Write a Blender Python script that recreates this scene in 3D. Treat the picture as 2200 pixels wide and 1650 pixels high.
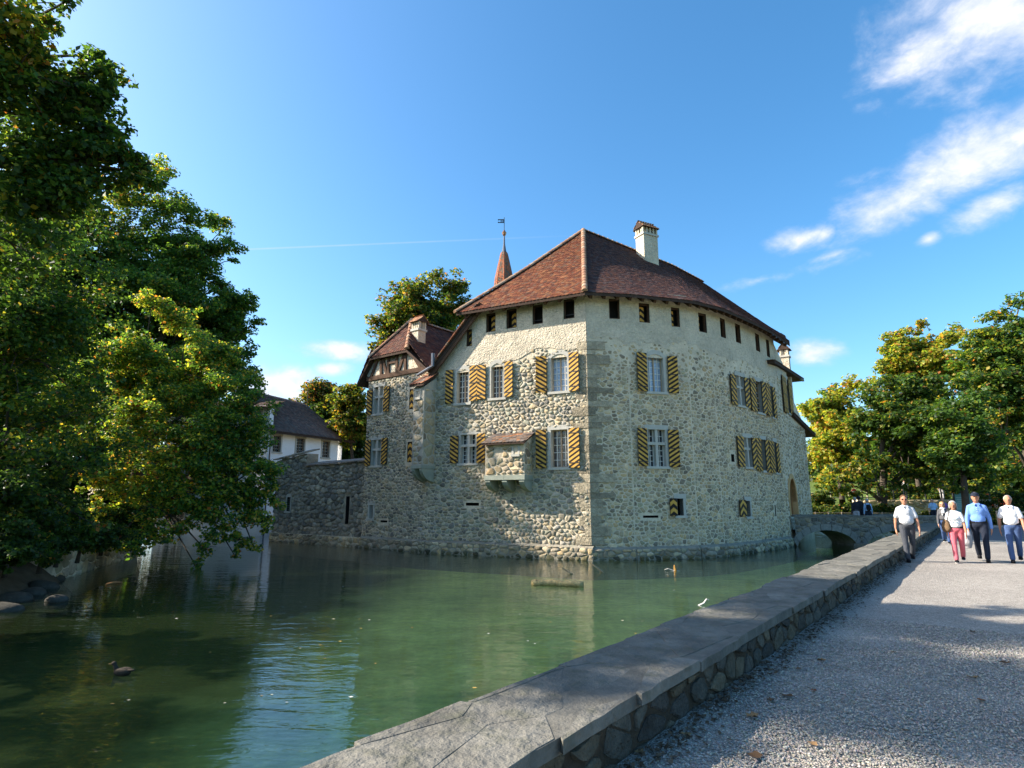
import bpy, bmesh, math, random, time
import numpy as np
from mathutils import Vector, Matrix, noise as mnoise
from mathutils.geometry import tessellate_polygon
T0 = time.time()
for o in list(bpy.data.objects): bpy.data.objects.remove(o)
SC = bpy.context.scene; COL = SC.collection
# ------------------------------------------------ camera, sky, sun, exposure
F = 1270.0; PITCH = math.radians(11.0); CP, SP = math.cos(PITCH), math.sin(PITCH); HC = 2.5
cam = bpy.data.cameras.new('camera'); camo = bpy.data.objects.new('camera', cam); COL.objects.link(camo)
cam.sensor_width = 36; cam.lens = 36 * F / 2200; cam.clip_start = .05; cam.clip_end = 6000
camo.location = (0, 0, HC); camo.rotation_euler = (math.pi / 2 + PITCH, 0, 0)
SC.camera = camo
SUN_EL = math.radians(33); SUN_DIR = Vector((-.995, .075, 0)).normalized()     # horizontal direction towards the sun
sun = bpy.data.lights.new('sun', 'SUN'); suno = bpy.data.objects.new('sun', sun); COL.objects.link(suno)
sun.energy = 5.0; sun.angle = math.radians(.55); sun.color = (1, .905, .78)
sv = Vector((SUN_DIR.x * math.cos(SUN_EL), SUN_DIR.y * math.cos(SUN_EL), math.sin(SUN_EL)))
suno.rotation_euler = sv.to_track_quat('Z', 'Y').to_euler(); suno.location = (-40, 10, 60)
W = bpy.data.worlds.new('World'); SC.world = W; W.use_nodes = True
SC.view_settings.view_transform = 'Standard'; SC.view_settings.look = 'None'
SC.view_settings.exposure = 1.35; SC.view_settings.gamma = 1; SC.view_settings.use_curve_mapping = False
SC.cycles.use_denoising = True
SC.cycles.max_bounces = 8; SC.cycles.diffuse_bounces = 3; SC.cycles.glossy_bounces = 3
SC.cycles.transparent_max_bounces = 8; SC.cycles.transmission_bounces = 4
SC.cycles.caustics_reflective = False; SC.cycles.caustics_refractive = False
SC.cycles.sample_clamp_indirect = 6

def ray(px, py):
    xc = (px - 1100) / F; yc = -(py - 825) / F
    return Vector((xc, CP - yc * SP, SP + yc * CP))
def on_z(px, py, z):
    r = ray(px, py); t = (z - HC) / r.z
    return Vector((r.x * t, r.y * t, z))
def atY(px, py, Y):
    r = ray(px, py); t = Y / r.y
    return Vector((r.x * t, Y, HC + r.z * t))

def build_world():
    nt = W.node_tree; N = nt.nodes; L = nt.links; N.clear()
    def math_(op, a, b=None, clamp=False):
        n = N.new('ShaderNodeMath'); n.operation = op; n.use_clamp = clamp
        for i, v in enumerate((a, b)):
            if v is None: continue
            if isinstance(v, (int, float)): n.inputs[i].default_value = v
            else: L.new(v, n.inputs[i])
        return n.outputs[0]
    out = N.new('ShaderNodeOutputWorld'); bg = N.new('ShaderNodeBackground')
    sky = N.new('ShaderNodeTexSky'); sky.sky_type = 'NISHITA'; sky.sun_disc = False
    sky.sun_elevation = SUN_EL; sky.sun_rotation = math.atan2(SUN_DIR.x, SUN_DIR.y)
    sky.altitude = 400; sky.air_density = 1.0; sky.dust_density = 2.2; sky.ozone_density = 3.0
    hs = N.new('ShaderNodeHueSaturation'); hs.inputs['Saturation'].default_value = 1.26
    hs.inputs['Hue'].default_value = .492
    L.new(sky.outputs[0], hs.inputs['Color'])
    bg.inputs['Strength'].default_value = .122
    tc = N.new('ShaderNodeTexCoord'); D = tc.outputs['Generated']
    # clouds: soft patches in the sky dome broken up by fractal noise, at the bearings the photograph shows
    def dot(v):
        n = N.new('ShaderNodeVectorMath'); n.operation = 'DOT_PRODUCT'; L.new(D, n.inputs[0]); n.inputs[1].default_value = v
        return n.outputs['Value']
    def noise(scale, stretch, detail, rough, dist=0):
        mp = N.new('ShaderNodeMapping'); L.new(D, mp.inputs['Vector']); mp.inputs['Scale'].default_value = stretch
        mp.inputs['Rotation'].default_value = (0, .55, 0)
        n = N.new('ShaderNodeTexNoise'); L.new(mp.outputs[0], n.inputs['Vector'])
        n.inputs['Scale'].default_value = scale; n.inputs['Detail'].default_value = detail
        n.inputs['Roughness'].default_value = rough; n.inputs['Distortion'].default_value = dist
        return n.outputs['Fac']
    nz = noise(9, (1.0, 1.0, 1.9), 9, .62, .35)
    nz2 = noise(34, (1.0, 1.0, 1.5), 6, .6, .2)
    clouds = [  # px, py, half width, half height (px), tilt deg, strength
        (2110, 40, 205, 125, 22, 1.15), (2250, 60, 190, 110, 25, .9), (2085, 345, 220, 80, 24, 1.2), (1935, 435, 125, 58, 22, 1.1),
        (2210, 285, 130, 80, 20, 1.1), (2130, 440, 110, 40, 22, .9), (1998, 512, 26, 17, 25, .8),
        (1880, 372, 70, 22, 18, .6), (1715, 512, 62, 26, 12, .95), (1770, 505, 30, 18, 40, .8), (1752, 757, 48, 24, 4, 1.0),
        (1640, 600, 150, 13, 13, .42), (1790, 548, 60, 10, 18, .42),
        (600, 822, 70, 34, 8, 1.35), (560, 850, 60, 30, 0, 1.2), (728, 752, 70, 20, -3, 1.25), (712, 792, 36, 14, 0, 1.0), (640, 850, 60, 18, 0, 1.0)]
    acc = None
    for (px, py, a, b, tilt, st) in clouds:
        c = ray(px, py).normalized()
        ex = (ray(px + 10, py - 10 * math.tan(math.radians(tilt))).normalized() - c); ex = (ex - c * ex.dot(c)).normalized()
        ey = c.cross(ex)
        ang = (ray(px + 1, py).normalized() - c).length
        cd = dot(c)
        u = math_('DIVIDE', dot(ex), a * ang); v = math_('DIVIDE', dot(ey), b * ang)
        d = math_('SQRT', math_('ADD', math_('MULTIPLY', u, u), math_('MULTIPLY', v, v)))
        m = math_('MULTIPLY', math_('SUBTRACT', 1.72, d), st)
        m = math_('MULTIPLY', m, math_('GREATER_THAN', cd, .2))
        acc = m if acc is None else math_('MAXIMUM', acc, m)
    acc = math_('MAXIMUM', acc, -.5)
    dens = math_('ADD', acc, math_('MULTIPLY', math_('SUBTRACT', nz, .53), 2.5))
    dens = math_('ADD', dens, math_('MULTIPLY', math_('SUBTRACT', nz2, .5), .9))
    mr = N.new('ShaderNodeMapRange'); mr.interpolation_type = 'SMOOTHSTEP'
    L.new(dens, mr.inputs['Value']); mr.inputs['From Min'].default_value = .12; mr.inputs['From Max'].default_value = 1.75
    mask = math_('MULTIPLY', mr.outputs[0], .9)
    # vapour trail of a plane
    c0 = ray(500, 537).normalized(); c1 = ray(1260, 505).normalized(); nn = c0.cross(c1).normalized()
    mid = (c0 + c1).normalized(); ex = nn.cross(mid).normalized(); half = abs((c1 - mid).dot(ex))
    du = math_('ABSOLUTE', dot(nn)); tr = math_('MULTIPLY', math_('SUBTRACT', 1, math_('DIVIDE', du, .0019), True), math_('ADD', .25, math_('MULTIPLY', nz2, 1.1)))
    side = dot(ex)
    en = N.new('ShaderNodeMapRange'); L.new(side, en.inputs['Value'])
    en.inputs['From Min'].default_value = half * 1.0; en.inputs['From Max'].default_value = -half * .6
    en.inputs['To Min'].default_value = 0.0; en.inputs['To Max'].default_value = .42
    if (c1 - mid).dot(ex) < 0:
        en.inputs['From Min'].default_value = -half; en.inputs['From Max'].default_value = half * .6
    tr = math_('MULTIPLY', math_('MULTIPLY', tr, en.outputs[0]), math_('GREATER_THAN', dot(mid), .8))
    tr = math_('MULTIPLY', tr, math_('LESS_THAN', math_('ABSOLUTE', side), half * 1.05))
    mask = math_('MAXIMUM', mask, tr)
    cc = N.new('ShaderNodeMixRGB'); cc.inputs[1].default_value = (2.6, 2.9, 3.6, 1); cc.inputs[2].default_value = (3.9, 3.85, 4.0, 1)
    L.new(math_('MULTIPLY', mr.outputs[0], math_('MULTIPLY', math_('ADD', math_('MULTIPLY', math_('SUBTRACT', nz2, .35), 2.2), .35), 1.0), True), cc.inputs[0])
    mx = N.new('ShaderNodeMixRGB'); L.new(mask, mx.inputs[0]); L.new(hs.outputs[0], mx.inputs[1]); L.new(cc.outputs[0], mx.inputs[2])
    L.new(mx.outputs[0], bg.inputs['Color']); L.new(bg.outputs[0], out.inputs[0])
build_world()
# ------------------------------------------------ helpers
rng = np.random.default_rng(7); R = random.Random(11)
BASE = {}
def tag(o, label=None, cat=None, group=None, kind=None):
    if label: o['label'] = label
    if cat: o['category'] = cat
    if group: o['group'] = group
    if kind: o['kind'] = kind
    return o
def thing(name, loc, label, cat, group=None):
    o = bpy.data.objects.new(name, None); COL.objects.link(o); o.location = loc; o.empty_display_size = .3
    BASE[o.name] = Vector(loc); return tag(o, label, cat, group)
def base_of(o):
    while o is not None:
        if o.name in BASE: return BASE[o.name]
        o = o.parent
    return Vector((0, 0, 0))
def link(name, me, parent=None):
    o = bpy.data.objects.new(name, me); COL.objects.link(o)
    if parent is not None: o.parent = parent
    return o
def mk(name, V, Fs, mats, parent=None, midx=None, col=None, smooth=False, kind=None):
    """one mesh object from world-space vertices; parent shifts them to the thing's base"""
    me = bpy.data.meshes.new(name); b = base_of(parent)
    me.from_pydata([(v[0] - b.x, v[1] - b.y, v[2] - b.z) for v in V], [], Fs)
    for m in (mats if isinstance(mats, (list, tuple)) else [mats]): me.materials.append(m)
    if midx is not None: me.polygons.foreach_set('material_index', midx)
    if col is not None:
        a = me.color_attributes.new('col', 'FLOAT_COLOR', 'POINT')
        c = np.ones((len(V), 4), 'f'); c[:, :3] = np.asarray(col, 'f'); a.data.foreach_set('color', c.ravel())
    if smooth: me.polygons.foreach_set('use_smooth', [True] * len(me.polygons))
    me.update(); o = link(name, me, parent)
    if kind: o['kind'] = kind
    return o
def mk_np(name, V, Fq, mat, parent=None, col=None, kind=None, smooth=False):
    V = np.asarray(V, 'f'); b = base_of(parent); V = V - np.array(b[:], 'f'); Fq = np.asarray(Fq, 'i'); k = Fq.shape[1]
    me = bpy.data.meshes.new(name); me.vertices.add(len(V)); me.vertices.foreach_set('co', V.ravel())
    me.loops.add(Fq.size); me.loops.foreach_set('vertex_index', Fq.ravel())
    me.polygons.add(len(Fq)); me.polygons.foreach_set('loop_start', np.arange(0, Fq.size, k, dtype='i'))
    me.polygons.foreach_set('loop_total', np.full(len(Fq), k, 'i'))
    me.materials.append(mat); me.update(calc_edges=True)
    if col is not None:
        a = me.color_attributes.new('col', 'FLOAT_COLOR', 'POINT')
        c = np.ones((len(V), 4), 'f'); c[:, :3] = col; a.data.foreach_set('color', c.ravel())
    if smooth: me.polygons.foreach_set('use_smooth', np.ones(len(Fq), bool))
    o = link(name, me, parent)
    if kind: o['kind'] = kind
    return o
class Acc:
    """collects shapes into one mesh"""
    def __init__(s): s.V = []; s.F = []; s.C = []; s.M = []
    def add(s, V, Fs, col=(1, 1, 1), m=0):
        n = len(s.V); s.V += [tuple(v) for v in V]; s.F += [tuple(i + n for i in f) for f in Fs]
        s.C += [col] * len(V); s.M += [m] * len(Fs); return s
    def box(s, c, ax, ay, az, col=(1, 1, 1), m=0):
        """centre and three half-axis vectors"""
        c = Vector(c); ax, ay, az = Vector(ax), Vector(ay), Vector(az)
        V = [c + i * ax + j * ay + k * az for k in (-1, 1) for j in (-1, 1) for i in (-1, 1)]
        return s.add(V, [(0, 2, 3, 1), (4, 5, 7, 6), (0, 1, 5, 4), (2, 6, 7, 3), (1, 3, 7, 5), (0, 4, 6, 2)], col, m)
    def bar(s, p, q, w, h, up=(0, 0, 1), col=(1, 1, 1), m=0):
        p, q = Vector(p), Vector(q); d = q - p; L = d.length
        if L < 1e-5: return s
        d /= L; u = Vector(up); x = d.cross(u)
        if x.length < 1e-3: x = d.cross(Vector((1, 0, 0)))
        x.normalize(); z = x.cross(d)
        return s.box((p + q) / 2, x * w / 2, d * L / 2, z * h / 2, col, m)
    def tube(s, pts, rad, n=6, col=(1, 1, 1), m=0, cap=True):
        pts = [Vector(p) for p in pts]; k = len(pts); V = []; Fs = []
        t0 = (pts[1] - pts[0]).normalized(); x = t0.orthogonal().normalized()
        for i in range(k):
            t = (pts[min(i + 1, k - 1)] - pts[max(i - 1, 0)]).normalized()
            x = (x - t * x.dot(t)); x = x.normalized() if x.length > 1e-6 else t.orthogonal().normalized()
            y = t.cross(x); r = rad[i] if isinstance(rad, (list, tuple)) else rad
            for j in range(n):
                a = 2 * math.pi * j / n; V.append(pts[i] + x * (r * math.cos(a)) + y * (r * math.sin(a)))
        for i in range(k - 1):
            for j in range(n):
                a = i * n + j; b = i * n + (j + 1) % n; Fs.append((a, b, b + n, a + n))
        if cap: Fs.append(tuple(range(n - 1, -1, -1))); Fs.append(tuple(range((k - 1) * n, k * n)))
        return s.add(V, Fs, col, m)
    def lathe(s, c, prof, n=10, col=(1, 1, 1), m=0):
        """prof: (radius, z) pairs round a vertical axis through c"""
        c = Vector(c); V = []; Fs = []
        for r, z in prof:
            for j in range(n):
                a = 2 * math.pi * j / n; V.append(c + Vector((r * math.cos(a), r * math.sin(a), z)))
        for i in range(len(prof) - 1):
            for j in range(n):
                a = i * n + j; b = i * n + (j + 1) % n; Fs.append((a, b, b + n, a + n))
        Fs.append(tuple(range(n - 1, -1, -1))); Fs.append(tuple(range((len(prof) - 1) * n, len(prof) * n)))
        return s.add(V, Fs, col, m)
    def ell(s, c, r, n=10, k=7, rot=None, col=(1, 1, 1), m=0):
        c = Vector(c); V = []; Fs = []
        for i in range(k + 1):
            th = math.pi * i / k
            for j in range(n):
                a = 2 * math.pi * j / n
                v = Vector((r[0] * math.sin(th) * math.cos(a), r[1] * math.sin(th) * math.sin(a), r[2] * math.cos(th)))
                V.append(c + (rot @ v if rot else v))
        for i in range(k):
            for j in range(n):
                a = i * n + j; b = i * n + (j + 1) % n; Fs.append((a, a + n, b + n, b))
        return s.add(V, Fs, col, m)
    def prism(s, poly, off, col=(1, 1, 1), m=0):
        """polygon (3-D points) extruded by the vector off"""
        n = len(poly); off = Vector(off); P = [Vector(p) for p in poly]
        V = P + [p + off for p in P]
        Fs = [tuple(range(n - 1, -1, -1)), tuple(range(n, 2 * n))] + [(i, (i + 1) % n, (i + 1) % n + n, i + n) for i in range(n)]
        return s.add(V, Fs, col, m)
    def build(s, name, mats, parent=None, smooth=False, kind=None, color=False):
        return mk(name, s.V, s.F, mats, parent, s.M, s.C if color else None, smooth, kind)

# ------------------------------------------------ materials
def mat(name, col=(.5, .5, .5), rough=.85, attr=False, var=None, bump=None, spec=.12, metal=0, var2=None, voro=None, trans=0, leaf=False):
    m = bpy.data.materials.new(name); m.use_nodes = True; nt = m.node_tree; N = nt.nodes; L = nt.links
    b = N['Principled BSDF']; b.inputs['Roughness'].default_value = rough
    b.inputs['Specular IOR Level'].default_value = spec; b.inputs['Metallic'].default_value = metal
    geo = N.new('ShaderNodeNewGeometry'); P = geo.outputs['Position']
    if attr:
        a = N.new('ShaderNodeAttribute'); a.attribute_name = 'col'; c = a.outputs['Color']
    else:
        r = N.new('ShaderNodeRGB'); r.outputs[0].default_value = (*col, 1); c = r.outputs[0]
    for vv in (var, var2):
        if not vv: continue
        sc, amt = vv[0], vv[1]
        n = N.new('ShaderNodeTexNoise'); L.new(P, n.inputs['Vector']); n.inputs['Scale'].default_value = sc
        n.inputs['Detail'].default_value = 6; n.inputs['Roughness'].default_value = .65
        mr = N.new('ShaderNodeMapRange'); L.new(n.outputs['Fac'], mr.inputs['Value'])
        mr.inputs['From Min'].default_value = .28; mr.inputs['From Max'].default_value = .72
        mr.inputs['To Min'].default_value = 1 - amt; mr.inputs['To Max'].default_value = 1 + amt
        if len(vv) > 2:   # second colour mixed in by the noise
            mx = N.new('ShaderNodeMixRGB'); L.new(c, mx.inputs[1]); mx.inputs[2].default_value = (*vv[2], 1)
            mr.inputs['From Min'].default_value = .5; mr.inputs['From Max'].default_value = .66
            mr.inputs['To Min'].default_value = 0; mr.inputs['To Max'].default_value = amt
            L.new(mr.outputs[0], mx.inputs[0]); c = mx.outputs[0]
        else:
            mx = N.new('ShaderNodeVectorMath'); mx.operation = 'SCALE'; L.new(c, mx.inputs[0]); L.new(mr.outputs[0], mx.inputs['Scale'])
            c = mx.outputs[0]
    if voro:   # small grains: (scale, amount)
        v = N.new('ShaderNodeTexVoronoi'); L.new(P, v.inputs['Vector']); v.inputs['Scale'].default_value = voro[0]
        sp = N.new('ShaderNodeSeparateColor'); L.new(v.outputs['Color'], sp.inputs[0])
        mr = N.new('ShaderNodeMapRange'); L.new(sp.outputs[0], mr.inputs['Value'])
        mr.inputs['To Min'].default_value = 1 - voro[1]; mr.inputs['To Max'].default_value = 1 + voro[1]
        mx = N.new('ShaderNodeVectorMath'); mx.operation = 'SCALE'; L.new(c, mx.inputs[0]); L.new(mr.outputs[0], mx.inputs['Scale']); c = mx.outputs[0]
    L.new(c, b.inputs['Base Color'])
    nrm = None
    for bb in (bump if isinstance(bump, list) else [bump] if bump else []):   # (scale, distance[, kind[, stretch]])
        tx = N.new('ShaderNodeTexVoronoi' if len(bb) > 2 and bb[2] == 'v' else 'ShaderNodeTexNoise')
        if len(bb) > 3:
            mp = N.new('ShaderNodeMapping'); L.new(P, mp.inputs['Vector']); mp.inputs['Scale'].default_value = bb[3]; L.new(mp.outputs[0], tx.inputs['Vector'])
        else: L.new(P, tx.inputs['Vector'])
        tx.inputs['Scale'].default_value = bb[0]
        if 'Detail' in tx.inputs and tx.bl_idname == 'ShaderNodeTexNoise': tx.inputs['Detail'].default_value = 5
        bu = N.new('ShaderNodeBump'); bu.inputs['Strength'].default_value = 1; bu.inputs['Distance'].default_value = bb[1]
        L.new(tx.outputs[0], bu.inputs['Height'])
        if nrm: L.new(nrm, bu.inputs['Normal'])
        nrm = bu.outputs[0]
    if nrm: L.new(nrm, b.inputs['Normal'])
    if leaf:
        tr = N.new('ShaderNodeBsdfTranslucent'); sc = N.new('ShaderNodeVectorMath'); sc.operation = 'MULTIPLY'
        L.new(c, sc.inputs[0]); sc.inputs[1].default_value = (2.1, 2.0, 1.0); L.new(sc.outputs[0], tr.inputs['Color'])
        ms = N.new('ShaderNodeMixShader'); ms.inputs[0].default_value = trans
        L.new(b.outputs[0], ms.inputs[1]); L.new(tr.outputs[0], ms.inputs[2]); L.new(ms.outputs[0], N['Material Output'].inputs['Surface'])
    return m
M = {}
M['plaster'] = mat('plaster', (.61, .53, .40), .9, var=(1.1, .2), var2=(9, .18), bump=[(2.2, .06), (8, .05), (16, .045), (55, .015)])
M['mortar'] = mat('mortar', (.62, .53, .39), .95, var=(1.5, .18), var2=(14, .15), bump=[(10, .03), (45, .012)])
M['stone'] = mat('stone', attr=True, rough=.88, var=(7, .25), var2=(40, .18), bump=[(16, .02), (70, .006)])
M['ashlar'] = mat('ashlar', (.40, .375, .31), .9, var=(3, .2), var2=(30, .12), bump=[(12, .015), (60, .006)])
M['frame_stone'] = mat('frame_stone', (.46, .44, .38), .85, var=(3, .1), var2=(25, .07), bump=(40, .004))
M['greenstone'] = mat('greenstone', (.30, .32, .26), .85, var=(4, .15), bump=(30, .006))
M['tile'] = mat('tile', attr=True, rough=.85, var=(5, .3), var2=(60, .15), bump=(60, .004))
M['roof_under'] = mat('roof_under', (.06, .04, .03), .9, var=(6, .3), bump=(20, .01))
M['wood'] = mat('wood', (.085, .05, .032), .8, var=(8, .3), bump=(40, .006, 'n', (1, 1, .15)))
M['yellow'] = mat('shutter_yellow', (.60, .335, .07), .65, var=(2.2, .22), var2=(30, .15), bump=(50, .002))
M['black'] = mat('shutter_black', (.028, .022, .018), .6, var=(5, .2))
M['iron'] = mat('iron', (.025, .022, .02), .55, spec=.4)
M['white'] = mat('white_paint', (.72, .70, .64), .5)
M['casement'] = mat('casement', (.42, .32, .22), .55)
M['quoin'] = mat('quoin', attr=True, rough=.92, var=(5, .35), var2=(26, .3), bump=[(9, .06), (28, .03), (70, .01)])
M['rough_stone'] = mat('rough_stone', attr=True, rough=.92, var=(6, .35), var2=(30, .25), bump=[(9, .04), (28, .022), (80, .008)])
M['brown_paint'] = mat('brown_paint', (.30, .14, .05), .85, spec=.08)
M['dark'] = mat('dark_interior', (.02, .018, .016), .9)
M['glass'] = mat('window_glass', (.035, .04, .048), .06, spec=.8, var=(3, .5), bump=(4, .02))
M['curtain'] = mat('blue_reflection_glass', (.32, .40, .52), .12, spec=.7, var=(16, .35), bump=(6, .004))  # bluish reflection and pale pattern painted into the pane colour
M['lead'] = mat('lead_sheet', (.12, .13, .15), .45, metal=.6)
M['copper'] = mat('copper', (.35, .19, .12), .35, metal=.9)
M['white_wall'] = mat('white_wall', (.86, .86, .85), .9, var=(1.2, .05), var2=(10, .04), bump=(9, .01))
M['bark'] = mat('bark', (.075, .06, .045), .95, var=(4, .3), bump=[(10, .03, 'n', (1, 1, .25)), (40, .01)])
M['leaf'] = mat('leaf', attr=True, rough=.5, spec=.3, leaf=True, trans=.5)
M['gravel'] = mat('gravel', (.33, .30, .26), .95, var=(.45, .2), var2=(8, .14), voro=(80, .4), bump=[(60, .02, 'v'), (14, .012)])
M['pebble'] = mat('pebble', attr=True, rough=.85, var=(60, .15))
M['slab'] = mat('slab', attr=True, rough=.8, spec=.12, var=(2.2, .4), var2=(5, .6, (.085, .088, .06)), bump=[(2.5, .035), (9, .03), (30, .012), (80, .005)])
M['earth'] = mat('earth', (.12, .09, .06), .95, var=(3, .3), bump=[(5, .05), (25, .02)])
M['grass'] = mat('grass', (.10, .14, .03), .95, var=(2, .3), var2=(.3, .25), bump=[(20, .05)])
M['asphalt'] = mat('asphalt', (.13, .13, .135), .9, var=(2, .12), voro=(120, .2), bump=(90, .006))
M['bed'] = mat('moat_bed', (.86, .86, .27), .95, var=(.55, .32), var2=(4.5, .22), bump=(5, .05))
def bed_shade(m):
    # bed colour darkened towards the left bank, painting in the trees' shade
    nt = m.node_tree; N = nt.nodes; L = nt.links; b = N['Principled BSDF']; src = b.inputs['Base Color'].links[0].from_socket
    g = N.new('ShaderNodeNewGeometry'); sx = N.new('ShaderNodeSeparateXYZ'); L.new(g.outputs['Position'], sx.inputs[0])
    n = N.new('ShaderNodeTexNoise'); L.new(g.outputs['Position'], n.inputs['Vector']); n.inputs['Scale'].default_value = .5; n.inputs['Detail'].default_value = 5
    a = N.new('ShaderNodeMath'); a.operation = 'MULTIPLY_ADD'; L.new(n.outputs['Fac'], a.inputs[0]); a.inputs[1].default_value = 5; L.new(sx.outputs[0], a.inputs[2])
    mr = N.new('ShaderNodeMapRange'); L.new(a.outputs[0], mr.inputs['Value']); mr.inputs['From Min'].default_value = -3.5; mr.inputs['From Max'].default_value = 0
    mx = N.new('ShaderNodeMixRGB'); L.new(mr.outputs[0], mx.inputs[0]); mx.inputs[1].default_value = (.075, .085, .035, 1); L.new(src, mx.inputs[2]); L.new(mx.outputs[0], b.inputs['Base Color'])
bed_shade(M['bed'])
M['moss'] = mat('moss', (.05, .065, .02), .95, var=(8, .3), bump=(30, .02))
def flat(name, col, rough=.7, **k): return mat(name, col, rough, **k)

def water_mat():
    m = bpy.data.materials.new('water'); m.use_nodes = True; nt = m.node_tree; N = nt.nodes; L = nt.links
    N.remove(N['Principled BSDF']); out = N['Material Output']
    geo = N.new('ShaderNodeNewGeometry')
    def nz(scale, stretch, detail=2, dist=0.0):
        mp = N.new('ShaderNodeMapping'); L.new(geo.outputs['Position'], mp.inputs['Vector']); mp.inputs['Scale'].default_value = stretch
        mp.inputs['Rotation'].default_value = (0, 0, .12)
        n = N.new('ShaderNodeTexNoise'); L.new(mp.outputs[0], n.inputs['Vector']); n.inputs['Scale'].default_value = scale
        n.inputs['Detail'].default_value = detail; n.inputs['Roughness'].default_value = .5; n.inputs['Distortion'].default_value = dist
        return n.outputs['Fac']
    b1 = N.new('ShaderNodeBump'); b1.inputs['Distance'].default_value = .014; L.new(nz(1.5, (.55, 1.7, 1), 2, .6), b1.inputs['Height'])
    b2 = N.new('ShaderNodeBump'); b2.inputs['Distance'].default_value = .005; L.new(nz(6.5, (.6, 1.6, 1), 2, .4), b2.inputs['Height']); L.new(b1.outputs[0], b2.inputs['Normal'])
    nrm = b2.outputs[0]
    fr = N.new('ShaderNodeFresnel'); fr.inputs['IOR'].default_value = 1.38; L.new(nrm, fr.inputs['Normal'])
    gl = N.new('ShaderNodeBsdfGlossy'); gl.inputs['Roughness'].default_value = .015; gl.inputs['Color'].default_value = (.95, .97, 1, 1); L.new(nrm, gl.inputs['Normal'])
    tp = N.new('ShaderNodeBsdfTransparent'); tp.inputs['Color'].default_value = (.92, .97, .82, 1)
    df = N.new('ShaderNodeBsdfDiffuse'); df.inputs['Color'].default_value = (.12, .19, .07, 1)
    m1 = N.new('ShaderNodeMixShader'); m1.inputs[0].default_value = .07; L.new(tp.outputs[0], m1.inputs[1]); L.new(df.outputs[0], m1.inputs[2])
    m2 = N.new('ShaderNodeMixShader'); L.new(fr.outputs[0], m2.inputs[0]); L.new(m1.outputs[0], m2.inputs[1]); L.new(gl.outputs[0], m2.inputs[2])
    L.new(m2.outputs[0], out.inputs['Surface'])
    return m
M['water'] = water_mat()
# ------------------------------------------------ ground, water, path
WD = Vector((.618, .786, 0)).normalized(); WN = Vector((-WD.y, WD.x, 0))     # moat wall direction and its left normal
WR, WL, WTOP, PATHZ = 2.0, 2.77, 1.216, .85
def wl(L, s, z=0): return WN * L + WD * s + Vector((0, 0, z))
hole = [wl(2.4, -18), wl(2.4, 41.0), Vector((24.9, 36.2, 0)), Vector((27, 38.6, 0)), Vector((26.6, 40.0, 0)), Vector((20.2, 41.2, 0)), Vector((16, 52, 0)), Vector((6, 60, 0)), Vector((-5, 62, 0)), Vector((-12, 56, 0)),
        Vector((-24, 50, 0)), Vector((-40, 44, 0)), Vector((-40, 33, 0)), Vector((-22, 30.6, 0)), Vector((-18.2, 29.2, 0)), Vector((-17.0, 27.6, 0)), Vector((-16.0, 24.5, 0)), Vector((-14.7, 19.6, 0)), Vector((-13.2, 15.4, 0)), Vector((-12.6, 10, 0)), Vector((-13.5, 2, 0)), Vector((-16, -14, 0))]
hole = [Vector((h.x, h.y, PATHZ - .06)) for h in hole]
S_ = 2500
outer = [Vector((-S_, -S_, PATHZ - .06)), Vector((S_, -S_, PATHZ - .06)), Vector((S_, S_, PATHZ - .06)), Vector((-S_, S_, PATHZ - .06))]
def poly_holes(outer, holes):
    P = [outer] + holes; V = [v for l in P for v in l]
    return V, [tuple(t) for t in tessellate_polygon(P)]
V, Fs = poly_holes(outer, [hole])
tag(mk('ground', V, Fs, M['grass']), kind='structure')
def sheet(name, pts, z, m):
    return tag(mk(name, [Vector((p[0], p[1], z)) for p in pts], [tuple(range(len(pts)))], m), kind='structure')
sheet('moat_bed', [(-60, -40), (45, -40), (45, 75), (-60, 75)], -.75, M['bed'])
sheet('water', [(-60, -40), (45, -40), (45, 75), (-60, 75)], 0, M['water'])
# gravel path: in front of the low wall, then a strip of asphalt beyond
a0, a1 = wl(2.2, -16), wl(2.2, 30.6); k1 = a1 + Vector((30, 2.5, 0))
gx = 90; gy = 60; gp = []; 
def path_pt(i, j):
    s = -16 + 46.6 * i / gx; t = j / gy; q = wl(2.2, s); e = q + WN * -22
    p = q.lerp(e, t); p.z = PATHZ + .018 * mnoise.noise(p * .7) + .01 * mnoise.noise(p * 2.3); return p
V = [path_pt(i, j) for i in range(gx + 1) for j in range(gy + 1)]
Fs = [(i * (gy + 1) + j, i * (gy + 1) + j + 1, (i + 1) * (gy + 1) + j + 1, (i + 1) * (gy + 1) + j)[::-1] for i in range(gx) for j in range(gy)]
tag(mk('gravel_path', V, Fs, M['gravel'], smooth=True), kind='structure')
r0, r1 = wl(2.2, 30.4), wl(2.2, 52)
sheet('road', [r0, r0 + WN * -30, r1 + WN * -30, r1 + WD * 0], PATHZ - .035, M['asphalt'])
A = Acc(); A.bar(wl(1.75, 30.5, PATHZ - .02), wl(-20, 30.5, PATHZ - .02), .16, .12)
k = A.build('kerb', M['frame_stone']); tag(k, kind='structure')
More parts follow.
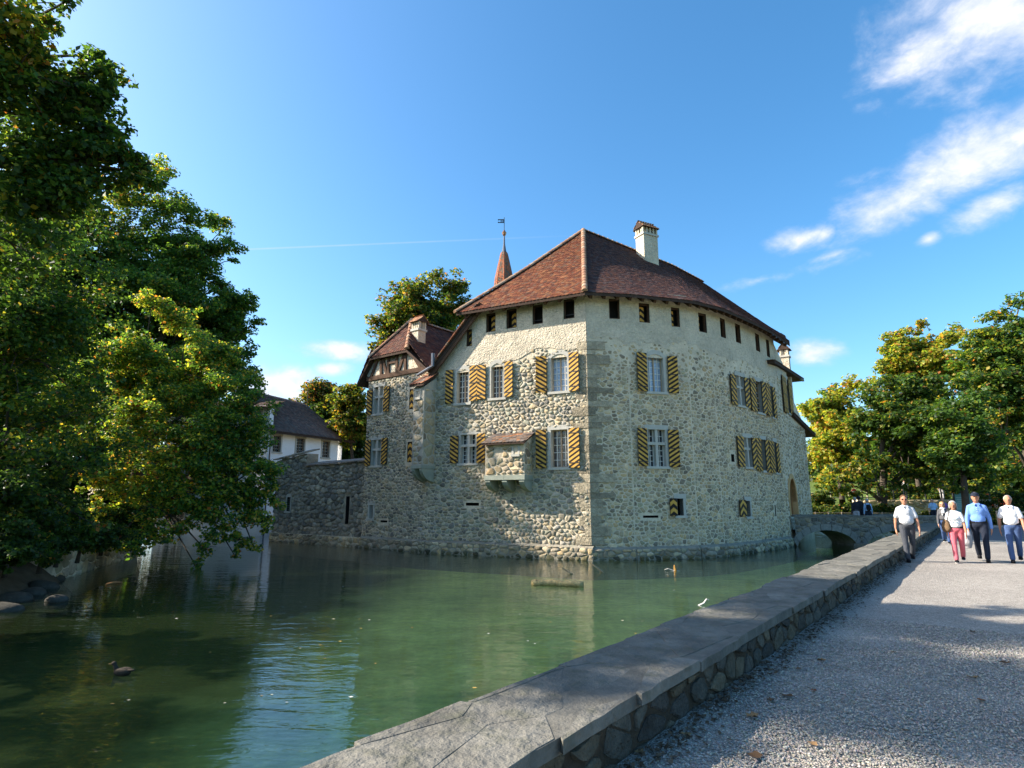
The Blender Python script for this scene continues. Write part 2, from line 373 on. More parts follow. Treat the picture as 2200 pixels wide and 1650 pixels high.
# loose stones of the gravel near the camera
def pebbles(n, smin, smax, dmax):
    k = 0; C = []; 
    u = rng.random((n * 3, 2)); s = 1.2 + (dmax - 1.2) * u[:, 0] ** 1.25; t = WR - .05 - (11.0) * u[:, 1]
    p = np.stack([WN.x * t + WD.x * s, WN.y * t + WD.y * s], 1)
    fx = p[:, 1] * CP; ok = (fx > .8) & (np.abs(p[:, 0]) < fx * .93) & (p[:, 1] < dmax)
    p = p[ok][:n]; n = len(p)
    sz = (smin + (smax - smin) * rng.random(n) ** 2) * (1 + .04 * p[:, 1])
    base = np.array([(1, 0, 0), (0, 1, 0), (-1, 0, 0), (0, -1, 0), (0, 0, 1), (0, 0, -1)], 'f')
    V = base[None] * (.6 + .7 * rng.random((n, 6, 1))) * sz[:, None, None]
    V[:, :, 2] *= .62
    an = rng.random(n) * 6.28; c, s_ = np.cos(an)[:, None], np.sin(an)[:, None]
    x = V[:, :, 0] * c - V[:, :, 1] * s_; y = V[:, :, 0] * s_ + V[:, :, 1] * c
    V[:, :, 0] = x + p[:, None, 0]; V[:, :, 1] = y + p[:, None, 1]; V[:, :, 2] += PATHZ + .004 + sz[:, None] * .15
    f = np.array([(0, 1, 4), (1, 2, 4), (2, 3, 4), (3, 0, 4), (1, 0, 5), (2, 1, 5), (3, 2, 5), (0, 3, 5)])
    Fq = (f[None] + (np.arange(n) * 6)[:, None, None]).reshape(-1, 3)
    g = .19 + .26 * rng.random(n); tint = rng.random((n, 3)) * .05
    col = np.repeat(np.stack([g, g * .93, g * .81], 1) + tint - .025, 6, 0)
    return mk_np('gravel', V.reshape(-1, 3), Fq, M['pebble'], None, col, 'stuff')
pebbles(85000, .005, .0125, 10)
# ------------------------------------------------ walls of rubble stone
STONE_COLS = [(0.451, 0.351, 0.211), (0.366, 0.297, 0.194), (0.244, 0.205, 0.149), (0.525, 0.416, 0.257), (0.354, 0.313, 0.203), (0.512, 0.367, 0.198), (0.403, 0.329, 0.234), (0.586, 0.464, 0.297), (0.305, 0.243, 0.158), (0.439, 0.367, 0.252)]
class Wall:
    """a vertical wall face from P to Q; the outside is on the right-hand side going from P to Q"""
    def __init__(s, P, Q):
        s.P = Vector((P[0], P[1], 0)); s.Q = Vector((Q[0], Q[1], 0)); d = s.Q - s.P; s.len = d.length; s.d = d / s.len
        s.n = Vector((s.d.y, -s.d.x, 0)); s.holes = []
    def at(s, u, z, off=0): return s.P + s.d * u + s.n * off + Vector((0, 0, z))
    def uv(s, px, py, off=0):
        r = ray(px, py); o = s.P + s.n * off; t = (o - Vector((0, 0, HC))).dot(s.n) / r.dot(s.n)
        q = Vector((0, 0, HC)) + r * t
        return (q - s.P).dot(s.d), q.z
    def rect(s, x0, y0, x1, y1, off=0):
        ym, xm = (y0 + y1) / 2, (x0 + x1) / 2
        return (s.uv(x0, ym, off)[0], s.uv(x1, ym, off)[0], s.uv(xm, y1, off)[1], s.uv(xm, y0, off)[1])
def proj(p):
    z = p[2] - HC; f = p[1] * CP + z * SP; u = -p[1] * SP + z * CP
    return 1100 + F * p[0] / f, 825 - F * u / f
def clip(poly, a, b, c):
    """keep a*x + b*y <= c"""
    out = []; n = len(poly)
    for i in range(n):
        p, q = poly[i], poly[(i + 1) % n]; dp = a * p[0] + b * p[1] - c; dq = a * q[0] + b * q[1] - c
        if dp <= 0: out.append(p)
        if (dp < 0 < dq) or (dq < 0 < dp):
            t = dp / (dp - dq); out.append((p[0] + (q[0] - p[0]) * t, p[1] + (q[1] - p[1]) * t))
    return out
def vcells(u0, u1, z0, z1, su, sz, rd, jit=.85, drop=.12):
    nc = int((u1 - u0) / su) + 2; nr = int((z1 - z0) / sz) + 2; pts = {}
    for r in range(-2, nr + 2):
        for c in range(-2, nc + 2):
            if rd.random() < drop: continue
            pts[r, c] = (c + .5 * (r & 1) + rd.uniform(-.5, .5) * jit, r + rd.uniform(-.5, .5) * jit * .8)
    for (r, c), (x, y) in pts.items():
        if not (0 <= r < nr and 0 <= c < nc): continue
        poly = [(x - 1.25, y - 1.25), (x + 1.25, y - 1.25), (x + 1.25, y + 1.25), (x - 1.25, y + 1.25)]
        for dr in (0, 1, -1, 2, -2):
            for dc in (-1, 1, 0, -2, 2):
                q = pts.get((r + dr, c + dc))
                if q is None or (dr == 0 and dc == 0): continue
                a, b = q[0] - x, q[1] - y
                if a * a + b * b > 9: continue
                poly = clip(poly, a, b, (q[0] ** 2 + q[1] ** 2 - x * x - y * y) / 2)
                if len(poly) < 3: break
            if len(poly) < 3: break
        if len(poly) < 3: continue
        poly = [(u0 + p[0] * su, z0 + p[1] * sz) for p in poly]
        poly = clip(clip(clip(clip(poly, 1, 0, u1), -1, 0, -u0), 0, 1, z1), 0, -1, -z0)
        if len(poly) < 3: continue
        cx = sum(p[0] for p in poly) / len(poly); cz = sum(p[1] for p in poly) / len(poly)
        yield (cx, cz), poly
def area(poly):
    return abs(sum(poly[i][0] * poly[(i + 1) % len(poly)][1] - poly[(i + 1) % len(poly)][0] * poly[i][1] for i in range(len(poly)))) / 2
def shrink(poly, c, m):
    ext = math.sqrt(max(area(poly), 1e-6)); k = max(.3, 1 - 2 * m / ext)
    return [(c[0] + (p[0] - c[0]) * k, c[1] + (p[1] - c[1]) * k) for p in poly]
def chaikin(poly, a=.24):
    out = []; n = len(poly)
    for i in range(n):
        p, q = poly[i], poly[(i + 1) % n]
        out.append((p[0] + (q[0] - p[0]) * a, p[1] + (q[1] - p[1]) * a)); out.append((p[0] + (q[0] - p[0]) * (1 - a), p[1] + (q[1] - p[1]) * (1 - a)))
    return out
def stone_shape(poly, c, h, to3, rd, base=-.01, top=.72, flat_=False):
    n = len(poly); jt = math.sqrt(area(poly)) * .045; poly = [(p[0] + rd.uniform(-jt, jt), p[1] + rd.uniform(-jt, jt)) for p in poly]; top = rd.uniform(.62, .84)
    tu, tz = rd.uniform(-.35, .35) * h, rd.uniform(-.35, .35) * h; ex = math.sqrt(area(poly)) + 1e-6; V = [to3(p[0], p[1], base) for p in poly]
    V += [to3(c[0] + (p[0] - c[0]) * (.96 if not flat_ else .99), c[1] + (p[1] - c[1]) * (.96 if not flat_ else .99), h * (.62 if not flat_ else .8)) for p in poly]
    V += [to3(c[0] + (p[0] - c[0]) * top * rd.uniform(.94, 1.04), c[1] + (p[1] - c[1]) * top, h * rd.uniform(.82, 1.1) + (tu * (p[0] - c[0]) + tz * (p[1] - c[1])) / ex) for p in poly]
    V.append(to3(c[0], c[1], h * 1.04)); Fs = []
    for k in (0, 1):
        for i in range(n):
            a = k * n + i; b = k * n + (i + 1) % n; Fs.append((a, b, b + n, a + n))
    for i in range(n): Fs.append((2 * n + i, 2 * n + (i + 1) % n, 3 * n))
    return V, Fs
def hole_clip(poly, c, holes, mrg):
    for (a, b, z0, z1) in holes:
        a -= mrg; b += mrg; z0 -= mrg; z1 += mrg
        if a < c[0] < b and z0 < c[1] < z1: return None
        if max(p[0] for p in poly) > a and min(p[0] for p in poly) < b and max(p[1] for p in poly) > z0 and min(p[1] for p in poly) < z1:
            g = [(a - c[0], 0), (c[0] - b, 1), (z0 - c[1], 2), (c[1] - z1, 3)]; k = max(g)[1]
            poly = [clip(poly, 1, 0, a), clip(poly, -1, 0, -b), clip(poly, 0, 1, z0), clip(poly, 0, -1, -z1)][k]
            if len(poly) < 3: return None
    return poly
def rubble(w, u0, u1, z0, z1, su, sz, seed, keep=None, h=.055, mortar=.02, off=0, out=None, holes=None, mrg=.1, cols=None, drop=.22):
    """stones over a wall face; keep(u, z) gives 0..1, the share of a stone that stands out of the plaster there"""
    rd = random.Random(seed); out = [] if out is None else out; cols = cols or STONE_COLS
    for c, poly in vcells(u0, u1, z0, z1, su, sz, rd, drop=drop):
        k = 1 if keep is None else keep(c[0], c[1])
        if k <= 0 or (k < 1 and rd.random() > k): continue
        poly = hole_clip(poly, c, w.holes if holes is None else holes, mrg)
        if not poly: continue
        c = (sum(p[0] for p in poly) / len(poly), sum(p[1] for p in poly) / len(poly))
        ar = area(poly)
        if ar < .25 * su * sz * .5: continue
        poly = shrink(poly, c, (mortar + (1 - k) * .03) * rd.uniform(.6, 1.5)); poly = chaikin(poly, rd.uniform(.12, .26))
        V, Fs = stone_shape(poly, c, h * rd.uniform(.6, 1.25) * (.45 + .55 * k), lambda a, b, o: w.at(a, b, off + o), rd)
        b = rd.choice(cols); g = rd.uniform(.8, 1.2)
        p3 = w.at(c[0], c[1]); sc = ar * abs((p3 - Vector((0, 0, HC))).normalized().dot(w.n)) / ((p3 - Vector((0, 0, HC))).length_squared)
        out.append((sc, V, Fs, (b[0] * g, b[1] * g, b[2] * g)))
    return out
def place_stones(stones, parent, limit=300, name='stone', rest='small_stones', m=None, smooth=True):
    stones = sorted(stones, key=lambda s: -s[0]); m = m or M['stone']
    for sc, V, Fs, c in stones[:limit]: mk(name, V, Fs, m, parent, None, [c] * len(V), smooth)
    if len(stones) > limit:
        A = Acc()
        for sc, V, Fs, c in stones[limit:]: A.add(V, Fs, c)
        A.build(rest, m, parent, smooth=smooth, kind='stuff', color=True)
def wall_mesh(w, poly, parent, m, name='wall', thick=.5, holes=None):
    """face with openings, each opening lined by its reveals"""
    hs = w.holes if holes is None else holes
    P = [[Vector((u, z, 0)) for u, z in poly]] + [[Vector((a, z0, 0)), Vector((a, z1, 0)), Vector((b, z1, 0)), Vector((b, z0, 0))] for a, b, z0, z1 in hs]
    V2 = [v for l in P for v in l]; T = tessellate_polygon(P); V = [w.at(v.x, v.y) for v in V2]; Fs = []
    for t in T:
        a, b, c = (V2[i] for i in t); cr = (b.x - a.x) * (c.y - a.y) - (b.y - a.y) * (c.x - a.x)
        Fs.append(tuple(t) if cr > 0 else tuple(t[::-1]))
    n = len(V); k = len(poly); V += [w.at(u, z, -thick) for u, z in poly]
    Fs += [(i, n + i, n + (i + 1) % k, (i + 1) % k) for i in range(k)]
    return mk(name, V, Fs, m, parent)
# ------------------------------------------------ windows and shutters
def stripes(rect, period, slope, chevron=False):
    """polygons of the painted bands, (polygon, is_black)"""
    a, b, z0, z1 = rect; out = []
    halves = [(a, (a + b) / 2, abs(slope)), ((a + b) / 2, b, -abs(slope))] if chevron else [(a, b, slope)]
    xr = (a + b) / 2 if chevron else a
    for (x0, x1, s) in halves:
        cs = [z - s * (x - xr) for x in (x0, x1) for z in (z0, z1)]; hp = period / 2
        for k in range(math.floor(min(cs) / hp) - 1, math.ceil(max(cs) / hp) + 2):
            lo, hi = k * hp, (k + 1) * hp; p = [(x0, z0), (x1, z0), (x1, z1), (x0, z1)]
            p = clip(p, -s, 1, hi - s * xr); p = clip(p, s, -1, -(lo - s * xr))
            if len(p) > 2 and area(p) > 1e-5: out.append((p, k % 2))
    return out
def shutter(w, rect, slope, parent, off=.07, chevron=False, period=.205, hinge=None, ang=0, straps=True, label=None):
    a, b, z0, z1 = rect; A = Acc(); hu = a if hinge == 'L' else b
    def P(u, z, o):
        if hinge is None: return w.at(u, z, off + o)
        du = (u - hu); s = abs(du) * math.sin(ang); return w.at(hu + du * math.cos(ang), z, off + s + o)
    for p, blk in stripes(rect, period, slope, chevron): A.add([P(u, z, .04) for u, z in p], [tuple(range(len(p)))], m=1 if blk else 0)
    V = [P(u, z, 0) for u, z in ((a, z0), (b, z0), (b, z1), (a, z1))] + [P(u, z, .0395) for u, z in ((a, z0), (b, z0), (b, z1), (a, z1))]
    A.add(V, [(3, 2, 1, 0), (0, 1, 5, 4), (1, 2, 6, 5), (2, 3, 7, 6), (3, 0, 4, 7)], m=1)
    o = A.build('shutter', [M['yellow'], M['black']], parent)
    if label: o['label'] = label
    if straps:
        for zf in (.12, .5, .87):
            z = z0 + (z1 - z0) * zf; B = Acc()
            q = [P(a, z - .018, .041), P(b, z - .018, .041), P(b, z + .018, .041), P(a, z + .018, .041)]
            B.prism(q, w.n * .012); B.build('strap', M['iron'], o)
    return o
def window(w, rect, style, parent, cols=4, rows=6, glass='glass', depth=.26, sur=.13, arched=False, sill=True, lintel=.2, sidefr=True, bars='white'):
    a, b, z0, z1 = rect; fr = Acc(); n = w.n
    def slab(u0, u1, y0, y1, o0, o1, m=0, A=None):
        q = [w.at(u0, y0, o0), w.at(u1, y0, o0), w.at(u1, y1, o0), w.at(u0, y1, o0)]; (A or fr).prism(q, n * (o1 - o0), m=m)
    # stone surround, proud of the wall and lining the opening
    if sidefr:
        slab(a - sur, a, z0 - .002, z1, -depth, .03); slab(b, b + sur, z0 - .002, z1, -depth, .03)
        top = z1 + lintel
        if arched:
            k = 8; rise = .16; q = [(a - sur, z1), (a, z1)] + [(a + (b - a) * i / k, z1 + rise * math.sin(math.pi * i / k) ** .8) for i in range(1, k)] + [(b, z1), (b + sur, z1)] + [(b + sur - (b - a + 2 * sur) * i / k, z1 + .02 + (rise + .17) * math.sin(math.pi * i / k) ** .6) for i in range(0, k + 1)]
            m_ = len(q) // 2
            low = [(a - sur, z1), (a, z1)] + [(a + (b - a) * i / k, z1 + rise * math.sin(math.pi * i / k) ** .8) for i in range(1, k)] + [(b, z1), (b + sur, z1)]
            up = [(a - sur + (b - a + 2 * sur) * i / (len(low) - 1), z1 + .05 + (rise + .15) * math.sin(math.pi * i / (len(low) - 1)) ** .6) for i in range(len(low))]
            for i in range(len(low) - 1):
                fr.prism([w.at(*low[i], -depth), w.at(*low[i + 1], -depth), w.at(*up[i + 1], -depth), w.at(*up[i], -depth)], n * (depth + .034))
        else: slab(a - sur - .03, b + sur + .03, z1, top, -depth, .034)
    if sill: slab(a - sur - .02, b + sur + .02, z0 - .11, z0, -depth, .09)
    f = fr.build('window', M['frame_stone'], parent)
    zt = z1 + (.16 if arched else 0)
    if style == 'hole':
        B = Acc(); d = depth + .1
        B.add([w.at(a, z0, 0), w.at(b, z0, 0), w.at(b, z1, 0), w.at(a, z1, 0), w.at(a, z0, -d), w.at(b, z0, -d), w.at(b, z1, -d), w.at(a, z1, -d)], [(4, 5, 6, 7), (0, 1, 5, 4), (1, 2, 6, 5), (2, 3, 7, 6), (3, 0, 4, 7)])
        B.build('opening', M['dark'], f); return f
    B = Acc(); B.add([w.at(a, z0, -depth + .02), w.at(b, z0, -depth + .02), w.at(b, zt, -depth + .02), w.at(a, zt, -depth + .02)], [(0, 1, 2, 3)]); B.build('pane', M[glass], f)
    G = Acc(); o0, o1 = -depth + .022, -depth + .055
    if style == 'grid':
        for i in range(1, cols):
            if i * 2 == cols: continue
            u = a + (b - a) * i / cols; slab(u - .014, u + .014, z0, zt, o0, o1, A=G)
        for j in range(1, rows): z = z0 + (zt - z0) * j / rows; slab(a, b, z - .014, z + .014, o0, o1 - .004, A=G)
        G.build('glazing_bar', M[bars], f); H = Acc(); u = (a + b) / 2
        slab(u - .03, u + .03, z0, zt, o0, o1 + .02, A=H); slab(a, a + .035, z0, zt, o0, o1 + .02, A=H); slab(b - .035, b, z0, zt, o0, o1 + .02, A=H)
        slab(a + .035, b - .035, z0, z0 + .04, o0, o1 + .015, A=H); slab(a + .035, b - .035, zt - .04, zt, o0, o1 + .015, A=H); H.build('casement', M['casement'], f)
    if style == 'cross':
        u = (a + b) / 2; zc = z0 + (z1 - z0) * .62; X = Acc()
        slab(u - .065, u + .065, z0, z1, -depth + .06, .0, A=X); slab(a, b, zc - .06, zc + .06, -depth + .058, -.004, A=X); X.build('stone_cross', M['frame_stone'], f)
        for (u0, u1) in ((a, u - .065), (u + .065, b)):
            for (y0, y1, nr) in ((z0, zc - .06, 4), (zc + .06, z1, 2)):
                slab((u0 + u1) / 2 - .012, (u0 + u1) / 2 + .012, y0, y1, o0, o1, A=G)
                for j in range(1, nr): z = y0 + (y1 - y0) * j / nr; slab(u0, u1, z - .012, z + .012, o0, o1 - .004, A=G)
                for (p0, p1) in ((u0, u0 + .03), (u1 - .03, u1)): slab(p0, p1, y0, y1, o0, o1 + .015, A=G)
        G.build('glazing_bar', M['white'], f)
    return f
# ------------------------------------------------ tiled roofs
TILE_COLS = [(.235, .095, .055), (.20, .085, .055), (.28, .12, .06), (.16, .08, .06), (.12, .075, .062), (.32, .15, .075), (.24, .17, .12), (.18, .15, .12)]
def resample(pts, n):
    pts = [Vector(p) for p in pts]
    if len(pts) == 1: return pts * n
    L = [0]
    for i in range(1, len(pts)): L.append(L[-1] + (pts[i] - pts[i - 1]).length)
    out = []
    for k in range(n):
        t = L[-1] * k / (n - 1); i = 1
        while i < len(pts) - 1 and L[i] < t: i += 1
        s = (t - L[i - 1]) / max(L[i] - L[i - 1], 1e-6); out.append(pts[i - 1].lerp(pts[i], min(1, max(0, s))))
    return out
def roof_patch(eave, ridge, parent, name='roof', thick=.13, n=24, sag=0, m=None, mm=8):
    """solid roof slab between an eave line and a ridge line (left to right seen from outside)"""
    E, G = resample(eave, n), resample(ridge, n); V = []; Fs = []
    def S(i, j):
        t = j / mm; p = E[i].lerp(G[i], t); p.z -= sag * math.sin(math.pi * t); return p
    top = [S(i, j) for i in range(n) for j in range(mm + 1)]; V = top + [p - Vector((0, 0, thick)) for p in top]; k = mm + 1; T = len(top)
    for i in range(n - 1):
        for j in range(mm):
            a, b, c, d = i * k + j, (i + 1) * k + j, (i + 1) * k + j + 1, i * k + j + 1
            Fs.append((a, b, c, d)); Fs.append((T + d, T + c, T + b, T + a))
    for i in range(n - 1): a, b = i * k, (i + 1) * k; Fs.append((T + a, T + b, b, a)); a, b = i * k + mm, (i + 1) * k + mm; Fs.append((a, b, T + b, T + a))
    for j in range(mm): Fs.append((j, j + 1, T + j + 1, T + j)); a = (n - 1) * k + j; Fs.append((T + a, T + a + 1, a + 1, a))
    return mk(name, V, Fs, m or M['roof_under'], parent)
def tile_frames(eave, ridge, pitch, width, seed, sag=0, n=48):
    rd = random.Random(seed); E, G = resample(eave, n), resample(ridge, n); out = []
    Ls = [(G[i] - E[i]).length for i in range(n)]; rows = max(3, int(max(Ls) / pitch))
    for r in range(rows):
        f = r / rows; C = []
        for i in range(n):
            p = E[i].lerp(G[i], f); p.z -= sag * math.sin(math.pi * f); C.append(p)
        L = [0]
        for i in range(1, n): L.append(L[-1] + (C[i] - C[i - 1]).length)
        if L[-1] < width * .4: continue
        cnt = max(1, int(L[-1] / width)); i = 1
        for c in range(cnt):
            t = (c + .5 * (r & 1) * .98 + .25) * L[-1] / cnt
            if t > L[-1]: continue
            while i < n - 1 and L[i] < t: i += 1
            while i > 1 and L[i - 1] > t: i -= 1
            s = (t - L[i - 1]) / max(L[i] - L[i - 1], 1e-6); p = C[i - 1].lerp(C[i], s)
            if max(Ls) > 3 and (G[i] - E[i]).length < .8: continue
            x = (C[i] - C[i - 1]).normalized(); up = (G[i] - E[i]).normalized(); up = (up - x * up.dot(x)).normalized(); nn = x.cross(up)
            out.append((p, x, up, nn))
    return out
def tile_shape(w, L):
    h = w * .48
    o = [(-h, L * .55), (-h, -L * .36), (-h * .5, -L * .45), (h * .5, -L * .45), (h, -L * .36), (h, L * .55)]
    V = [(x, y, .028 if y < 0 else .004) for x, y in o] + [(x, y, .004) for x, y in o[:6] if y < 0]
    Fs = [(0, 1, 2, 3, 4, 5), (1, 6, 7, 2), (2, 7, 8, 3), (3, 8, 9, 4), (0, 6, 1), (5, 4, 9)]
    return V, Fs
def lay_tiles(frames, parent, w, L, seed, limit=300, cols=None, state=None):
    """the largest in view as single tiles sharing meshes, the rest joined"""
    rd = random.Random(seed); cols = cols or TILE_COLS; TV, TF = tile_shape(w, L); b = base_of(parent)
    cam_ = Vector((0, 0, HC)); fr = []
    for (p, x, up, nn) in frames:
        v = cam_ - p; fr.append((max(0, v.normalized().dot(nn)) / v.length_squared, p, x, up, nn))
    fr.sort(key=lambda q: -q[0])
    if limit:
        protos = []
        for c in cols:
            me = bpy.data.meshes.new('tile'); me.from_pydata(TV, [], TF); me.materials.append(M['tile'])
            a = me.color_attributes.new('col', 'FLOAT_COLOR', 'POINT'); a.data.foreach_set('color', list((*c, 1)) * len(TV)); protos.append(me)
        for sc, p, x, up, nn in fr[:limit]:
            o = link('tile', rd.choice(protos), parent)
            tl = rd.uniform(-.03, .03); x2 = (x + up * tl).normalized(); u2 = nn.cross(x2)
            mt = Matrix((x2, u2, nn)).transposed().to_4x4(); mt.translation = p + up * (L * .42) + nn * rd.uniform(0, .012) - b; o.matrix_local = mt
    A = Acc()
    for sc, p, x, up, nn in fr[limit:]:
        tl = rd.uniform(-.03, .03); x2 = (x + up * tl).normalized(); u2 = nn.cross(x2); q = p + up * (L * .42) + nn * rd.uniform(0, .012)
        c = rd.choice(cols); g = rd.uniform(.8, 1.2)
        A.add([q + x2 * v[0] + u2 * v[1] + nn * v[2] for v in TV], TF, (c[0] * g, c[1] * g, c[2] * g))
    if A.V: A.build('tiles', M['tile'], parent, kind='stuff', color=True)
def ridge_tiles(pts, parent, r=.13, L=.38, cols=None, seed=1):
    pts = [Vector(p) for p in pts]; tot = sum((pts[i + 1] - pts[i]).length for i in range(len(pts) - 1)); n = max(2, int(tot / L)); Q = resample(pts, n + 1); rd = random.Random(seed)
    for i in range(n):
        p, q = Q[i], Q[i + 1]; d = (q - p).normalized(); x = d.cross(Vector((0, 0, 1))).normalized(); y = x.cross(d); V = []
        for e, (c, rr) in enumerate(((p - d * .05, r * 1.12), (q, r * .92))):
            for k in range(7):
                a = math.pi * k / 6; V.append(c + x * (rr * math.cos(a)) + y * (rr * math.sin(a) * .9 + .02))
        Fs = [(k, k + 1, k + 8, k + 7) for k in range(6)] + [(0, 1, 2, 3, 4, 5, 6), (13, 12, 11, 10, 9, 8, 7)]
        c = rd.choice([(.34, .2, .12), (.30, .16, .1), (.36, .25, .17)]); mk('ridge_tile', V, Fs, M['tile'], parent, None, [c] * len(V))
# ------------------------------------------------ the castle
C0 = Vector((3.3, 25.35, 0)); DL = Vector((-.895, .446, 0)).normalized()
def along(P, D, px, py):
    """point of the vertical plane through P along D that is seen at px"""
    w = Wall(P, P + D); return w.uv(px, py)[0]
uA = along(C0, DL, 921, 1000); A1 = C0 + DL * uA
DG = Vector((-.79, .613, 0)).normalized(); uB = along(A1, DG, 784, 1000); A2 = A1 + DG * uB
WM = Wall(A1, C0); WW = Wall(A2, A1)
RP = [C0, Vector((5.2, 25.6, 0)), Vector((8.0, 26.4, 0)), Vector((9.6, 27.4, 0)), Vector((10.7, 28.4, 0)), Vector((12.3, 29.95, 0)), Vector((13.85, 31.55, 0)), Vector((15.0, 32.85, 0))]
def onpoly(px, py):
    """point of the right-hand wall line seen at px (its own column)"""
    for i in range(len(RP) - 1):
        w = Wall(RP[i], RP[i + 1]); u = w.uv(px, py)[0]
        if -1e-3 <= u <= w.len + 1e-3: return RP[i] + w.d * u
brk = [onpoly(q, 840) for q in (1352, 1482, 1535, 1569, 1611.4, 1646.6)]
RPT = [C0] + brk + [RP[-1]]
WR_ = [Wall(RPT[i], RPT[i + 1]) for i in range(len(RPT) - 1)]
G1 = RP[-1]; G2 = Vector((17.05, 35.95, 0)); G3 = Vector((19.35, 38.95, 0))
WG = Wall(G1, G2); WH = Wall(G2, G3)
castle = thing('castle', (0, 28, 0), 'large rubble stone moated castle with brown tiled roofs and yellow black striped shutters', 'castle')
ZB = -.9
K0 = Vector((0, 0, 0))
def off_line(P, Q, o):
    w = Wall(P, Q); return w.P + w.n * o, w.d
def isect(p, d, q, e):
    den = d.x * e.y - d.y * e.x; t = ((q.x - p.x) * e.y - (q.y - p.y) * e.x) / den; return p + d * t
OV = .62
p1, d1 = off_line(A1, C0, OV); p2, d2 = off_line(RPT[0], RPT[1], OV); K0 = isect(p1, d1, p2, d2)
r = ray(1268, 628); ZE = HC + r.z * (K0.y / r.y); K0.z = ZE
print('eave', ZE, 'K0', K0)
uT, zT = WM.uv(980, 668, OV); TL = WM.at(uT, ZE, OV); print('left tip', uT, zT, WM.len)
# ---- openings
def opn(w, *r):
    q = w.rect(*r); q = (max(.06, q[0]), min(w.len - .06, q[1]), q[2], q[3]); w.holes.append(q); return q
lw = {}
lw['w1'] = opn(WM, 1184, 768, 1219, 841); lw['w2'] = opn(WM, 1055.5, 788, 1082, 855); lw['w3'] = opn(WM, 982, 800, 1007.5, 866)
lw['w4'] = opn(WM, 1184, 923, 1220, 1004); lw['w5'] = opn(WM, 990, 934, 1022.5, 995)
lat = [opn(WM, *q) for q in ((1211, 642.5, 1234, 684.5), (1144.5, 655, 1166, 696), (1088.5, 664, 1110, 705), (1045, 673, 1064.5, 713), (1002.5, 708, 1014, 744))]
lsl = opn(WM, 1001, 1080, 1029, 1086.5)
wv1 = opn(WW, 804, 831, 823.5, 888.5); wv2 = opn(WW, 799, 945, 819, 1000)
ws = [opn(WW, 879.5, 836, 888, 879), opn(WW, 875, 949, 885, 993)]
wlow = opn(WW, 793.5, 1085, 802, 1114); wsl = opn(WW, 817.5, 1118, 832, 1122.5)
def seg(px, py):
    for w in WR_:
        u = w.uv(px, py)[0]
        if 0 <= u <= w.len: return w
def opr(x0, y0, x1, y1): w = seg((x0 + x1) / 2, (y0 + y1) / 2); return w, opn(w, x0, y0, x1, y1)
rat = [opr(*q) for q in ((1308.5, 642, 1331, 685), (1373, 652, 1395, 693), (1442, 661, 1460, 702), (1501, 673.5, 1517.5, 713.5), (1547.5, 685, 1558.5, 725), (1580, 697, 1590.5, 736), (1623, 718, 1631.5, 754), (1646.5, 731, 1652.8, 766))]
rw1 = opr(1392.5, 769, 1425.5, 842); rw2 = opr(1393, 923, 1430, 1002)
ru = [opr(1582.5, 809, 1599, 871), opr(1624.5, 821, 1637, 886), opr(1655.8, 831, 1661, 896)]
rd_ = [opr(1599, 941, 1615.5, 1003), opr(1636, 945, 1645, 1011), opr(1663.7, 950, 1668.6, 1015)]
rlo = [opr(1454.5, 1071, 1468, 1107.5), opr(1603, 1076, 1611.5, 1110)]
rsl = opr(1381.5, 1107.5, 1414.5, 1112.5); rn = opr(1571, 976, 1577.6, 992); rv = opr(1665, 1085, 1669.5, 1109)
gu = opn(WG, 1690.5, 818, 1695, 886); 
door = opn(WG, 1695.5, 1030, 1711, 1108)
# ---- wall faces
zTop = ZE + .45
vb = WM.uv(920, 800); vt = WM.uv(1024, 659)
wall_mesh(WM, [(0, ZB), (WM.len, ZB), (WM.len, zTop), (vt[0], zTop), (vt[0], vt[1]), (0, vb[1])], castle, M['mortar'])
zb0 = WW.uv(787, 819)[1]; zb1 = WW.uv(915, 789)[1]; ZBm = (zb0 + zb1) / 2; print('beam', zb0, zb1)
wall_mesh(WW, [(0, ZB), (WW.len, ZB), (WW.len, ZBm), (0, ZBm)], castle, M['mortar'])
for w in WR_: wall_mesh(w, [(0, ZB), (w.len, ZB), (w.len, zTop), (0, zTop)], castle, M['mortar'])
ZG = WG.uv(1690, 797)[1]; ZH = WH.uv(1730, 915)[1]; print('gate tops', ZG, ZH)
wall_mesh(WG, [(0, ZB), (WG.len, ZB), (WG.len, ZG), (0, ZG + .9)], castle, M['mortar'])
wall_mesh(WH, [(0, ZB), (WH.len, ZB), (WH.len, ZH), (0, ZH + 2.0)], castle, M['mortar'])
Bk = Wall(A2 + Vector((.6, .8, 0)) * 9, A2); wall_mesh(Bk, [(0, ZB), (Bk.len, ZB), (Bk.len, ZBm - .3), (0, ZBm - .3)], castle, M['mortar'])
Bk2 = Wall(G3, G3 + Vector((-.8, .6, 0)) * 7); wall_mesh(Bk2, [(0, ZB), (Bk2.len, ZB), (Bk2.len, ZH), (0, ZH)], castle, M['mortar'])
RW = Wall(Bk2.Q, Bk.P); wall_mesh(RW, [(0, ZB), (RW.len, ZB), (RW.len, ZBm - .3), (RW.len - 6, ZE), (5, ZE), (0, ZH)], castle, M['mortar'])
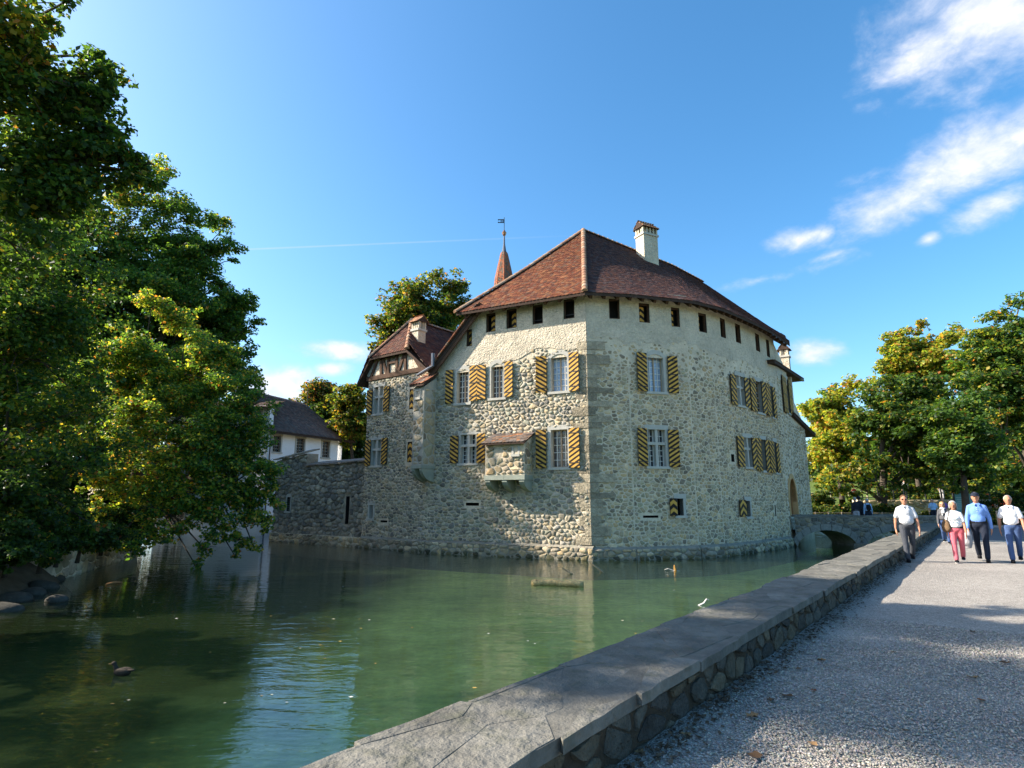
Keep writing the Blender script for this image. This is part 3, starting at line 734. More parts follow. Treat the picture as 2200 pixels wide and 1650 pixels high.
# upper plaster coat, a few centimetres proud, its lower edge uneven
def plaster(w, lo, hi, u0=0, u1=None, off=.028, m='plaster', amp=.22, sc=1.1):
    u1 = w.len if u1 is None else u1; n = max(6, int((u1 - u0) / .12)); rows = 6; 
    us = [u0 + (u1 - u0) * i / n for i in range(n + 1)]
    lows = [lo(u) + amp * (mnoise.noise(w.at(u, 3) * sc) + .6 * mnoise.noise(w.at(u, 9) * sc * 3.1)) for u in us]
    poly = [(u, z) for u, z in zip(us, lows)] + [(u, hi(u)) for u in reversed(us)]
    hs = []
    P = [[Vector((u, z, 0)) for u, z in poly]]
    for (a, b, z0, z1) in w.holes:
        a -= .02; b += .02; zl = min(lows[max(0, min(n, int((x - u0) / (u1 - u0) * n)))] for x in (a, b))
        if z0 > max(lows[max(0, min(n, int((a - u0) / (u1 - u0) * n))):max(1, min(n, int((b - u0) / (u1 - u0) * n) + 2))] or [0]) and a > u0 and b < u1:
            P.append([Vector((a, z0 - .02, 0)), Vector((a, z1 + .02, 0)), Vector((b, z1 + .02, 0)), Vector((b, z0 - .02, 0))])
    V2 = [v for l in P for v in l]; T = tessellate_polygon(P); V = [w.at(v.x, v.y, off) for v in V2]; Fs = []
    for t in T:
        a, b, c = (V2[i] for i in t); cr = (b.x - a.x) * (c.y - a.y) - (b.y - a.y) * (c.x - a.x); Fs.append(tuple(t) if cr > 0 else tuple(t[::-1]))
    k = len(V); V += [w.at(u, z, -.01) for u, z in zip(us, lows)]; Fs += [(k + i, k + i + 1, i + 1, i) for i in range(n)]
    mk('plaster_coat', V, Fs, M[m], castle)
zpl_r = WM.uv(1250, 742)[1]; zpl_m = WM.uv(1110, 775)[1]; zpl_l = WM.uv(960, 800)[1]
um = WM.uv(1110, 775)[0]; ul = WM.uv(960, 800)[0]
def lowL(u):
    return float(np.interp(u, [0, ul, um, um + .9, WM.len], [zpl_l + .5, zpl_l, zpl_m, zpl_r, zpl_r - .1]))
def hiL(u):
    return min(zTop - .1, vb[1] - .12 + (vt[1] - vb[1]) * u / vt[0]) if u < vt[0] else zTop - .1
plaster(WM, lowL, hiL, u0=.5)
zpr = WR_[0].uv(1300, 728)[1]
for i, w in enumerate(WR_): plaster(w, lambda u: zpr - .05 * i, lambda u: zTop - .1, off=.014, amp=.35)
plaster(WG, lambda u: ZG - 1.0, lambda u: ZG + .6 - u * .3, amp=.3)
# ---- rubble
COOL = [(c[0] * .86, c[1] * .95, c[2] * 1.1) for c in STONE_COLS]  # left faces: the cool tone of their shade is put into the stones
st = []
def keepL(u, z):
    d = lowL(u) - z
    return 0 if d < -.25 else (.35 if d < 0 else min(1, .5 + d * .8))
rubble(WM, 0, WM.len - .05, -.1, lowL(0) + .3, .215, .155, 1, keepL, h=.05, out=st, cols=COOL)
rubble(WW, 0.02, WW.len, -.1, ZBm - .12, .21, .15, 2, None, h=.045, out=st, cols=COOL)
def keepR(u, z):
    d = zpr - z
    return (.22 if d > -1.1 else 0) if d < -.15 else min(1, .3 + d * .4)
for i, w in enumerate(WR_): rubble(w, .02 if i else .05, w.len - .01, -.1, zpr + .7, .205, .15, 10 + i, keepR, h=.02, mortar=.02, out=st, cols=[(c[0] * 1.0, c[1] * 1.0, c[2] * 1.0) for c in STONE_COLS])
rubble(WG, .01, WG.len, -.1, ZG - .9, .25, .18, 30, lambda u, z: .75, h=.02, mortar=.03, out=st)
rubble(WH, .01, WH.len, .4, ZH - .2, .25, .18, 31, lambda u, z: .85, h=.025, mortar=.03, out=st)
# plinth at the waterline: the same walls a little proud
PLM = mat('plinth_mortar', (.27, .245, .19), .95, var=(3, .3), bump=[(10, .04), (45, .012)])
def plinth(w, top, off, seed, e0=0, e1=0):
    A = Acc(); a, b = -e0, w.len + e1
    A.add([w.at(a, ZB, off + .1), w.at(b, ZB, off + .1), w.at(b, top - .12, off), w.at(a, top - .12, off), w.at(b, top, -.01), w.at(a, top, -.01)], [(0, 1, 2, 3), (3, 2, 4, 5)])
    A.build('plinth', PLM, castle)
    rubble(w, a, b, -.12, top - .1, 0.30, .17, seed, None, h=.05, off=off, out=st, holes=[], mortar=.014, cols=[(c[0] * .95, c[1] * .97, c[2]) for c in STONE_COLS])
for i, w in enumerate([WM, WW] + WR_): plinth(w, .62 if i < 2 else .55, .13, 50 + i, 0, .1 if i == 0 else 0)
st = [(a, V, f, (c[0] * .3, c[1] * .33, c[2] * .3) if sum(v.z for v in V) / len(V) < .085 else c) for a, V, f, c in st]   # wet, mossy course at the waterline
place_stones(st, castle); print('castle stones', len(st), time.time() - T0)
# quoins: dressed blocks at the corner
rq = random.Random(5); z = .62; i = 0
while z < zpr - .15:
    h = rq.uniform(.2, .44); a, b = (rq.uniform(.25, .45), rq.uniform(.55, 1.15)) if i % 2 else (rq.uniform(.45, .75), rq.uniform(.3, .6))
    w0, w1 = WM, WR_[0]; o = .045 + rq.uniform(-.01, .02); A = Acc()
    cor = isect(*off_line(A1, C0, o), *off_line(RPT[0], RPT[1], o))
    q = [w0.at(w0.len - a, z, o), Vector((cor.x, cor.y, z)), w1.at(b, z, o), w1.at(b, z, -.05), w0.at(w0.len - a, z, -.05)]
    g = rq.uniform(.72, 1.25); A.prism(q, (0, 0, h - .018), (.34 * g, .29 * g, .205 * g)); A.build('quoin', M['quoin'], castle, color=True); z += h; i += 1
# ---- windows and shutters, left face
window(WM, lw['w1'], 'grid', castle, 4, 6, 'curtain', arched=True); window(WM, lw['w2'], 'grid', castle, 4, 6, arched=True); window(WM, lw['w3'], 'grid', castle, 4, 6, arched=True)
window(WM, lw['w4'], 'grid', castle, 4, 5, depth=.3); window(WM, lw['w5'], 'cross', castle)
def sh(w, x0, y0, x1, y1, slope, **k): return shutter(w, w.rect(x0, y0, x1, y1, .08), slope, castle, **k)
sh(WM, 1153, 766, 1174.3, 844, -.62, hinge='R', ang=.22); sh(WM, 1222.5, 757, 1244.3, 840, .62, hinge='L', ang=.12)
sh(WM, 1026, 784, 1043.5, 857, -.62); sh(WM, 1084, 776, 1102.3, 852, .62, hinge='L', ang=.1)
sh(WM, 957.3, 795, 973, 867, -.62); sh(WM, 1009, 785, 1025.6, 861, .62)
sh(WM, 1153, 924, 1173.6, 1006, -.62, hinge='R', ang=.2); sh(WM, 1222.5, 919, 1245.5, 1004.5, .62, hinge='L', ang=.08)
sh(WM, 967.3, 936, 984.5, 995, -.62); sh(WM, 1024.3, 931, 1042, 994, .62)
for i, q in enumerate(lat):
    f = window(WM, q, 'hole', castle, sidefr=False, sill=False, depth=.3)
    a, b, z0, z1 = q; A = Acc()
    for (u0, u1, y0, y1) in ((a, a + .05, z0, z1), (b - .05, b, z0, z1), (a + .05, b - .05, z1 - .07, z1), (a + .05, b - .05, z0, z0 + .06)): A.prism([WM.at(u0, y0, -.16), WM.at(u1, y0, -.16), WM.at(u1, y1, -.16), WM.at(u0, y1, -.16)], WM.n * .1)
    A.build('casing', M['wood'], f)
    if i < 2:
        A = Acc(); A.bar(WM.at(a + .05, z0 + .22, -.14), WM.at(b - .05, z0 + .22, -.14), .03, .03); A.build('bar', M['iron'], f)
    if i in (2, 3): shutter(WM, (a + (b - a) * .32, b - .05, z0 + .06, z1 - .1), .7, castle, off=-.26, chevron=True, straps=False, period=.3)
    if i == 4: shutter(WM, (a + .04, b - .04, z0 + .05, z1 - .05), .7, castle, off=-.2, straps=False, period=.36)
window(WM, lsl, 'hole', castle, sidefr=False, sill=False, depth=.3)
window(WW, wv1, 'cross', castle, sur=.1); window(WW, wv2, 'cross', castle, sur=.1)
sh(WW, 788, 838, 799.3, 891, -.62); sh(WW, 824.3, 830, 836, 883, .62); sh(WW, 784.8, 945.5, 796, 1001, -.62); sh(WW, 819.5, 941, 831.6, 997, .62)
for q in ws: window(WW, q, 'hole', castle, sidefr=False, sill=False); a, b, z0, z1 = q; shutter(WW, (a + .01, b - .01, z0, z1), .75, castle, off=-.06, chevron=True, straps=False, period=.34)
window(WW, wlow, 'pane', castle, sur=.1, glass='glass'); window(WW, wsl, 'hole', castle, sidefr=False, sill=False)
# right face
for i, (w, q) in enumerate(rat):
    f = window(w, q, 'hole', castle, sidefr=False, sill=False, depth=.3); a, b, z0, z1 = q; A = Acc()
    for (u0, u1, y0, y1) in ((a, a + .05, z0, z1), (b - .05, b, z0, z1), (a + .05, b - .05, z1 - .07, z1), (a + .05, b - .05, z0, z0 + .06)): A.prism([w.at(u0, y0, -.16), w.at(u1, y0, -.16), w.at(u1, y1, -.16), w.at(u0, y1, -.16)], w.n * .1)
    A.build('casing', M['wood'], f)
    if i in (1, 2, 3): shutter(w, (a + .02, a + (b - a) * (.66 if i == 1 else .5), z0 + .08, z1 - .12), .8, castle, off=-.24, chevron=(i == 1), straps=False, period=.3) if i == 1 else shutter(w, (a + .02, a + (b - a) * .5, z0 + .08, z1 - .12), -.8, castle, off=-.24, straps=False, period=.3)
window(rw1[0], rw1[1], 'grid', castle, 4, 6, 'curtain', arched=True); window(rw2[0], rw2[1], 'cross', castle)
w = rw1[0]; sh(w, 1368, 758, 1390, 840, -.62, hinge='R', ang=.1); sh(w, 1435.5, 766, 1454.5, 845, .62, hinge='L', ang=.16)
sh(w, 1370, 920, 1391, 1001, -.62, hinge='R', ang=.08); sh(w, 1436.5, 923.5, 1458, 1003.5, .62, hinge='L', ang=.1)
for i, (w, q) in enumerate(ru): window(w, q, 'cross' if i == 0 else 'grid', castle, 2, 6, sur=.1, depth=.22)
for i, (w, q) in enumerate(rd_): window(w, q, 'cross' if i == 0 else 'grid', castle, 2, 6, sur=.1, depth=.22)
def shr(x0, y0, x1, y1, s):
    w = seg((x0 + x1) / 2, (y0 + y1) / 2)
    if w: sh(w, x0, y0, x1, y1, s, period=.26)
for q in ((1570.5, 805, 1582, 868, -.62), (1600.5, 812.5, 1610, 875, .62), (1613, 814, 1624, 882, -.62), (1637.3, 821, 1646, 888, .62), (1647, 825, 1655.6, 893, -.62), (1661, 834, 1667, 898, .62),
          (1585, 937.5, 1598.5, 1002, -.62), (1616.3, 941, 1625.6, 1007, .62), (1626.3, 941.5, 1635.8, 1011, -.62), (1645, 946, 1653.4, 1015, .62), (1654, 948, 1663.5, 1015, -.62), (1668.6, 952.5, 1674.6, 1016, .62)): shr(*q)
for (w, q), sx in zip(rlo, ((1439, 1070.5, 1454, 1108.5), (1589, 1074, 1602.6, 1109.5))):
    window(w, q, 'hole', castle, sur=.12, sill=True, depth=.3); shutter(w, w.rect(*sx, .06), .75, castle, off=.06, chevron=True, straps=False, period=.33)
for (w, q) in (rsl, rn, rv): window(w, q, 'hole', castle, sidefr=False, sill=False, depth=.3)
window(WG, gu, 'pane', castle, sur=.09); sh(WG, 1682.5, 812, 1690.3, 884, -.62, period=.26); sh(WG, 1695.6, 821, 1702, 889, .62, period=.26)
# arched gate door
a, b, z0, z1 = door; A = Acc(); k = 10
arc = [((a + b) / 2 - (b - a) / 2 * math.cos(math.pi * i / k), z1 + .0 + (b - a) / 2 * math.sin(math.pi * i / k) * 1.05 - (b - a) * .5) for i in range(k + 1)]
zs = z1 - (b - a) * .5
A.prism([WG.at(a, z0, -.3), WG.at(b, z0, -.3)] + [WG.at(u, z, -.3) for u, z in reversed(arc)], WG.n * .06); dr = A.build('door', M['brown_paint'], castle)
A = Acc()
for i in range(1, 5): u = a + (b - a) * i / 5; A.bar(WG.at(u, z0, -.235), WG.at(u, z1 - .3, -.235), .02, .012)
A.build('board_joint', M['wood'], dr)
A = Acc(); A.prism([WG.at(a - .16, z0, -.3), WG.at(a, z0, -.3), WG.at(a, zs, -.3), WG.at(a - .16, zs, -.3)], WG.n * .35); A.prism([WG.at(b, z0, -.3), WG.at(b + .16, z0, -.3), WG.at(b + .16, zs, -.3), WG.at(b, zs, -.3)], WG.n * .35)
for i in range(k):
    (u0, y0), (u1, y1) = arc[i], arc[i + 1]; cx = (a + b) / 2; f_ = 1 + .32 / (b - a) * 2 * .5
    o0, o1 = (cx + (u0 - cx) * 1.2, zs + (y0 - zs) * 1.2), (cx + (u1 - cx) * 1.2, zs + (y1 - zs) * 1.2)
    A.prism([WG.at(u0, y0, -.3), WG.at(u1, y1, -.3), WG.at(*o1, -.3), WG.at(*o0, -.3)], WG.n * .35)
for sd in (0, 1):
    pts = arc[:k // 2 + 1] if sd == 0 else arc[k // 2:]
    cn = (a - .01, z1 + .03) if sd == 0 else (b + .01, z1 + .03)
    for i in range(len(pts) - 1): A.prism([WG.at(*pts[i], -.25), WG.at(*pts[i + 1], -.25), WG.at(*cn, -.25)], WG.n * .24)
A.add([WG.at(a - .1, z0 - .05, -.45), WG.at(b + .1, z0 - .05, -.45), WG.at(b + .1, z1 + .1, -.45), WG.at(a - .1, z1 + .1, -.45)], [(0, 1, 2, 3)])
A.build('door_surround', mat('sandstone', (.55, .36, .17), .9, var=(4, .15), bump=(30, .006)), castle)
# ---- main roof
off_r = []
for i in range(len(RPT)):
    if i == 0: off_r.append(K0.copy()); continue
    n_ = WR_[i - 1].n + (WR_[i].n if i < len(WR_) else WR_[i - 1].n); q = RPT[i] + n_.normalized() * OV; off_r.append(Vector((q.x, q.y, ZE)))
tip = off_r[-1] + WR_[-1].d * .9; off_r[-1] = Vector((tip.x, tip.y, ZE - .1))
bis = (-(WM.n) - WR_[0].n).normalized()
best = min((abs(proj((K0.x + bis.x * D, K0.y + bis.y * D, 16))[0] - 1252), D) for D in [4 + .1 * i for i in range(50)])
AP = atY(1253, 496, K0.y + 7.2); print('apex', AP, best)
R1 = atY(1444, 572, 36.6); R2 = atY(1510, 607, 39.6); print('ridge', R1, R2)
ridge_r = [AP, R1, R2, Vector((tip.x, tip.y, ZE + .1))]
roof = roof_patch(off_r, ridge_r, castle, 'roof', n=40, sag=.12)
roof2 = roof_patch([TL, K0], [AP.lerp(TL, .002), AP], castle, 'roof', n=24, sag=.12)
lay_tiles(tile_frames(off_r, ridge_r, .165, .175, 3, .12, 60), roof, .172, .36, 4, 170, cols=[(0.071, 0.032, 0.026), (0.057, 0.029, 0.026), (0.086, 0.038, 0.027), (0.048, 0.029, 0.027), (0.103, 0.046, 0.030), (0.081, 0.053, 0.046)])  # darker tile set: the right slope's shade is put into the colours
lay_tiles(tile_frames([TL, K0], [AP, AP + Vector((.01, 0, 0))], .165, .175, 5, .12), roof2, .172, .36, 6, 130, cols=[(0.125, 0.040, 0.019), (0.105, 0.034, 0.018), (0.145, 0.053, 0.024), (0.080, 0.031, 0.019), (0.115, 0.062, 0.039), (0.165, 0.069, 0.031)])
ridge_tiles([K0 + Vector((0, 0, .06)), K0.lerp(AP, .5) - Vector((0, 0, .1)), AP + Vector((0, 0, .05))], roof); ridge_tiles(ridge_r[:3], roof, seed=2); ridge_tiles([TL + Vector((0, 0, .03)), TL.lerp(AP, .5) - Vector((0, 0, .1)), AP], roof2, seed=3)
# rafter feet under the eaves
for i in range(26):
    t = (i + .5) / 26; Q = resample(off_r, 27); p = Q[i].lerp(Q[i + 1], .5); w = min(WR_, key=lambda w: abs((p - w.P).dot(w.n) - OV) + max(0, -(p - w.P).dot(w.d)) * 9 + max(0, (p - w.P).dot(w.d) - w.len) * 9)
    A = Acc(); q = p - w.n * (OV + .1); A.bar(q + Vector((0, 0, .32)), p + Vector((0, 0, -.15)) - w.n * .12, .13, .17); A.build('rafter', M['wood'], castle)
for i in range(9):
    p = TL.lerp(K0, (i + .6) / 9.4); A = Acc(); A.bar(p - WM.n * (OV + .1) + Vector((0, 0, .32)), p - WM.n * .12 + Vector((0, 0, -.15)), .13, .17); A.build('rafter', M['wood'], castle)
# lower slope behind the left hip: its verge runs down the wall
v0 = WM.uv(1026, 656, .3); v1 = WM.uv(921, 798, .3); va, vb_ = WM.at(v0[0], v0[1], .32), WM.at(v1[0], v1[1], .32)
vm = va.lerp(vb_, .45) - Vector((0, 0, .0)); bk = -WM.n * 4
verge = roof_patch([vb_ + bk, vb_], [va + bk, va], castle, 'lean_to_roof', thick=.28)
lay_tiles(tile_frames([vb_ + bk, vb_], [va + bk, va], .165, .18, 7), verge, .172, .36, 8, 0)
A = Acc(); nV = 34
for i in range(nV):
    p = vb_.lerp(va, (i + .5) / nV); d = (va - vb_).normalized(); up = d.cross(WM.n) * -1
    if up.z < 0: up = -up
    c = R.choice(TILE_COLS); A.box(p + up * .03 + WM.n * .0, d * .105, WM.n * .12, (up + d * -.15) * .03, c)
A.build('verge_tiles', M['tile'], verge, color=True)
A = Acc(); A.bar(vb_ - Vector((0, 0, .36)) - WM.n * .06, va - Vector((0, 0, .36)) - WM.n * .06, .08, .2); A.build('bargeboard', M['wood'], castle)
# ---- timbered wing: gable, roof
WCOL = [(0.095, 0.038, 0.026), (0.079, 0.035, 0.026), (0.116, 0.047, 0.028), (0.063, 0.034, 0.028), (0.105, 0.055, 0.038)]
def gp(x, y, o=.0): u, z = WW.uv(x, y, o); return WW.at(u, z, o)
def z8(x, y): return 640 + x / 6.111, 700 + y / 6.111
HLp, HRp, LLp, RRp = gp(795, 770, .3), gp(874, 750, .3), gp(767, 824, .3), gp(921, 795, .3)
HLp.z = HRp.z = (HLp.z + HRp.z) / 2; bw = -WW.n
# ridge: the two gable slopes meet above the half hip
e0 = (HLp - LLp); e1 = (HRp - RRp); uH0 = (HLp - WW.P).dot(WW.d); uH1 = (HRp - WW.P).dot(WW.d)
uL0 = (LLp - WW.P).dot(WW.d); uR0 = (RRp - WW.P).dot(WW.d); sl = (HLp.z - LLp.z) / max(.2, uH0 - uL0); sr = (HRp.z - RRp.z) / max(.2, uR0 - uH1)
uP = (uH0 + uH1) / 2 + .05; print('wing slopes', sl, sr, uH0, uH1, LLp.z, RRp.z, HLp.z)
best = None
for k in range(0, 60):
    for j in range(0, 60):
        q = WW.at(uP + (j - 30) * .05, HLp.z + .5 + k * .07, .3) + bw * (.6 + k * .05); x, y = proj(q); e = abs(x - 885) + abs(y - 689)
        if best is None or e < best[0]: best = (e, q)
PK = best[1]; print('wing peak', best)
bk = bw * 8
gap = Wall(A2, A1)
roofw = roof_patch([HLp, HRp], [PK, PK + WW.d * .01], castle, 'wing_roof', n=12); roofw['label'] = 'half hipped brown tiled roof of the timbered wing'
lay_tiles(tile_frames([HLp, HRp], [PK, PK + WW.d * .01], .17, .185, 9), roofw, .18, .36, 10, 60, cols=WCOL)
LE = LLp + bk; rl = roof_patch([LE, LLp], [PK + bk, PK], castle, 'wing_roof', n=4); 
# left and right slopes: from the verge edge (eave tip, half-hip tip, peak) back
def slope_patch(tipE, tipH, peak, back, flip, seed, lim):
    E = [tipE, tipE + back]; V = [tipE, tipH, peak, peak + back, tipE + back]
    if not flip: V = V[::-1]
    n = len(V); V2 = V + [v - Vector((0, 0, .16)) for v in V]
    o = mk('wing_roof', V2, [tuple(range(n)), tuple(range(2 * n - 1, n - 1, -1))] + [(i, i + n, (i + 1) % n + n, (i + 1) % n) for i in range(n)], M['roof_under'], castle)
    # tiles: rows parallel to the eave, starting at the verge
    up0 = (peak - tipE); bd = back.normalized(); up = up0 - bd * up0.dot(bd); Ht = up.length; up = up / Ht; fr = []; rows = int(Ht / .17)
    th = (tipH - tipE).dot(up); sh_ = (tipH - tipE).dot(bd); sp = (peak - tipE).dot(bd)
    for r in range(rows):
        h = r * .17; s0 = sh_ * h / th if h < th else sh_ + (sp - sh_) * (h - th) / max(.01, Ht - th)
        c = 0
        while s0 + c * .185 < back.length - .1:
            p = tipE + up * h + bd * (s0 + .1 + c * .185 + (.09 if r & 1 else 0)); x = bd if flip else -bd; nn = x.cross(up); fr.append((p, x, up, nn)); c += 1
    lay_tiles(fr, o, .18, .36, seed, lim, cols=WCOL)
    return o
for o in (rl,): bpy.data.objects.remove(o)
slope_patch(RRp, HRp, PK, bk * .9, True, 12, 120); slope_patch(LLp, HLp, PK, bk, False, 13, 0)
ridge_tiles([HRp + Vector((0, 0, .04)), PK + Vector((0, 0, .05))], roofw, seed=4); ridge_tiles([PK, PK + bk * .9], roofw, seed=5); ridge_tiles([HLp + Vector((0, 0, .03)), PK], roofw, seed=6)
gpts = [(0.02, ZBm), (WW.len, ZBm)]
def gu_(p): return (p - WW.P).dot(WW.d)
gpts = [(0.0, ZBm - .02), (WW.len + .1, ZBm - .02), (WW.len + .1, RRp.z + .1), (gu_(HRp), HRp.z - .05), (gu_(HLp), HLp.z - .05), (gu_(LLp) + .45, ZBm + .3)]
w_op = WW.rect(*z8(1213, 385), *z8(1290, 490))
wall_mesh(WW, gpts, castle, M['plaster'], 'gable_wall', .2, holes=[w_op]); window(WW, w_op, 'hole', castle, sidefr=False, sill=False, depth=.15)
def beam(x0, y0, x1, y1, wd=.17):
    A = Acc(); p, q = gp(*z8(x0, y0), .03), gp(*z8(x1, y1), .03); A.bar(p, q, wd, .1, up=WW.n); A.build('timber', M['wood'], castle)
A = Acc(); A.bar(WW.at(-.1, ZBm, .03), WW.at(WW.len + .05, ZBm, .03), .13, .24); A.build('timber', M['wood'], castle)
for q in ((1095, 415, 1095, 672), (1190, 395, 1190, 650), (1302, 375, 1302, 625), (1415, 345, 1412, 600), (1045, 455, 950, 705), (1118, 415, 1168, 650), (1398, 375, 1318, 615), (1478, 330, 1618, 562), (1190, 492, 1302, 470)): beam(*q, .12 if q[0] == 1190 and q[2] == 1302 else .16)
# ---- chimneys
def chimney(c, dx, wx, wy, z0, z1, cap, m, name='chimney', slots=4, parent=None):
    dx = Vector(dx).normalized(); dy = Vector((-dx.y, dx.x, 0)); A = Acc(); H = cap
    A.box(c + Vector((0, 0, (z0 + z1) / 2)), dx * wx / 2, dy * wy / 2, (0, 0, (z1 - z0) / 2)); o = A.build(name, m, castle)
    A = Acc(); A.box(c + Vector((0, 0, z1 + .03)), dx * (wx / 2 + .06), dy * (wy / 2 + .06), (0, 0, .06))
    A.box(c + Vector((0, 0, z1 + .28)), dx * (wx / 2 - .16), dy * (wy / 2 - .16), (0, 0, .19)); A.build('collar', M['frame_stone'], o)
    A = Acc()
    for sgn in (-1, 1):
        for i in range(slots + 1): A.box(c + dx * (wx * (-.5 + i / slots) * .94) + dy * sgn * (wy / 2 - .07) + Vector((0, 0, z1 + .28)), dx * .055, dy * .06, (0, 0, .19))
        for i in range(1, 3): A.box(c + dx * sgn * (wx / 2 - .07) + dy * (wy * (-.5 + i / 3)) + Vector((0, 0, z1 + .28)), dx * .06, dy * .05, (0, 0, .19))
    A.build('vent_pier', m, o)
    zt = z1 + .47; A = Acc(); e = dx * (wx / 2 + .1); f = dy * (wy / 2 + .12); up = Vector((0, 0, H))
    p = [c + Vector((0, 0, zt)) + s * e + t * f for s, t in ((-1, -1), (1, -1), (1, 1), (-1, 1))]; r0, r1 = c - e + Vector((0, 0, zt + H)), c + e + Vector((0, 0, zt + H))
    A.add(p + [r0, r1], [(0, 1, 5, 4), (2, 3, 4, 5), (1, 2, 5), (3, 0, 4), (3, 2, 1, 0)]); cp = A.build('cap', M['roof_under'], o)
    fr = tile_frames([p[0], p[1]], [r0, r1], .16, .17, 3, n=6) + tile_frames([p[2], p[3]], [r1, r0], .16, .17, 4, n=6)
    A = Acc(); TV, TF = tile_shape(.17, .3); rd = random.Random(3)
    for q, x, u, nn in fr:
        col = rd.choice([(.34, .19, .10), (.30, .15, .08), (.38, .23, .13), (.26, .13, .08)]); A.add([q + u * .1 + x * v[0] + u * v[1] + nn * v[2] for v in TV], TF, col)
    A.build('cap_tile', M['tile'], o, color=True)
    return o
rw_dir = (Vector((10.7, 28.4, 0)) - Vector((5.2, 25.6, 0))).normalized()
cc = atY(1391, 553, 33.9); zc1 = atY(1391, 510, 33.9).z
chimney(Vector((cc.x, cc.y, 0)), rw_dir, 1.08, .75, cc.z - 3.2, zc1, .42, M['plaster'])
c2 = WW.at(0, 0, 0); YC = 30.9; q = atY(899, 735, YC); chimney(Vector((q.x, q.y, 0)), WW.d, .5, .55, q.z - 1.2, atY(899, 712, YC).z, .36, M['plaster'], slots=3)
q = atY(1688, 790, 38.5); chimney(Vector((q.x, q.y, 0)), WG.d, .55, .55, q.z - 2.5, atY(1688, 768, 38.5).z, .5, M['plaster'], slots=2)
# ---- roofs over the gate block and the low block behind the bridge
def shed(px0, py0, px1, py1, w, th, nm):
    a_, b_ = w.uv(px0, py0, .2), w.uv(px1, py1, .2); p, q = w.at(a_[0], a_[1], .2), w.at(b_[0], b_[1], .2); k = -w.n * 4
    o = roof_patch([q + k, q], [p + k, p], castle, nm, thick=th); fr = tile_frames([q + k, q], [p + k, p], .17, .18, 5, n=8); lay_tiles(fr, o, .175, .36, 9, 0)
    return p, q
shed(1664, 772, 1727, 813, WG, .2, 'gate_roof'); shed(1706, 886, 1752, 932, WH, .22, 'low_roof')
A = Acc(); q = WG.at(WG.uv(1722, 812, .35)[0], WG.uv(1722, 812, .35)[1] - .05, .3); A.bar(q, q + WG.d * 1.2 + Vector((0, 0, .06)), .12, .1); A.build('spout', M['lead'], castle)
# ---- garderobe shaft on the left face
def bay(w, x0, x1, xs, y0, y1, ys_ref):
    """box standing out of the wall: its front seen between x0 and x1, its right side up to xs"""
    best = None
    for k in range(10, 140):
        D = k * .01; u1 = w.uv(x1, ys_ref, D)[0]; e = abs(proj(w.at(u1, w.uv(x1, ys_ref, D)[1], 0))[0] - xs)
        if best is None or e < best[0]: best = (e, D)
    D = best[1]; u0, u1 = w.uv(x0, ys_ref, D)[0], w.uv(x1, ys_ref, D)[0]; xm = (x0 + x1) / 2
    return u0, u1, w.uv(xm, y1, D)[1], w.uv(xm, y0, D)[1], D
u0, u1, z0, z1, D = bay(WW, 886.5, 909, 934, 826, 1000, 930); D = min(D, 1.0); print('shaft', u0, u1, z0, z1, D)
zar = z0; A = Acc(); zt0, zt1 = z1 - .15, z1 + .15
A.add([WW.at(u0, z0, D), WW.at(u1, z0, D), WW.at(u1, zt0, D), WW.at(u0, zt0, D), WW.at(u0, z0, -.1), WW.at(u1, z0, -.1), WW.at(u1, zt1 + .3, -.1), WW.at(u0, zt1 + .3, -.1)],
      [(0, 1, 2, 3), (1, 5, 6, 2), (4, 0, 3, 7), (0, 4, 5, 1), (3, 2, 6, 7)])
shaft = A.build('garderobe_shaft', M['ashlar'], castle)
FW = Wall(WW.at(u0, 0, D), WW.at(u1, 0, D)); SW_ = Wall(WW.at(u1, 0, D), WW.at(u1, 0, 0))
wq = FW.rect(895.5, 840, 902.5, 854); FW.holes.append(wq); s2 = []
rubble(FW, .02, FW.len - .02, z0 + .05, zt0 - .08, .34, .26, 71, lambda u, z: .8, h=.03, out=s2, mortar=.03); rubble(SW_, .02, SW_.len, z0 + .05, zt0 - .08, .42, .34, 72, lambda u, z: .85, h=.025, out=s2, mortar=.02, drop=.3)
for i, (sc, V, Fs, c) in enumerate(s2): mk('shaft_stone', V, Fs, M['stone'], shaft, None, [c] * len(V), True)
f = window(FW, wq, 'hole', castle, sur=.06, depth=.0, sidefr=True, lintel=.08)
A = Acc()   # two curved brackets and the slab they carry
def corbel(A, w, u, z, D, wd, h, m=0):
    n = 7; q = [(D, z), (0, z), (0, z - h)] + [(D * math.sin(math.pi / 2 * i / n), z - h * math.cos(math.pi / 2 * i / n) * .98) for i in range(1, n)] + [(D, z - h * .18)]
    A.prism([w.at(u - wd / 2, zz, o) for o, zz in q], w.d * wd, m=m)
A.prism([WW.at(u0 - .03, z0 - .14, -.05), WW.at(u1 + .03, z0 - .14, -.05), WW.at(u1 + .03, z0 - .14, D + .04), WW.at(u0 - .03, z0 - .14, D + .04)], (0, 0, .139)); A.build('corbel_slab', M['greenstone'], castle)
for u in (u0 + .1, u1 - .1): A = Acc(); corbel(A, WW, u, z0 - .141, D, .2, .62); A.build('corbel', M['greenstone'], castle)
A = Acc(); A.prism([WW.at(u0 - .14, zt0 + .02, D + .18), WW.at(u1 + .12, zt0 + .02, D + .18), WW.at(u1 + .12, zt1 + .42, -.05), WW.at(u0 - .14, zt1 + .42, -.05)], (0, 0, .1)); sr_ = A.build('shaft_roof', M['roof_under'], castle)
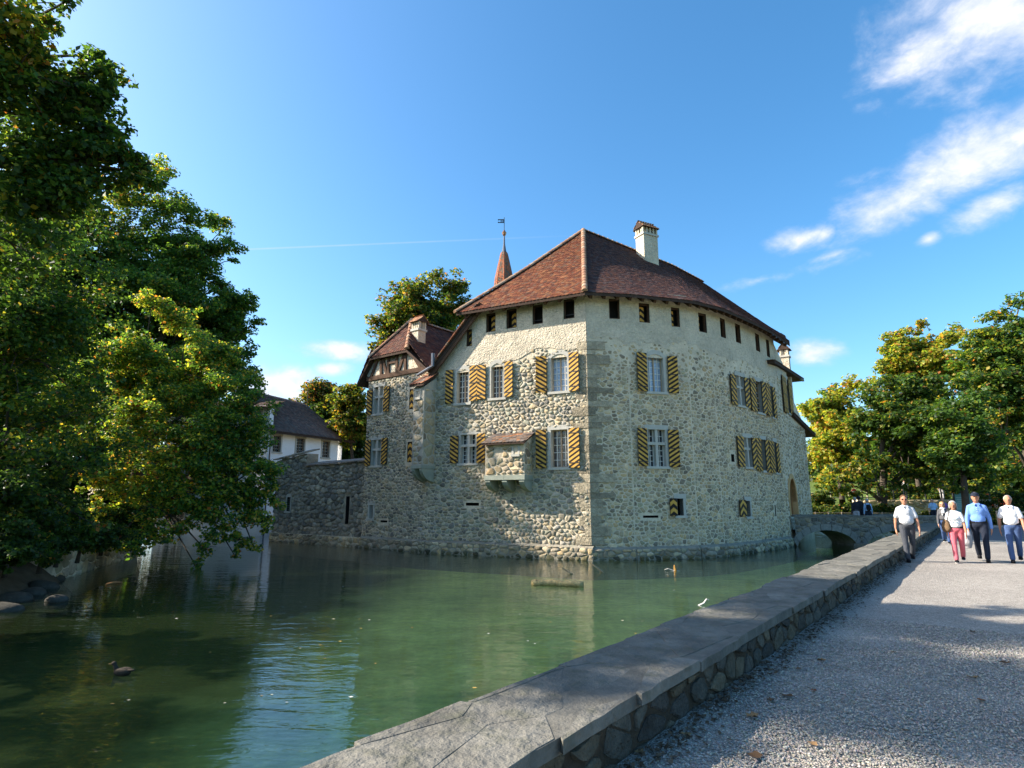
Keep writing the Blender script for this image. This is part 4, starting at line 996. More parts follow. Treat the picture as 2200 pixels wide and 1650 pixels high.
fr = tile_frames([WW.at(u0 - .14, zt0 + .13, D + .2), WW.at(u1 + .12, zt0 + .13, D + .2)], [WW.at(u0 - .14, zt1 + .53, -.05), WW.at(u1 + .12, zt1 + .53, -.05)], .17, .18, 4, n=6); lay_tiles(fr, sr_, .175, .34, 3, 0)
# gutter pipe from the valley
g0 = WW.at(u1 + .1, ZBm + .25, .35); A = Acc(); A.tube([g0 + Vector((0, 0, .35)), g0 + Vector((0, 0, -.3)), g0 + Vector((0, 0, -.42)) - WW.d * .2 + WW.n * .1, WW.at(u0 - .05, zt1 + .38, .55)], [.1, .09, .08, .07], 8); A.build('gutter_pipe', M['lead'], castle)
# ---- projecting stone box with lean-to roof
u0, u1, z0, z1, D = bay(WM, 1042.5, 1126.5, 1143.5, 948, 1021, 990); D = min(max(D, .5), .95); print('box', u0, u1, z0, z1, D)
A = Acc(); zt = z1 - .02; zw = WM.uv(1100, 930)[1]
A.add([WM.at(u0, z0, D), WM.at(u1, z0, D), WM.at(u1, zt, D), WM.at(u0, zt, D), WM.at(u0, z0, -.1), WM.at(u1, z0, -.1), WM.at(u1, zt + .36, -.1), WM.at(u0, zt + .36, -.1)],
      [(0, 1, 2, 3), (1, 5, 6, 2), (4, 0, 3, 7), (0, 4, 5, 1), (3, 2, 6, 7)]); box = A.build('projecting_box', M['mortar'], castle)
FB = Wall(WM.at(u0, 0, D), WM.at(u1, 0, D)); SB = Wall(WM.at(u1, 0, D), WM.at(u1, 0, 0)); bq = FB.rect(1104, 958, 1112.5, 975.5); FB.holes.append(bq); s2 = []
rubble(FB, .02, FB.len - .02, z0 + .04, zt - .06, .30, .22, 81, lambda u, z: .9, h=.045, out=s2); rubble(SB, .02, SB.len, z0 + .04, zt - .02, .32, .3, 82, None, h=.035, out=s2, drop=.25)
for sc, V, Fs, c in s2: mk('box_stone', V, Fs, M['stone'], box, None, [c] * len(V), True)
window(FB, bq, 'hole', castle, sur=.1, depth=.0, lintel=.1)
for i in range(2): a_ = u0 - .04 + (u1 - u0 + .08) * i / 2; b_ = a_ + (u1 - u0 + .08) / 2 - .01; A = Acc(); A.prism([WM.at(a_, z0 - .2, -.05), WM.at(b_, z0 - .2, -.05), WM.at(b_, z0 - .2, D + .05), WM.at(a_, z0 - .2, D + .05)], (0, 0, .199)); A.build('corbel_slab', M['greenstone'], castle)
for i in range(3): A = Acc(); corbel(A, WM, u0 + .13 + (u1 - u0 - .26) * i / 2, z0 - .201, D + .02, .24, .5); A.build('corbel', M['greenstone'], castle)
e0_, e1_ = WM.at(u0 - .08, zt - .06, D + .2), WM.at(u1 + .1, zt - .06, D + .2); h0, h1 = WM.at(u0 - .0, zt + .46, -.02), WM.at(u1 + .12, zt + .46, -.02)
br = roof_patch([e0_, e1_], [h0, h1], castle, 'box_roof', thick=.08, n=6); lay_tiles(tile_frames([e0_, e1_], [h0, h1], .15, .17, 8, n=8), br, .165, .34, 5, 0, cols=[(.15, .11, .085), (.13, .105, .09), (.19, .12, .08), (.12, .10, .09), (.28, .13, .065), (.16, .13, .11)])
# ---- the stair turret's spire behind the roof
sp = atY(1083, 600, 39.5); zt = atY(1083, 500, 39.5).z; zk = atY(1083, 545, 39.5).z; zv = atY(1083, 467, 39.5).z; r0 = .62 / 37 * sp.y * .62
pr = []; A = Acc(); A.lathe((sp.x, sp.y, 0), [(.78, sp.z - 3), (.66, sp.z - .9), (.62, sp.z), (.22, zk)], 8); spo = A.build('spire', M['roof_under'], castle)
rd = random.Random(2); A = Acc(); TV, TF = tile_shape(.17, .3)
for row in range(24):
    f = row / 24; z = sp.z - .9 + (zk - sp.z + .9) * f; rr = np.interp(z, [sp.z - .9, sp.z, zk], [.66, .62, .22]) * .95 + .02
    for j in range(8):
        a0, a1 = 2 * math.pi * j / 8, 2 * math.pi * (j + 1) / 8; p0, p1 = Vector((math.cos(a0), math.sin(a0), 0)) * rr, Vector((math.cos(a1), math.sin(a1), 0)) * rr; k = max(1, round((p1 - p0).length / .16))
        for i in range(k):
            q = Vector((sp.x, sp.y, z)) + p0.lerp(p1, (i + .5) / k); x = (p1 - p0).normalized(); nn = (p0 + p1).normalized(); up = Vector((0, 0, 1)) - nn * .25; up.normalize(); c = rd.choice([(.34, .13, .07), (.28, .12, .07), (.2, .13, .09), (.16, .13, .10)])
            if q.y > sp.y + .4: continue
            A.add([q + x * v[0] * .95 + up * (v[1] + .05) + nn * (v[2] + .02) for v in TV], TF, c)
A.build('spire_tile', M['tile'], spo, color=True)
for j in range(8):
    a0 = 2 * math.pi * j / 8; d = Vector((math.cos(a0), math.sin(a0), 0)); c_ = Vector((sp.x, sp.y, 0)); A = Acc(); A.tube([c_ + d * .68 + Vector((0, 0, sp.z - .9)), c_ + d * .63 + Vector((0, 0, sp.z)), c_ + d * .22 + Vector((0, 0, zk))], .05, 5, (.36, .12, .06)); A.build('hip_cap', M['tile'], spo, color=True)
A = Acc(); A.lathe((sp.x, sp.y, 0), [(.24, zk - .12), (.14, zk + .25), (.07, zk + .7), (.05, zt - .25)], 8); A.build('spire_tip', M['lead'], castle)
A = Acc(); A.lathe((sp.x, sp.y, zt), [(.03, -.3), (.12, -.16), (.17, 0), (.1, .1), (.03, .22)], 10); A.build('ball', M['copper'], castle)
A = Acc(); A.tube([(sp.x, sp.y, zt + .1), (sp.x, sp.y, zv)], .022, 6); A.build('vane_rod', M['iron'], castle)
A = Acc(); fz = atY(1083, 475, 39.5).z
for (x0, x1, y0, y1) in ((-.36, -.01, .08, .14), (-.36, -.01, -.14, -.08), (-.08, -.01, -.08, .08), (-.26, -.2, -.08, .08), (-.46, -.36, .06, .14), (-.46, -.36, -.14, -.06), (-.17, -.12, -.08, .08)): A.box((sp.x + (x0 + x1) / 2, sp.y, fz + (y0 + y1) / 2), ((x1 - x0) / 2, 0, 0), (0, .012, 0), (0, 0, (y1 - y0) / 2))
A.build('weather_vane', M['iron'], castle)
# ------------------------------------------------ low wall between the path and the water
mwall = thing('moat_wall', wl((WR + WL) / 2, 10), 'low rubble stone parapet wall with flagstone coping along the gravel path', 'wall')
S0, S1 = -3.0, 41.0
A = Acc(); A.box(wl((WR + WL) / 2, (S0 + S1) / 2, (WTOP - .1 - .8) / 2), WD * (S1 - S0) / 2, WN * ((WL - WR) / 2 - .03), (0, 0, (WTOP - .1 + .8) / 2)); A.build('wall_core', M['earth'], mwall)
FR = Wall(wl(WR, S1), wl(WR, S0)); FR = Wall(wl(WR, S0), wl(WR, S1)) 
if FR.n.dot(-WN) < 0: FR = Wall(wl(WR, S1), wl(WR, S0))
ms = []
MC = [(.10, .09, .07), (.075, .07, .058), (.06, .057, .05), (.125, .11, .08), (.09, .087, .072), (.12, .10, .068)]
rubble(FR, 0, FR.len, PATHZ - .08, WTOP - .095, .27, .17, 91, None, h=.035, mortar=.016, off=-.04, out=ms, cols=MC, drop=.18)
place_stones(ms, mwall, 300, m=M['rough_stone'], smooth=False)
A = Acc(); FRm = FR; V = [FR.at(0, PATHZ - .1, -.03), FR.at(FR.len, PATHZ - .1, -.03), FR.at(FR.len, WTOP - .09, -.03), FR.at(0, WTOP - .09, -.03)]; A.add(V, [(0, 1, 2, 3)]); A.build('mortar_face', mat('dark_mortar', (.10, .092, .075), .95, var=(5, .3), bump=[(14, .03), (60, .01)]), mwall)
FL = Wall(wl(WL, S1), wl(WL, S0)) if Wall(wl(WL, S1), wl(WL, S0)).n.dot(WN) > 0 else Wall(wl(WL, S0), wl(WL, S1))
fs = []; rubble(FL, 0, FL.len, -.1, WTOP - .1, .4, .24, 92, None, h=.04, off=-.03, out=fs, cols=MC)
A = Acc()
for sc, V, Fs, c in fs: A.add(V, Fs, c)
A.build('water_side_stones', M['stone'], mwall, smooth=True, kind='stuff', color=True)
rd = random.Random(17); slabs = []
A = Acc(); A.prism([wl(WR - .005, S0, WTOP - .09), wl(WR - .005, S1, WTOP - .09), wl(WL - .01, S1, WTOP - .09), wl(WL - .01, S0, WTOP - .09)], (0, 0, .087)); A.build('joint_mortar', mat('joint_mortar', (.135, .128, .108), .95, var=(6, .3), bump=(40, .01)), mwall)
for c, poly in vcells(S0, S1, 0, WL - WR + .05, .95, .5, rd, jit=.8, drop=.12):
    if area(poly) < .03: continue
    d = rd.uniform(-.006, .008); poly = [(p[0] + rd.uniform(-.012, .012), p[1] + (rd.uniform(-.03, .035) if (p[1] < .01 or p[1] > WL - WR + .04) else 0)) for p in poly]
    poly = shrink(poly, c, .0015)
    # cut the long edges finer so the outline is a little uneven
    q = []
    for i in range(len(poly)):
        a, b = poly[i], poly[(i + 1) % len(poly)]; L = math.hypot(b[0] - a[0], b[1] - a[1]); k = max(1, int(L / .14))
        for j in range(k): t = j / k; jt = .0 if j == 0 else .012; q.append((a[0] + (b[0] - a[0]) * t + rd.uniform(-jt, jt), a[1] + (b[1] - a[1]) * t + rd.uniform(-jt, jt)))
    ang = rd.uniform(-.012, .012)
    f = lambda u, v, o: wl(WR - .025 + v, u, WTOP - .075 + o + d + ang * (v - c[1]) )
    n = len(q); V = [f(p[0], p[1], 0) for p in q] + [f(p[0], p[1], .068) for p in q] + [f(c[0] + (p[0] - c[0]) * .99, c[1] + (p[1] - c[1]) * .99, .075) for p in q] + [f(c[0], c[1], .077)]
    Fs = [(k * n + i, k * n + (i + 1) % n, (k + 1) * n + (i + 1) % n, (k + 1) * n + i) for k in (0, 1) for i in range(n)] + [(2 * n + i, 2 * n + (i + 1) % n, 3 * n) for i in range(n)]
    if (WN.cross(WD)).z > 0: Fs = [t[::-1] for t in Fs]
    g = rd.uniform(.92, 1.1); col = (.15 * g, .142 * g, .12 * g); mk('coping_slab', V, Fs, M['slab'], mwall, None, [col] * len(V))
# ------------------------------------------------ stone bridge to the gate
BY = 32.95; bx0, bx1 = 15.35, 24.3
bridge = thing('stone_bridge', (19.5, BY + 1.2, 0), 'two arched rubble stone bridge leading to the castle gate', 'bridge')
BW = Wall((bx0, BY), (bx1, BY)); ptop = BW.uv(1850, 1108)[1]
def ux(px, py): return BW.uv(px, py)[0]
arches = [(ux(1712, 1160), ux(1842, 1170), -.05, BW.uv(1768, 1139)[1]), (ux(1860, 1170), ux(2004, 1150), -.05, BW.uv(1930, 1140)[1])]
def arch_z(a, u):
    x = (u - (a[0] + a[1]) / 2) / ((a[1] - a[0]) / 2)
    return a[2] + (a[3] - a[2]) * math.sqrt(max(0, 1 - x * x)) ** 1.15 if abs(x) < 1 else -1
def under(u):
    for a in arches:
        if a[0] < u < a[1]: return arch_z(a, u)
    return -.9
us = sorted(set([0, BW.len] + [a[0] + (a[1] - a[0]) * (.5 - .5 * math.cos(math.pi * i / 22)) for a in arches for i in range(23)]))
DEP = 2.6; V = []; Fs = []
for u in us:
    for off in (0, -DEP): V += [BW.at(u, under(u + 1e-4) if u < BW.len else -.9, off), BW.at(u, ptop - .06 if off == 0 else ptop - .06, off)]
for i in range(len(us) - 1):
    a, b = 4 * i, 4 * (i + 1); Fs += [(a, b, b + 1, a + 1), (a + 3, b + 3, b + 2, a + 2), (a + 2, b + 2, b, a)]
mk('arch_wall', V, Fs, mat('bridge_mortar', (.24, .225, .19), .95, var=(3, .3), bump=[(10, .04), (50, .01)]), bridge)
A = Acc(); A.add([BW.at(0, ptop - .75, -.35), BW.at(BW.len, ptop - .75, -.35), BW.at(BW.len, ptop - .75, -DEP + .35), BW.at(0, ptop - .75, -DEP + .35)], [(0, 1, 2, 3)]); A.build('deck', M['gravel'], bridge)
bs = []
def bkeep(u, z):
    for a in arches:
        if a[0] - .2 < u < a[1] + .2 and z < arch_z(a, min(max(u, a[0] + .01), a[1] - .01)) + .34: return 0
    return 1
rubble(BW, 0, BW.len, -.1, ptop - .1, .30, .19, 95, bkeep, h=.04, out=bs, cols=[(c[0] * 2.0, c[1] * 2.0, c[2] * 2.0) for c in MC], mortar=.016); place_stones(bs, bridge, 260, m=M['rough_stone'])
for a in arches:   # dressed ring stones
    k = 9
    for i in range(k):
        t0, t1 = math.pi * (i + .04) / k, math.pi * (i + .96) / k; q = []
        for t in (t0, (t0 + t1) / 2, t1): u = (a[0] + a[1]) / 2 - (a[1] - a[0]) / 2 * math.cos(t); q.append((u, max(-.1, arch_z(a, u))))
        o = [(q[j][0] + (q[j][0] - (a[0] + a[1]) / 2) * .11, q[j][1] + .32) for j in (2, 1, 0)]
        A = Acc(); A.prism([BW.at(*p, -.05) for p in q + o], BW.n * .1, (.24, .23, .20)); A.build('ring_stone', M['stone'], bridge, color=True)
for i in range(12):
    a_, b_ = BW.len * i / 12 + .006, BW.len * (i + 1) / 12 - .006
    for off, nm in ((0, 'parapet_slab'), (-DEP + .3, 'parapet_slab')):
        if off < 0 and i > 9: continue
        A = Acc(); z = ptop - .06 + R.uniform(-.008, .008); g = R.uniform(.8, 1.1); A.prism([BW.at(a_, z, off + .05), BW.at(b_, z, off + .05), BW.at(b_, z, off - .35), BW.at(a_, z, off - .35)], (0, 0, .07), (.22 * g, .21 * g, .18 * g)); A.build(nm, M['slab'], bridge, color=True)
A = Acc(); u = (arches[0][1] + arches[1][0]) / 2; A.prism([BW.at(u - .42, -.9, 0), BW.at(u + .42, -.9, 0), BW.at(u, -.9, .6)], (0, 0, 1.05), (.2, .19, .165)); A.build('cutwater', M['stone'], bridge, color=True)
# ------------------------------------------------ bank wall of the moat beyond the bridge
fw = thing('bank_wall', (23, 40.5, 0), 'pale sunlit stone bank wall seen through the bridge arch', 'wall'); s_ = []
FW1 = Wall((19.6, 41.3), (26.8, 40.05)); A = Acc(); A.prism([FW1.at(0, -.9, 0), FW1.at(FW1.len, -.9, 0), FW1.at(FW1.len, -.9, -.6), FW1.at(0, -.9, -.6)], (0, 0, .9 + PATHZ + .25)); A.build('wall_core', M['mortar'], fw)
rubble(FW1, 0, FW1.len, -.1, PATHZ + .2, .36, .24, 97, None, h=.05, out=s_, cols=[(.42, .37, .27), (.36, .31, .23), (.46, .41, .32)]); place_stones(s_, fw, 300)
# ------------------------------------------------ curtain wall
cA = A2 + Vector((.35, .1, 0)); cB = atY(588, 1100, 37.2); cB.z = 0
CW = Wall(cB, cA); curtain = thing('curtain_wall', CW.at(CW.len / 2, 0), 'dark rough stone curtain wall with slab coping left of the timbered wing', 'wall')
cz1 = CW.uv(775, 991)[1]; cz0 = CW.uv(660, 1001)[1]; czs = CW.uv(628, 978)[1]; uS = CW.uv(659, 990)[0]; print('curtain', cz0, cz1, czs, uS, CW.len)
cz = (cz0 + cz1) / 2
slt = CW.rect(742.5, 1066, 750, 1126); sl2 = CW.rect(616.5, 1068, 624, 1098); CW.holes += [slt, sl2]
wall_mesh(CW, [(0, ZB), (CW.len, ZB), (CW.len, cz1), (uS, cz0), (uS, czs + .05), (0, czs - .3)], curtain, mat('curtain_mortar', (.34, .30, .23), .95, var=(2, .3), var2=(.8, .3), bump=[(8, .05), (40, .015)]), 'wall_core', .8)
s_ = []; rubble(CW, 0, CW.len - .3, -.1, max(cz, czs) - .05, .33, .23, 98, lambda u, z: 1 if z < (cz - .1 if u > uS else czs - .15) else 0, h=.09, mortar=.012, out=s_, cols=[(.33, .295, .23), (.27, .245, .195), (.21, .195, .165), (.39, .345, .26)])
PL = []; rubble(CW, 0, CW.len, -.12, .5, .42, .22, 99, None, h=.07, off=.16, out=PL, holes=[]); place_stones(s_ + PL, curtain, 300, m=M['rough_stone'])
A = Acc(); A.prism([CW.at(0, ZB, .16), CW.at(CW.len, ZB, .16), CW.at(CW.len, ZB, 0), CW.at(0, ZB, 0)], (0, 0, .5 - ZB)); A.build('plinth', M['mortar'], curtain)
window(CW, slt, 'hole', curtain, sidefr=False, sill=False, depth=.35); window(CW, sl2, 'hole', curtain, sur=.09, depth=.2)
a, b, z0, z1 = slt; shutter(CW, (a + (b - a) * .45, b, z0, z1), .7, curtain, off=-.2, straps=False, period=.3)
for i in range(16):
    f0, f1 = uS + (CW.len - uS) * i / 16, uS + (CW.len - uS) * (i + 1) / 16 - .02; z = cz0 + (cz1 - cz0) * (i + .5) / 16; A = Acc()
    A.prism([CW.at(f0, z - .02, .22), CW.at(f1, z - .02, .22), CW.at(f1, z + .22, -.85), CW.at(f0, z + .22, -.85)], (0, 0, .07), (.26, .2, .16)); A.build('coping_slab', M['slab'], curtain, color=True)
for i in range(5):
    f0, f1 = -.1 + (uS + .15) * i / 5, -.1 + (uS + .15) * (i + 1) / 5 - .02; z = czs - .3 + .35 * (i + .5) / 5; A = Acc()
    A.prism([CW.at(f0, z, .25), CW.at(f1, z, .25), CW.at(f1, z + .3, -.85), CW.at(f0, z + .3, -.85)], (0, 0, .08), (.33, .27, .2)); A.build('coping_slab', M['slab'], curtain, color=True)
# ------------------------------------------------ white house behind the curtain wall
wa = atY(571, 930, 42.0); wa.z = 0; dW = Vector((.426, .905, 0)).normalized(); uE = along(wa, dW, 735, 960); HW = Wall(wa, wa + dW * uE)
hz = HW.uv(650, 933)[1]; house = thing('white_house', (HW.P.x - 3, HW.P.y + 3, 0), 'white plastered house with dark purple brown tiled roof and barred windows', 'house')
hw = [HW.rect(*q) for q in ((585.5, 936, 603, 971), (636, 942, 653.5, 974), (692, 948, 707, 983))]; HW.holes += hw
wall_mesh(HW, [(0, ZB), (HW.len, ZB), (HW.len, hz + .2), (0, hz + .2)], house, M['white_wall'])
for q in hw:
    f = window(HW, q, 'grid', house, 4, 5, sur=.12, depth=.2, sill=True); a, b, z0, z1 = q; A = Acc()
    for i in range(1, 5): u = a + (b - a) * i / 5; A.bar(HW.at(u, z0, -.03), HW.at(u, z1, -.03), .022, .022)
    for i in range(1, 6): z = z0 + (z1 - z0) * i / 6; A.bar(HW.at(a, z, -.03), HW.at(b, z, -.03), .022, .022)
    A.build('window_grille', M['iron'], f)
nb = -HW.n; E2 = HW.P + dW * HW.len; SW = Wall(E2, E2 + nb * 7); wall_mesh(SW, [(0, ZB), (7, ZB), (7, hz + .2), (0, hz + .2)], house, M['white_wall'])
# block on the left, nearer to the water, mostly behind leaves
LB0 = atY(336, 1100, 43.5); LB0.z = 0; LB1 = wa + HW.n * .25; LW = Wall(LB0, LB1); lz = LW.uv(560, 880)[1]
lq = [LW.rect(*q) for q in ((549, 885, 560.5, 911), (478, 1000, 505, 1062), (400, 1000, 425, 1060), (360, 1090, 395, 1135), (470, 900, 490, 940))]; LW.holes += lq
wall_mesh(LW, [(0, ZB), (LW.len, ZB), (LW.len, lz + .3), (0, lz + .3)], house, M['white_wall'])
for q in lq: window(LW, q, 'grid', house, 2, 4, sur=.1, depth=.2)
PUR = [(.115, .075, .062), (.135, .085, .066), (.095, .068, .058), (.155, .095, .07), (.125, .10, .082)]
zr = HW.uv(553, 846)[1]
q0, q1 = HW.at(-.2, hz - .1, .6), HW.at(HW.len + .9, hz - .1, .6); r0_, r1_ = atY(540, 841, HW.P.y + 3.2), None
r1_ = r0_ + dW * (HW.len * .72); r1_.z = r0_.z - .2
ro = roof_patch([q0, q1], [r0_, r1_], house, 'roof', thick=.16, sag=.22, n=16); lay_tiles(tile_frames([q0, q1], [r0_, r1_], .19, .21, 31, .22), ro, .205, .4, 32, 150, cols=PUR)
ro3 = roof_patch([q1, q1 + nb * 6], [r1_, r1_], house, 'roof', n=8, sag=.1)
lq0, lq1 = LW.at(-.6, lz + .1, .5), LW.at(LW.len + .25, lz + .1, .5); lr0, lr1 = lq0 + -LW.n * 4 + LW.d * 2 + Vector((0, 0, 1.2)), lq1 - LW.n * 3.6 - LW.d * 1.2 + Vector((0, 0, 1.0))
ro2 = roof_patch([lq0, lq1], [lr0, lr1], house, 'roof', n=12); lay_tiles(tile_frames([lq0, lq1], [lr0, lr1], .2, .22, 33), ro2, .21, .42, 34, 60, cols=PUR)
A = Acc(); pz = atY(660, 862, HW.P.y + 7); A.tube([pz - Vector((0, 0, .5)), pz + Vector((0, 0, 1.1))], .035, 6); A.build('lightning_rod', M['iron'], house)
A = Acc(); A.tube([LB1 + HW.n * .12 + dW * .15 + Vector((0, 0, 0)), LB1 + HW.n * .12 + dW * .15 + Vector((0, 0, hz - .1))], .06, 6); A.build('drainpipe', M['lead'], house)
sheet('courtyard', [(-7, 36), (0, 46), (-2, 58), (-12, 60), (-20, 50), (-15, 41)], PATHZ, M['earth'])
# ------------------------------------------------ left bank wall at the water
bank = thing('left_bank_wall', (-16, 24, 0), 'low grey mortared stone retaining wall at the shady left bank of the moat', 'wall')
bp = [Vector((-14.1, 18.9, 0)), Vector((-15.3, 22.5, 0)), Vector((-16.3, 25.6, 0)), Vector((-16.9, 27.6, 0)), Vector((-18, 29, 0)), Vector((-21, 30.4, 0))]; s_ = []
for i in range(len(bp) - 1):
    w = Wall(bp[i + 1], bp[i]); w = w if w.n.x > 0 or w.n.y > 0 else Wall(bp[i], bp[i + 1])
    A = Acc(); A.prism([w.at(0, -.8, 0), w.at(w.len, -.8, 0), w.at(w.len, -.8, -.9), w.at(0, -.8, -.9)], (0, 0, 1.72)); A.build('wall_core', M['mortar'], bank)
    rubble(w, 0, w.len, -.1, .88, .42, .27, 200 + i, None, h=.05, out=s_)
place_stones(s_, bank, 300)
# bank soil slope with boulders, left of that wall
V = []; Fs = []; bl = [Vector((-13.7, 18.9, 0)), Vector((-12.9, 15.5, 0)), Vector((-12.1, 11, 0)), Vector((-12.6, 5, 0)), Vector((-14, -4, 0))]; Q = resample(bl, 30)
for p in Q:
    for j in range(7):
        t = j / 6; q = p + Vector((-3.2, .3, 0)) * t; q.z = -.75 + 1.75 * math.sin(t * math.pi / 2) ** 1.2 + .16 * mnoise.noise(q * 1.3); V.append(q + Vector((.9, 0, 0)))
for i in range(29):
    for j in range(6): a = i * 7 + j; Fs.append((a, a + 1, a + 8, a + 7))
tag(mk('earth_bank', V, Fs, M['earth'], smooth=True), kind='structure')
# ------------------------------------------------ trees
GREENS = np.array([(.034, .072, .014), (.046, .09, .015), (.028, .06, .015), (.065, .115, .018), (.024, .05, .017)])
YELS = np.array([(.215, .21, .025), (.16, .185, .022), (.24, .19, .025), (.11, .155, .02)])
ORS = np.array([(.34, .14, .03), (.28, .10, .025), (.30, .17, .04)])
def leaf_cloud(pads, n, size, g, yel=.08, orange=.02, dark=1.0, pal=None):
    """pads: (centre, radii, weight, extra yellow)"""
    C = np.array([p[0][:] for p in pads]); Rr = np.array([p[1] for p in pads], float); w = np.array([p[2] * p[1][0] * p[1][1] for p in pads]); ye = np.array([p[3] for p in pads])
    # every bough breaks up into sprays of its own
    k = 13; d = g.normal(size=(len(C), k, 3)); d /= np.linalg.norm(d, axis=2, keepdims=True); q = g.random((len(C), k, 1)) ** .6
    C = (C[:, None] + d * q * Rr[:, None] * .95).reshape(-1, 3); f = .2 + .36 * g.random((len(ye), k, 1)); Rr = (Rr[:, None] * f * np.array([1, 1, .8])).reshape(-1, 3)
    w = (w[:, None] * f[:, :, 0] ** 1.7).reshape(-1); ye = np.repeat(ye, k) * (.4 + 1.2 * g.random(len(w)))
    pads = range(len(w))
    idx = g.choice(len(pads), n, p=w / w.sum()); d = g.normal(size=(n, 3)); d /= np.linalg.norm(d, axis=1)[:, None]
    rad = g.random(n) ** .42; P = C[idx] + d * rad[:, None] * Rr[idx]
    # thin out by a wobble so that every clump has a ragged edge
    nrm = d * .5 + g.normal(size=(n, 3)) * .55 + np.array([0, 0, .75]); nrm /= np.linalg.norm(nrm, axis=1)[:, None]
    t = np.cross(nrm, g.normal(size=(n, 3))); t /= np.linalg.norm(t, axis=1)[:, None]; b = np.cross(nrm, t)
    s = size * (.65 + .7 * g.random(n)); L = s[:, None]
    V = np.stack([P - t * L * .5, P + b * L * .36 + nrm * L * .07, P + t * L * .55 - nrm * L * .06, P - b * L * .36 + nrm * L * .07], 1).reshape(-1, 3)
    Fq = np.arange(4 * n, dtype='i').reshape(-1, 4)
    pal = GREENS if pal is None else pal; col = pal[g.integers(0, len(pal), n)] * (.75 + .5 * g.random((n, 1)))
    padtone = .8 + .45 * g.random(len(pads)); col *= padtone[idx][:, None]
    py = np.clip(yel + ye[idx], 0, 1); m = g.random(n) < py; col[m] = YELS[g.integers(0, len(YELS), m.sum())] * (.7 + .5 * g.random((m.sum(), 1)))
    m = g.random(n) < orange + ye[idx] * .12; col[m] = ORS[g.integers(0, len(ORS), m.sum())] * (.7 + .5 * g.random((m.sum(), 1)))
    return V, Fq, np.repeat(col * dark, 4, 0)
def auto_pads(c, rad, n, pr, g, flat_=.7, yel=0, bias=.45, squash=0):
    out = []
    for i in range(n):
        d = g.normal(size=3); d /= np.linalg.norm(d); r = g.random() ** bias * (.82 + .55 * mnoise.noise(Vector(d) * 1.6 + Vector(c) * .13)); p = Vector(c) + Vector((d[0] * rad[0] * r, d[1] * rad[1] * r, d[2] * rad[2] * r)); q = pr * (.65 + .7 * g.random())
        out.append((p, (q, q, q * flat_), 1, yel * g.random() * 2))
    return out
def tree(base, pads, n, leaf, label, tr=.3, seed=1, yel=.08, orange=.02, fork=None, name='tree', group=None, lean=(0, 0), pal=None, cat='tree', twigs=4, dark=1.0, along=False):
    g = np.random.default_rng(seed); rd = random.Random(seed); base = Vector(base); own = pads
    if along:   # leaves along the boughs too, not only at their ends
        cen = sum((p[0] for p in pads), Vector()) / len(pads); ex = []
        for p in pads:
            near = min(pads, key=lambda q: (q[0] - p[0]).length if (q[0] - cen).length < (p[0] - cen).length - .3 else 1e9)
            if near is not p:
                for f in (.35, .7): r = [a * (.45 + .35 * (1 - f)) for a in p[1]]; ex.append((p[0].lerp(near[0], f), tuple(r), .8, p[3]))
        pads = pads + ex
    t = thing(name, base, label, cat, group)
    V, Fq, col = leaf_cloud(pads, n, leaf, g, yel, orange, dark, pal); mk_np('crown', V, Fq, M['leaf'], t, col, 'stuff'); pads = own
    top = max(p[0].z for p in pads); H = (top - base.z) * .8; fork = fork or H * .28
    ctr = sum((p[0] for p in pads), Vector()) / len(pads)
    tp = [base + Vector((0, 0, -.3))]; k = 7
    for i in range(1, k + 1): f = i / k; q = base.lerp(Vector((base.x * .6 + ctr.x * .4 + lean[0], base.y * .6 + ctr.y * .4 + lean[1], base.z + H)), f); q += Vector((rd.uniform(-1, 1), rd.uniform(-1, 1), 0)) * tr * .5; q.z = base.z + H * f; tp.append(q)
    A = Acc(); A.tube(tp, [tr * 1.35] + [tr * (1 - .85 * i / k) for i in range(1, k + 1)], 9); A.build('trunk', M['bark'], t, smooth=True)
    B = Acc(); nL = min(len(pads), 11); seeds = rd.sample(range(len(pads)), nL)
    def trunk_at(z):
        f = min(1, max(0, (z - base.z) / H)) * k; i = min(k - 1, int(f)); return tp[i].lerp(tp[i + 1], f - i) if i > 0 else tp[0].lerp(tp[1], f)
    groups = {s: [] for s in seeds}
    for i, p in enumerate(pads): groups[min(seeds, key=lambda s: (pads[s][0] - p[0]).length_squared)].append(i)
    for s, ids in groups.items():
        if not ids: continue
        c = sum((pads[i][0] for i in ids), Vector()) / len(ids); hd = math.hypot(c.x - base.x, c.y - base.y)
        z0 = min(max(base.z + fork, c.z - hd * .75), base.z + H * .92); a = trunk_at(z0); m = a.lerp(c, .5) + Vector((rd.uniform(-.3, .3), rd.uniform(-.3, .3), .12 * hd))
        r0 = tr * .5 * (1 - .5 * (z0 - base.z) / H); e = a.lerp(c, .85)
        B.tube([a, a.lerp(m, .5) + Vector((0, 0, .05 * hd)), m, e], [r0, r0 * .75, r0 * .5, r0 * .3], 6)
        for i in ids:
            p, rr = pads[i][0], pads[i][1]; o = m.lerp(e, rd.random()); q = o.lerp(p, .55) + Vector((rd.uniform(-.2, .2), rd.uniform(-.2, .2), .15))
            B.tube([o, q, p], [r0 * .32, r0 * .22, r0 * .12], 4, cap=False)
            for _ in range(twigs):
                d = Vector((rd.gauss(0, 1), rd.gauss(0, 1), rd.gauss(0, .7))); d.normalize(); e2 = p + Vector((d.x * rr[0], d.y * rr[1], d.z * rr[2])) * .95
                B.tube([p, p.lerp(e2, .5) + Vector((0, 0, .06)), e2], [r0 * .12, max(.008, r0 * .07), .005], 3, cap=False)
    B.build('branches', M['bark'], t)
    return t
def padp(px, py, Y, r, yel=0, w=1, fl=.75): return (atY(px, py, Y), (r, r, r * fl), w, yel)
g0 = np.random.default_rng(3)
LG = 'tall trees on the left bank'
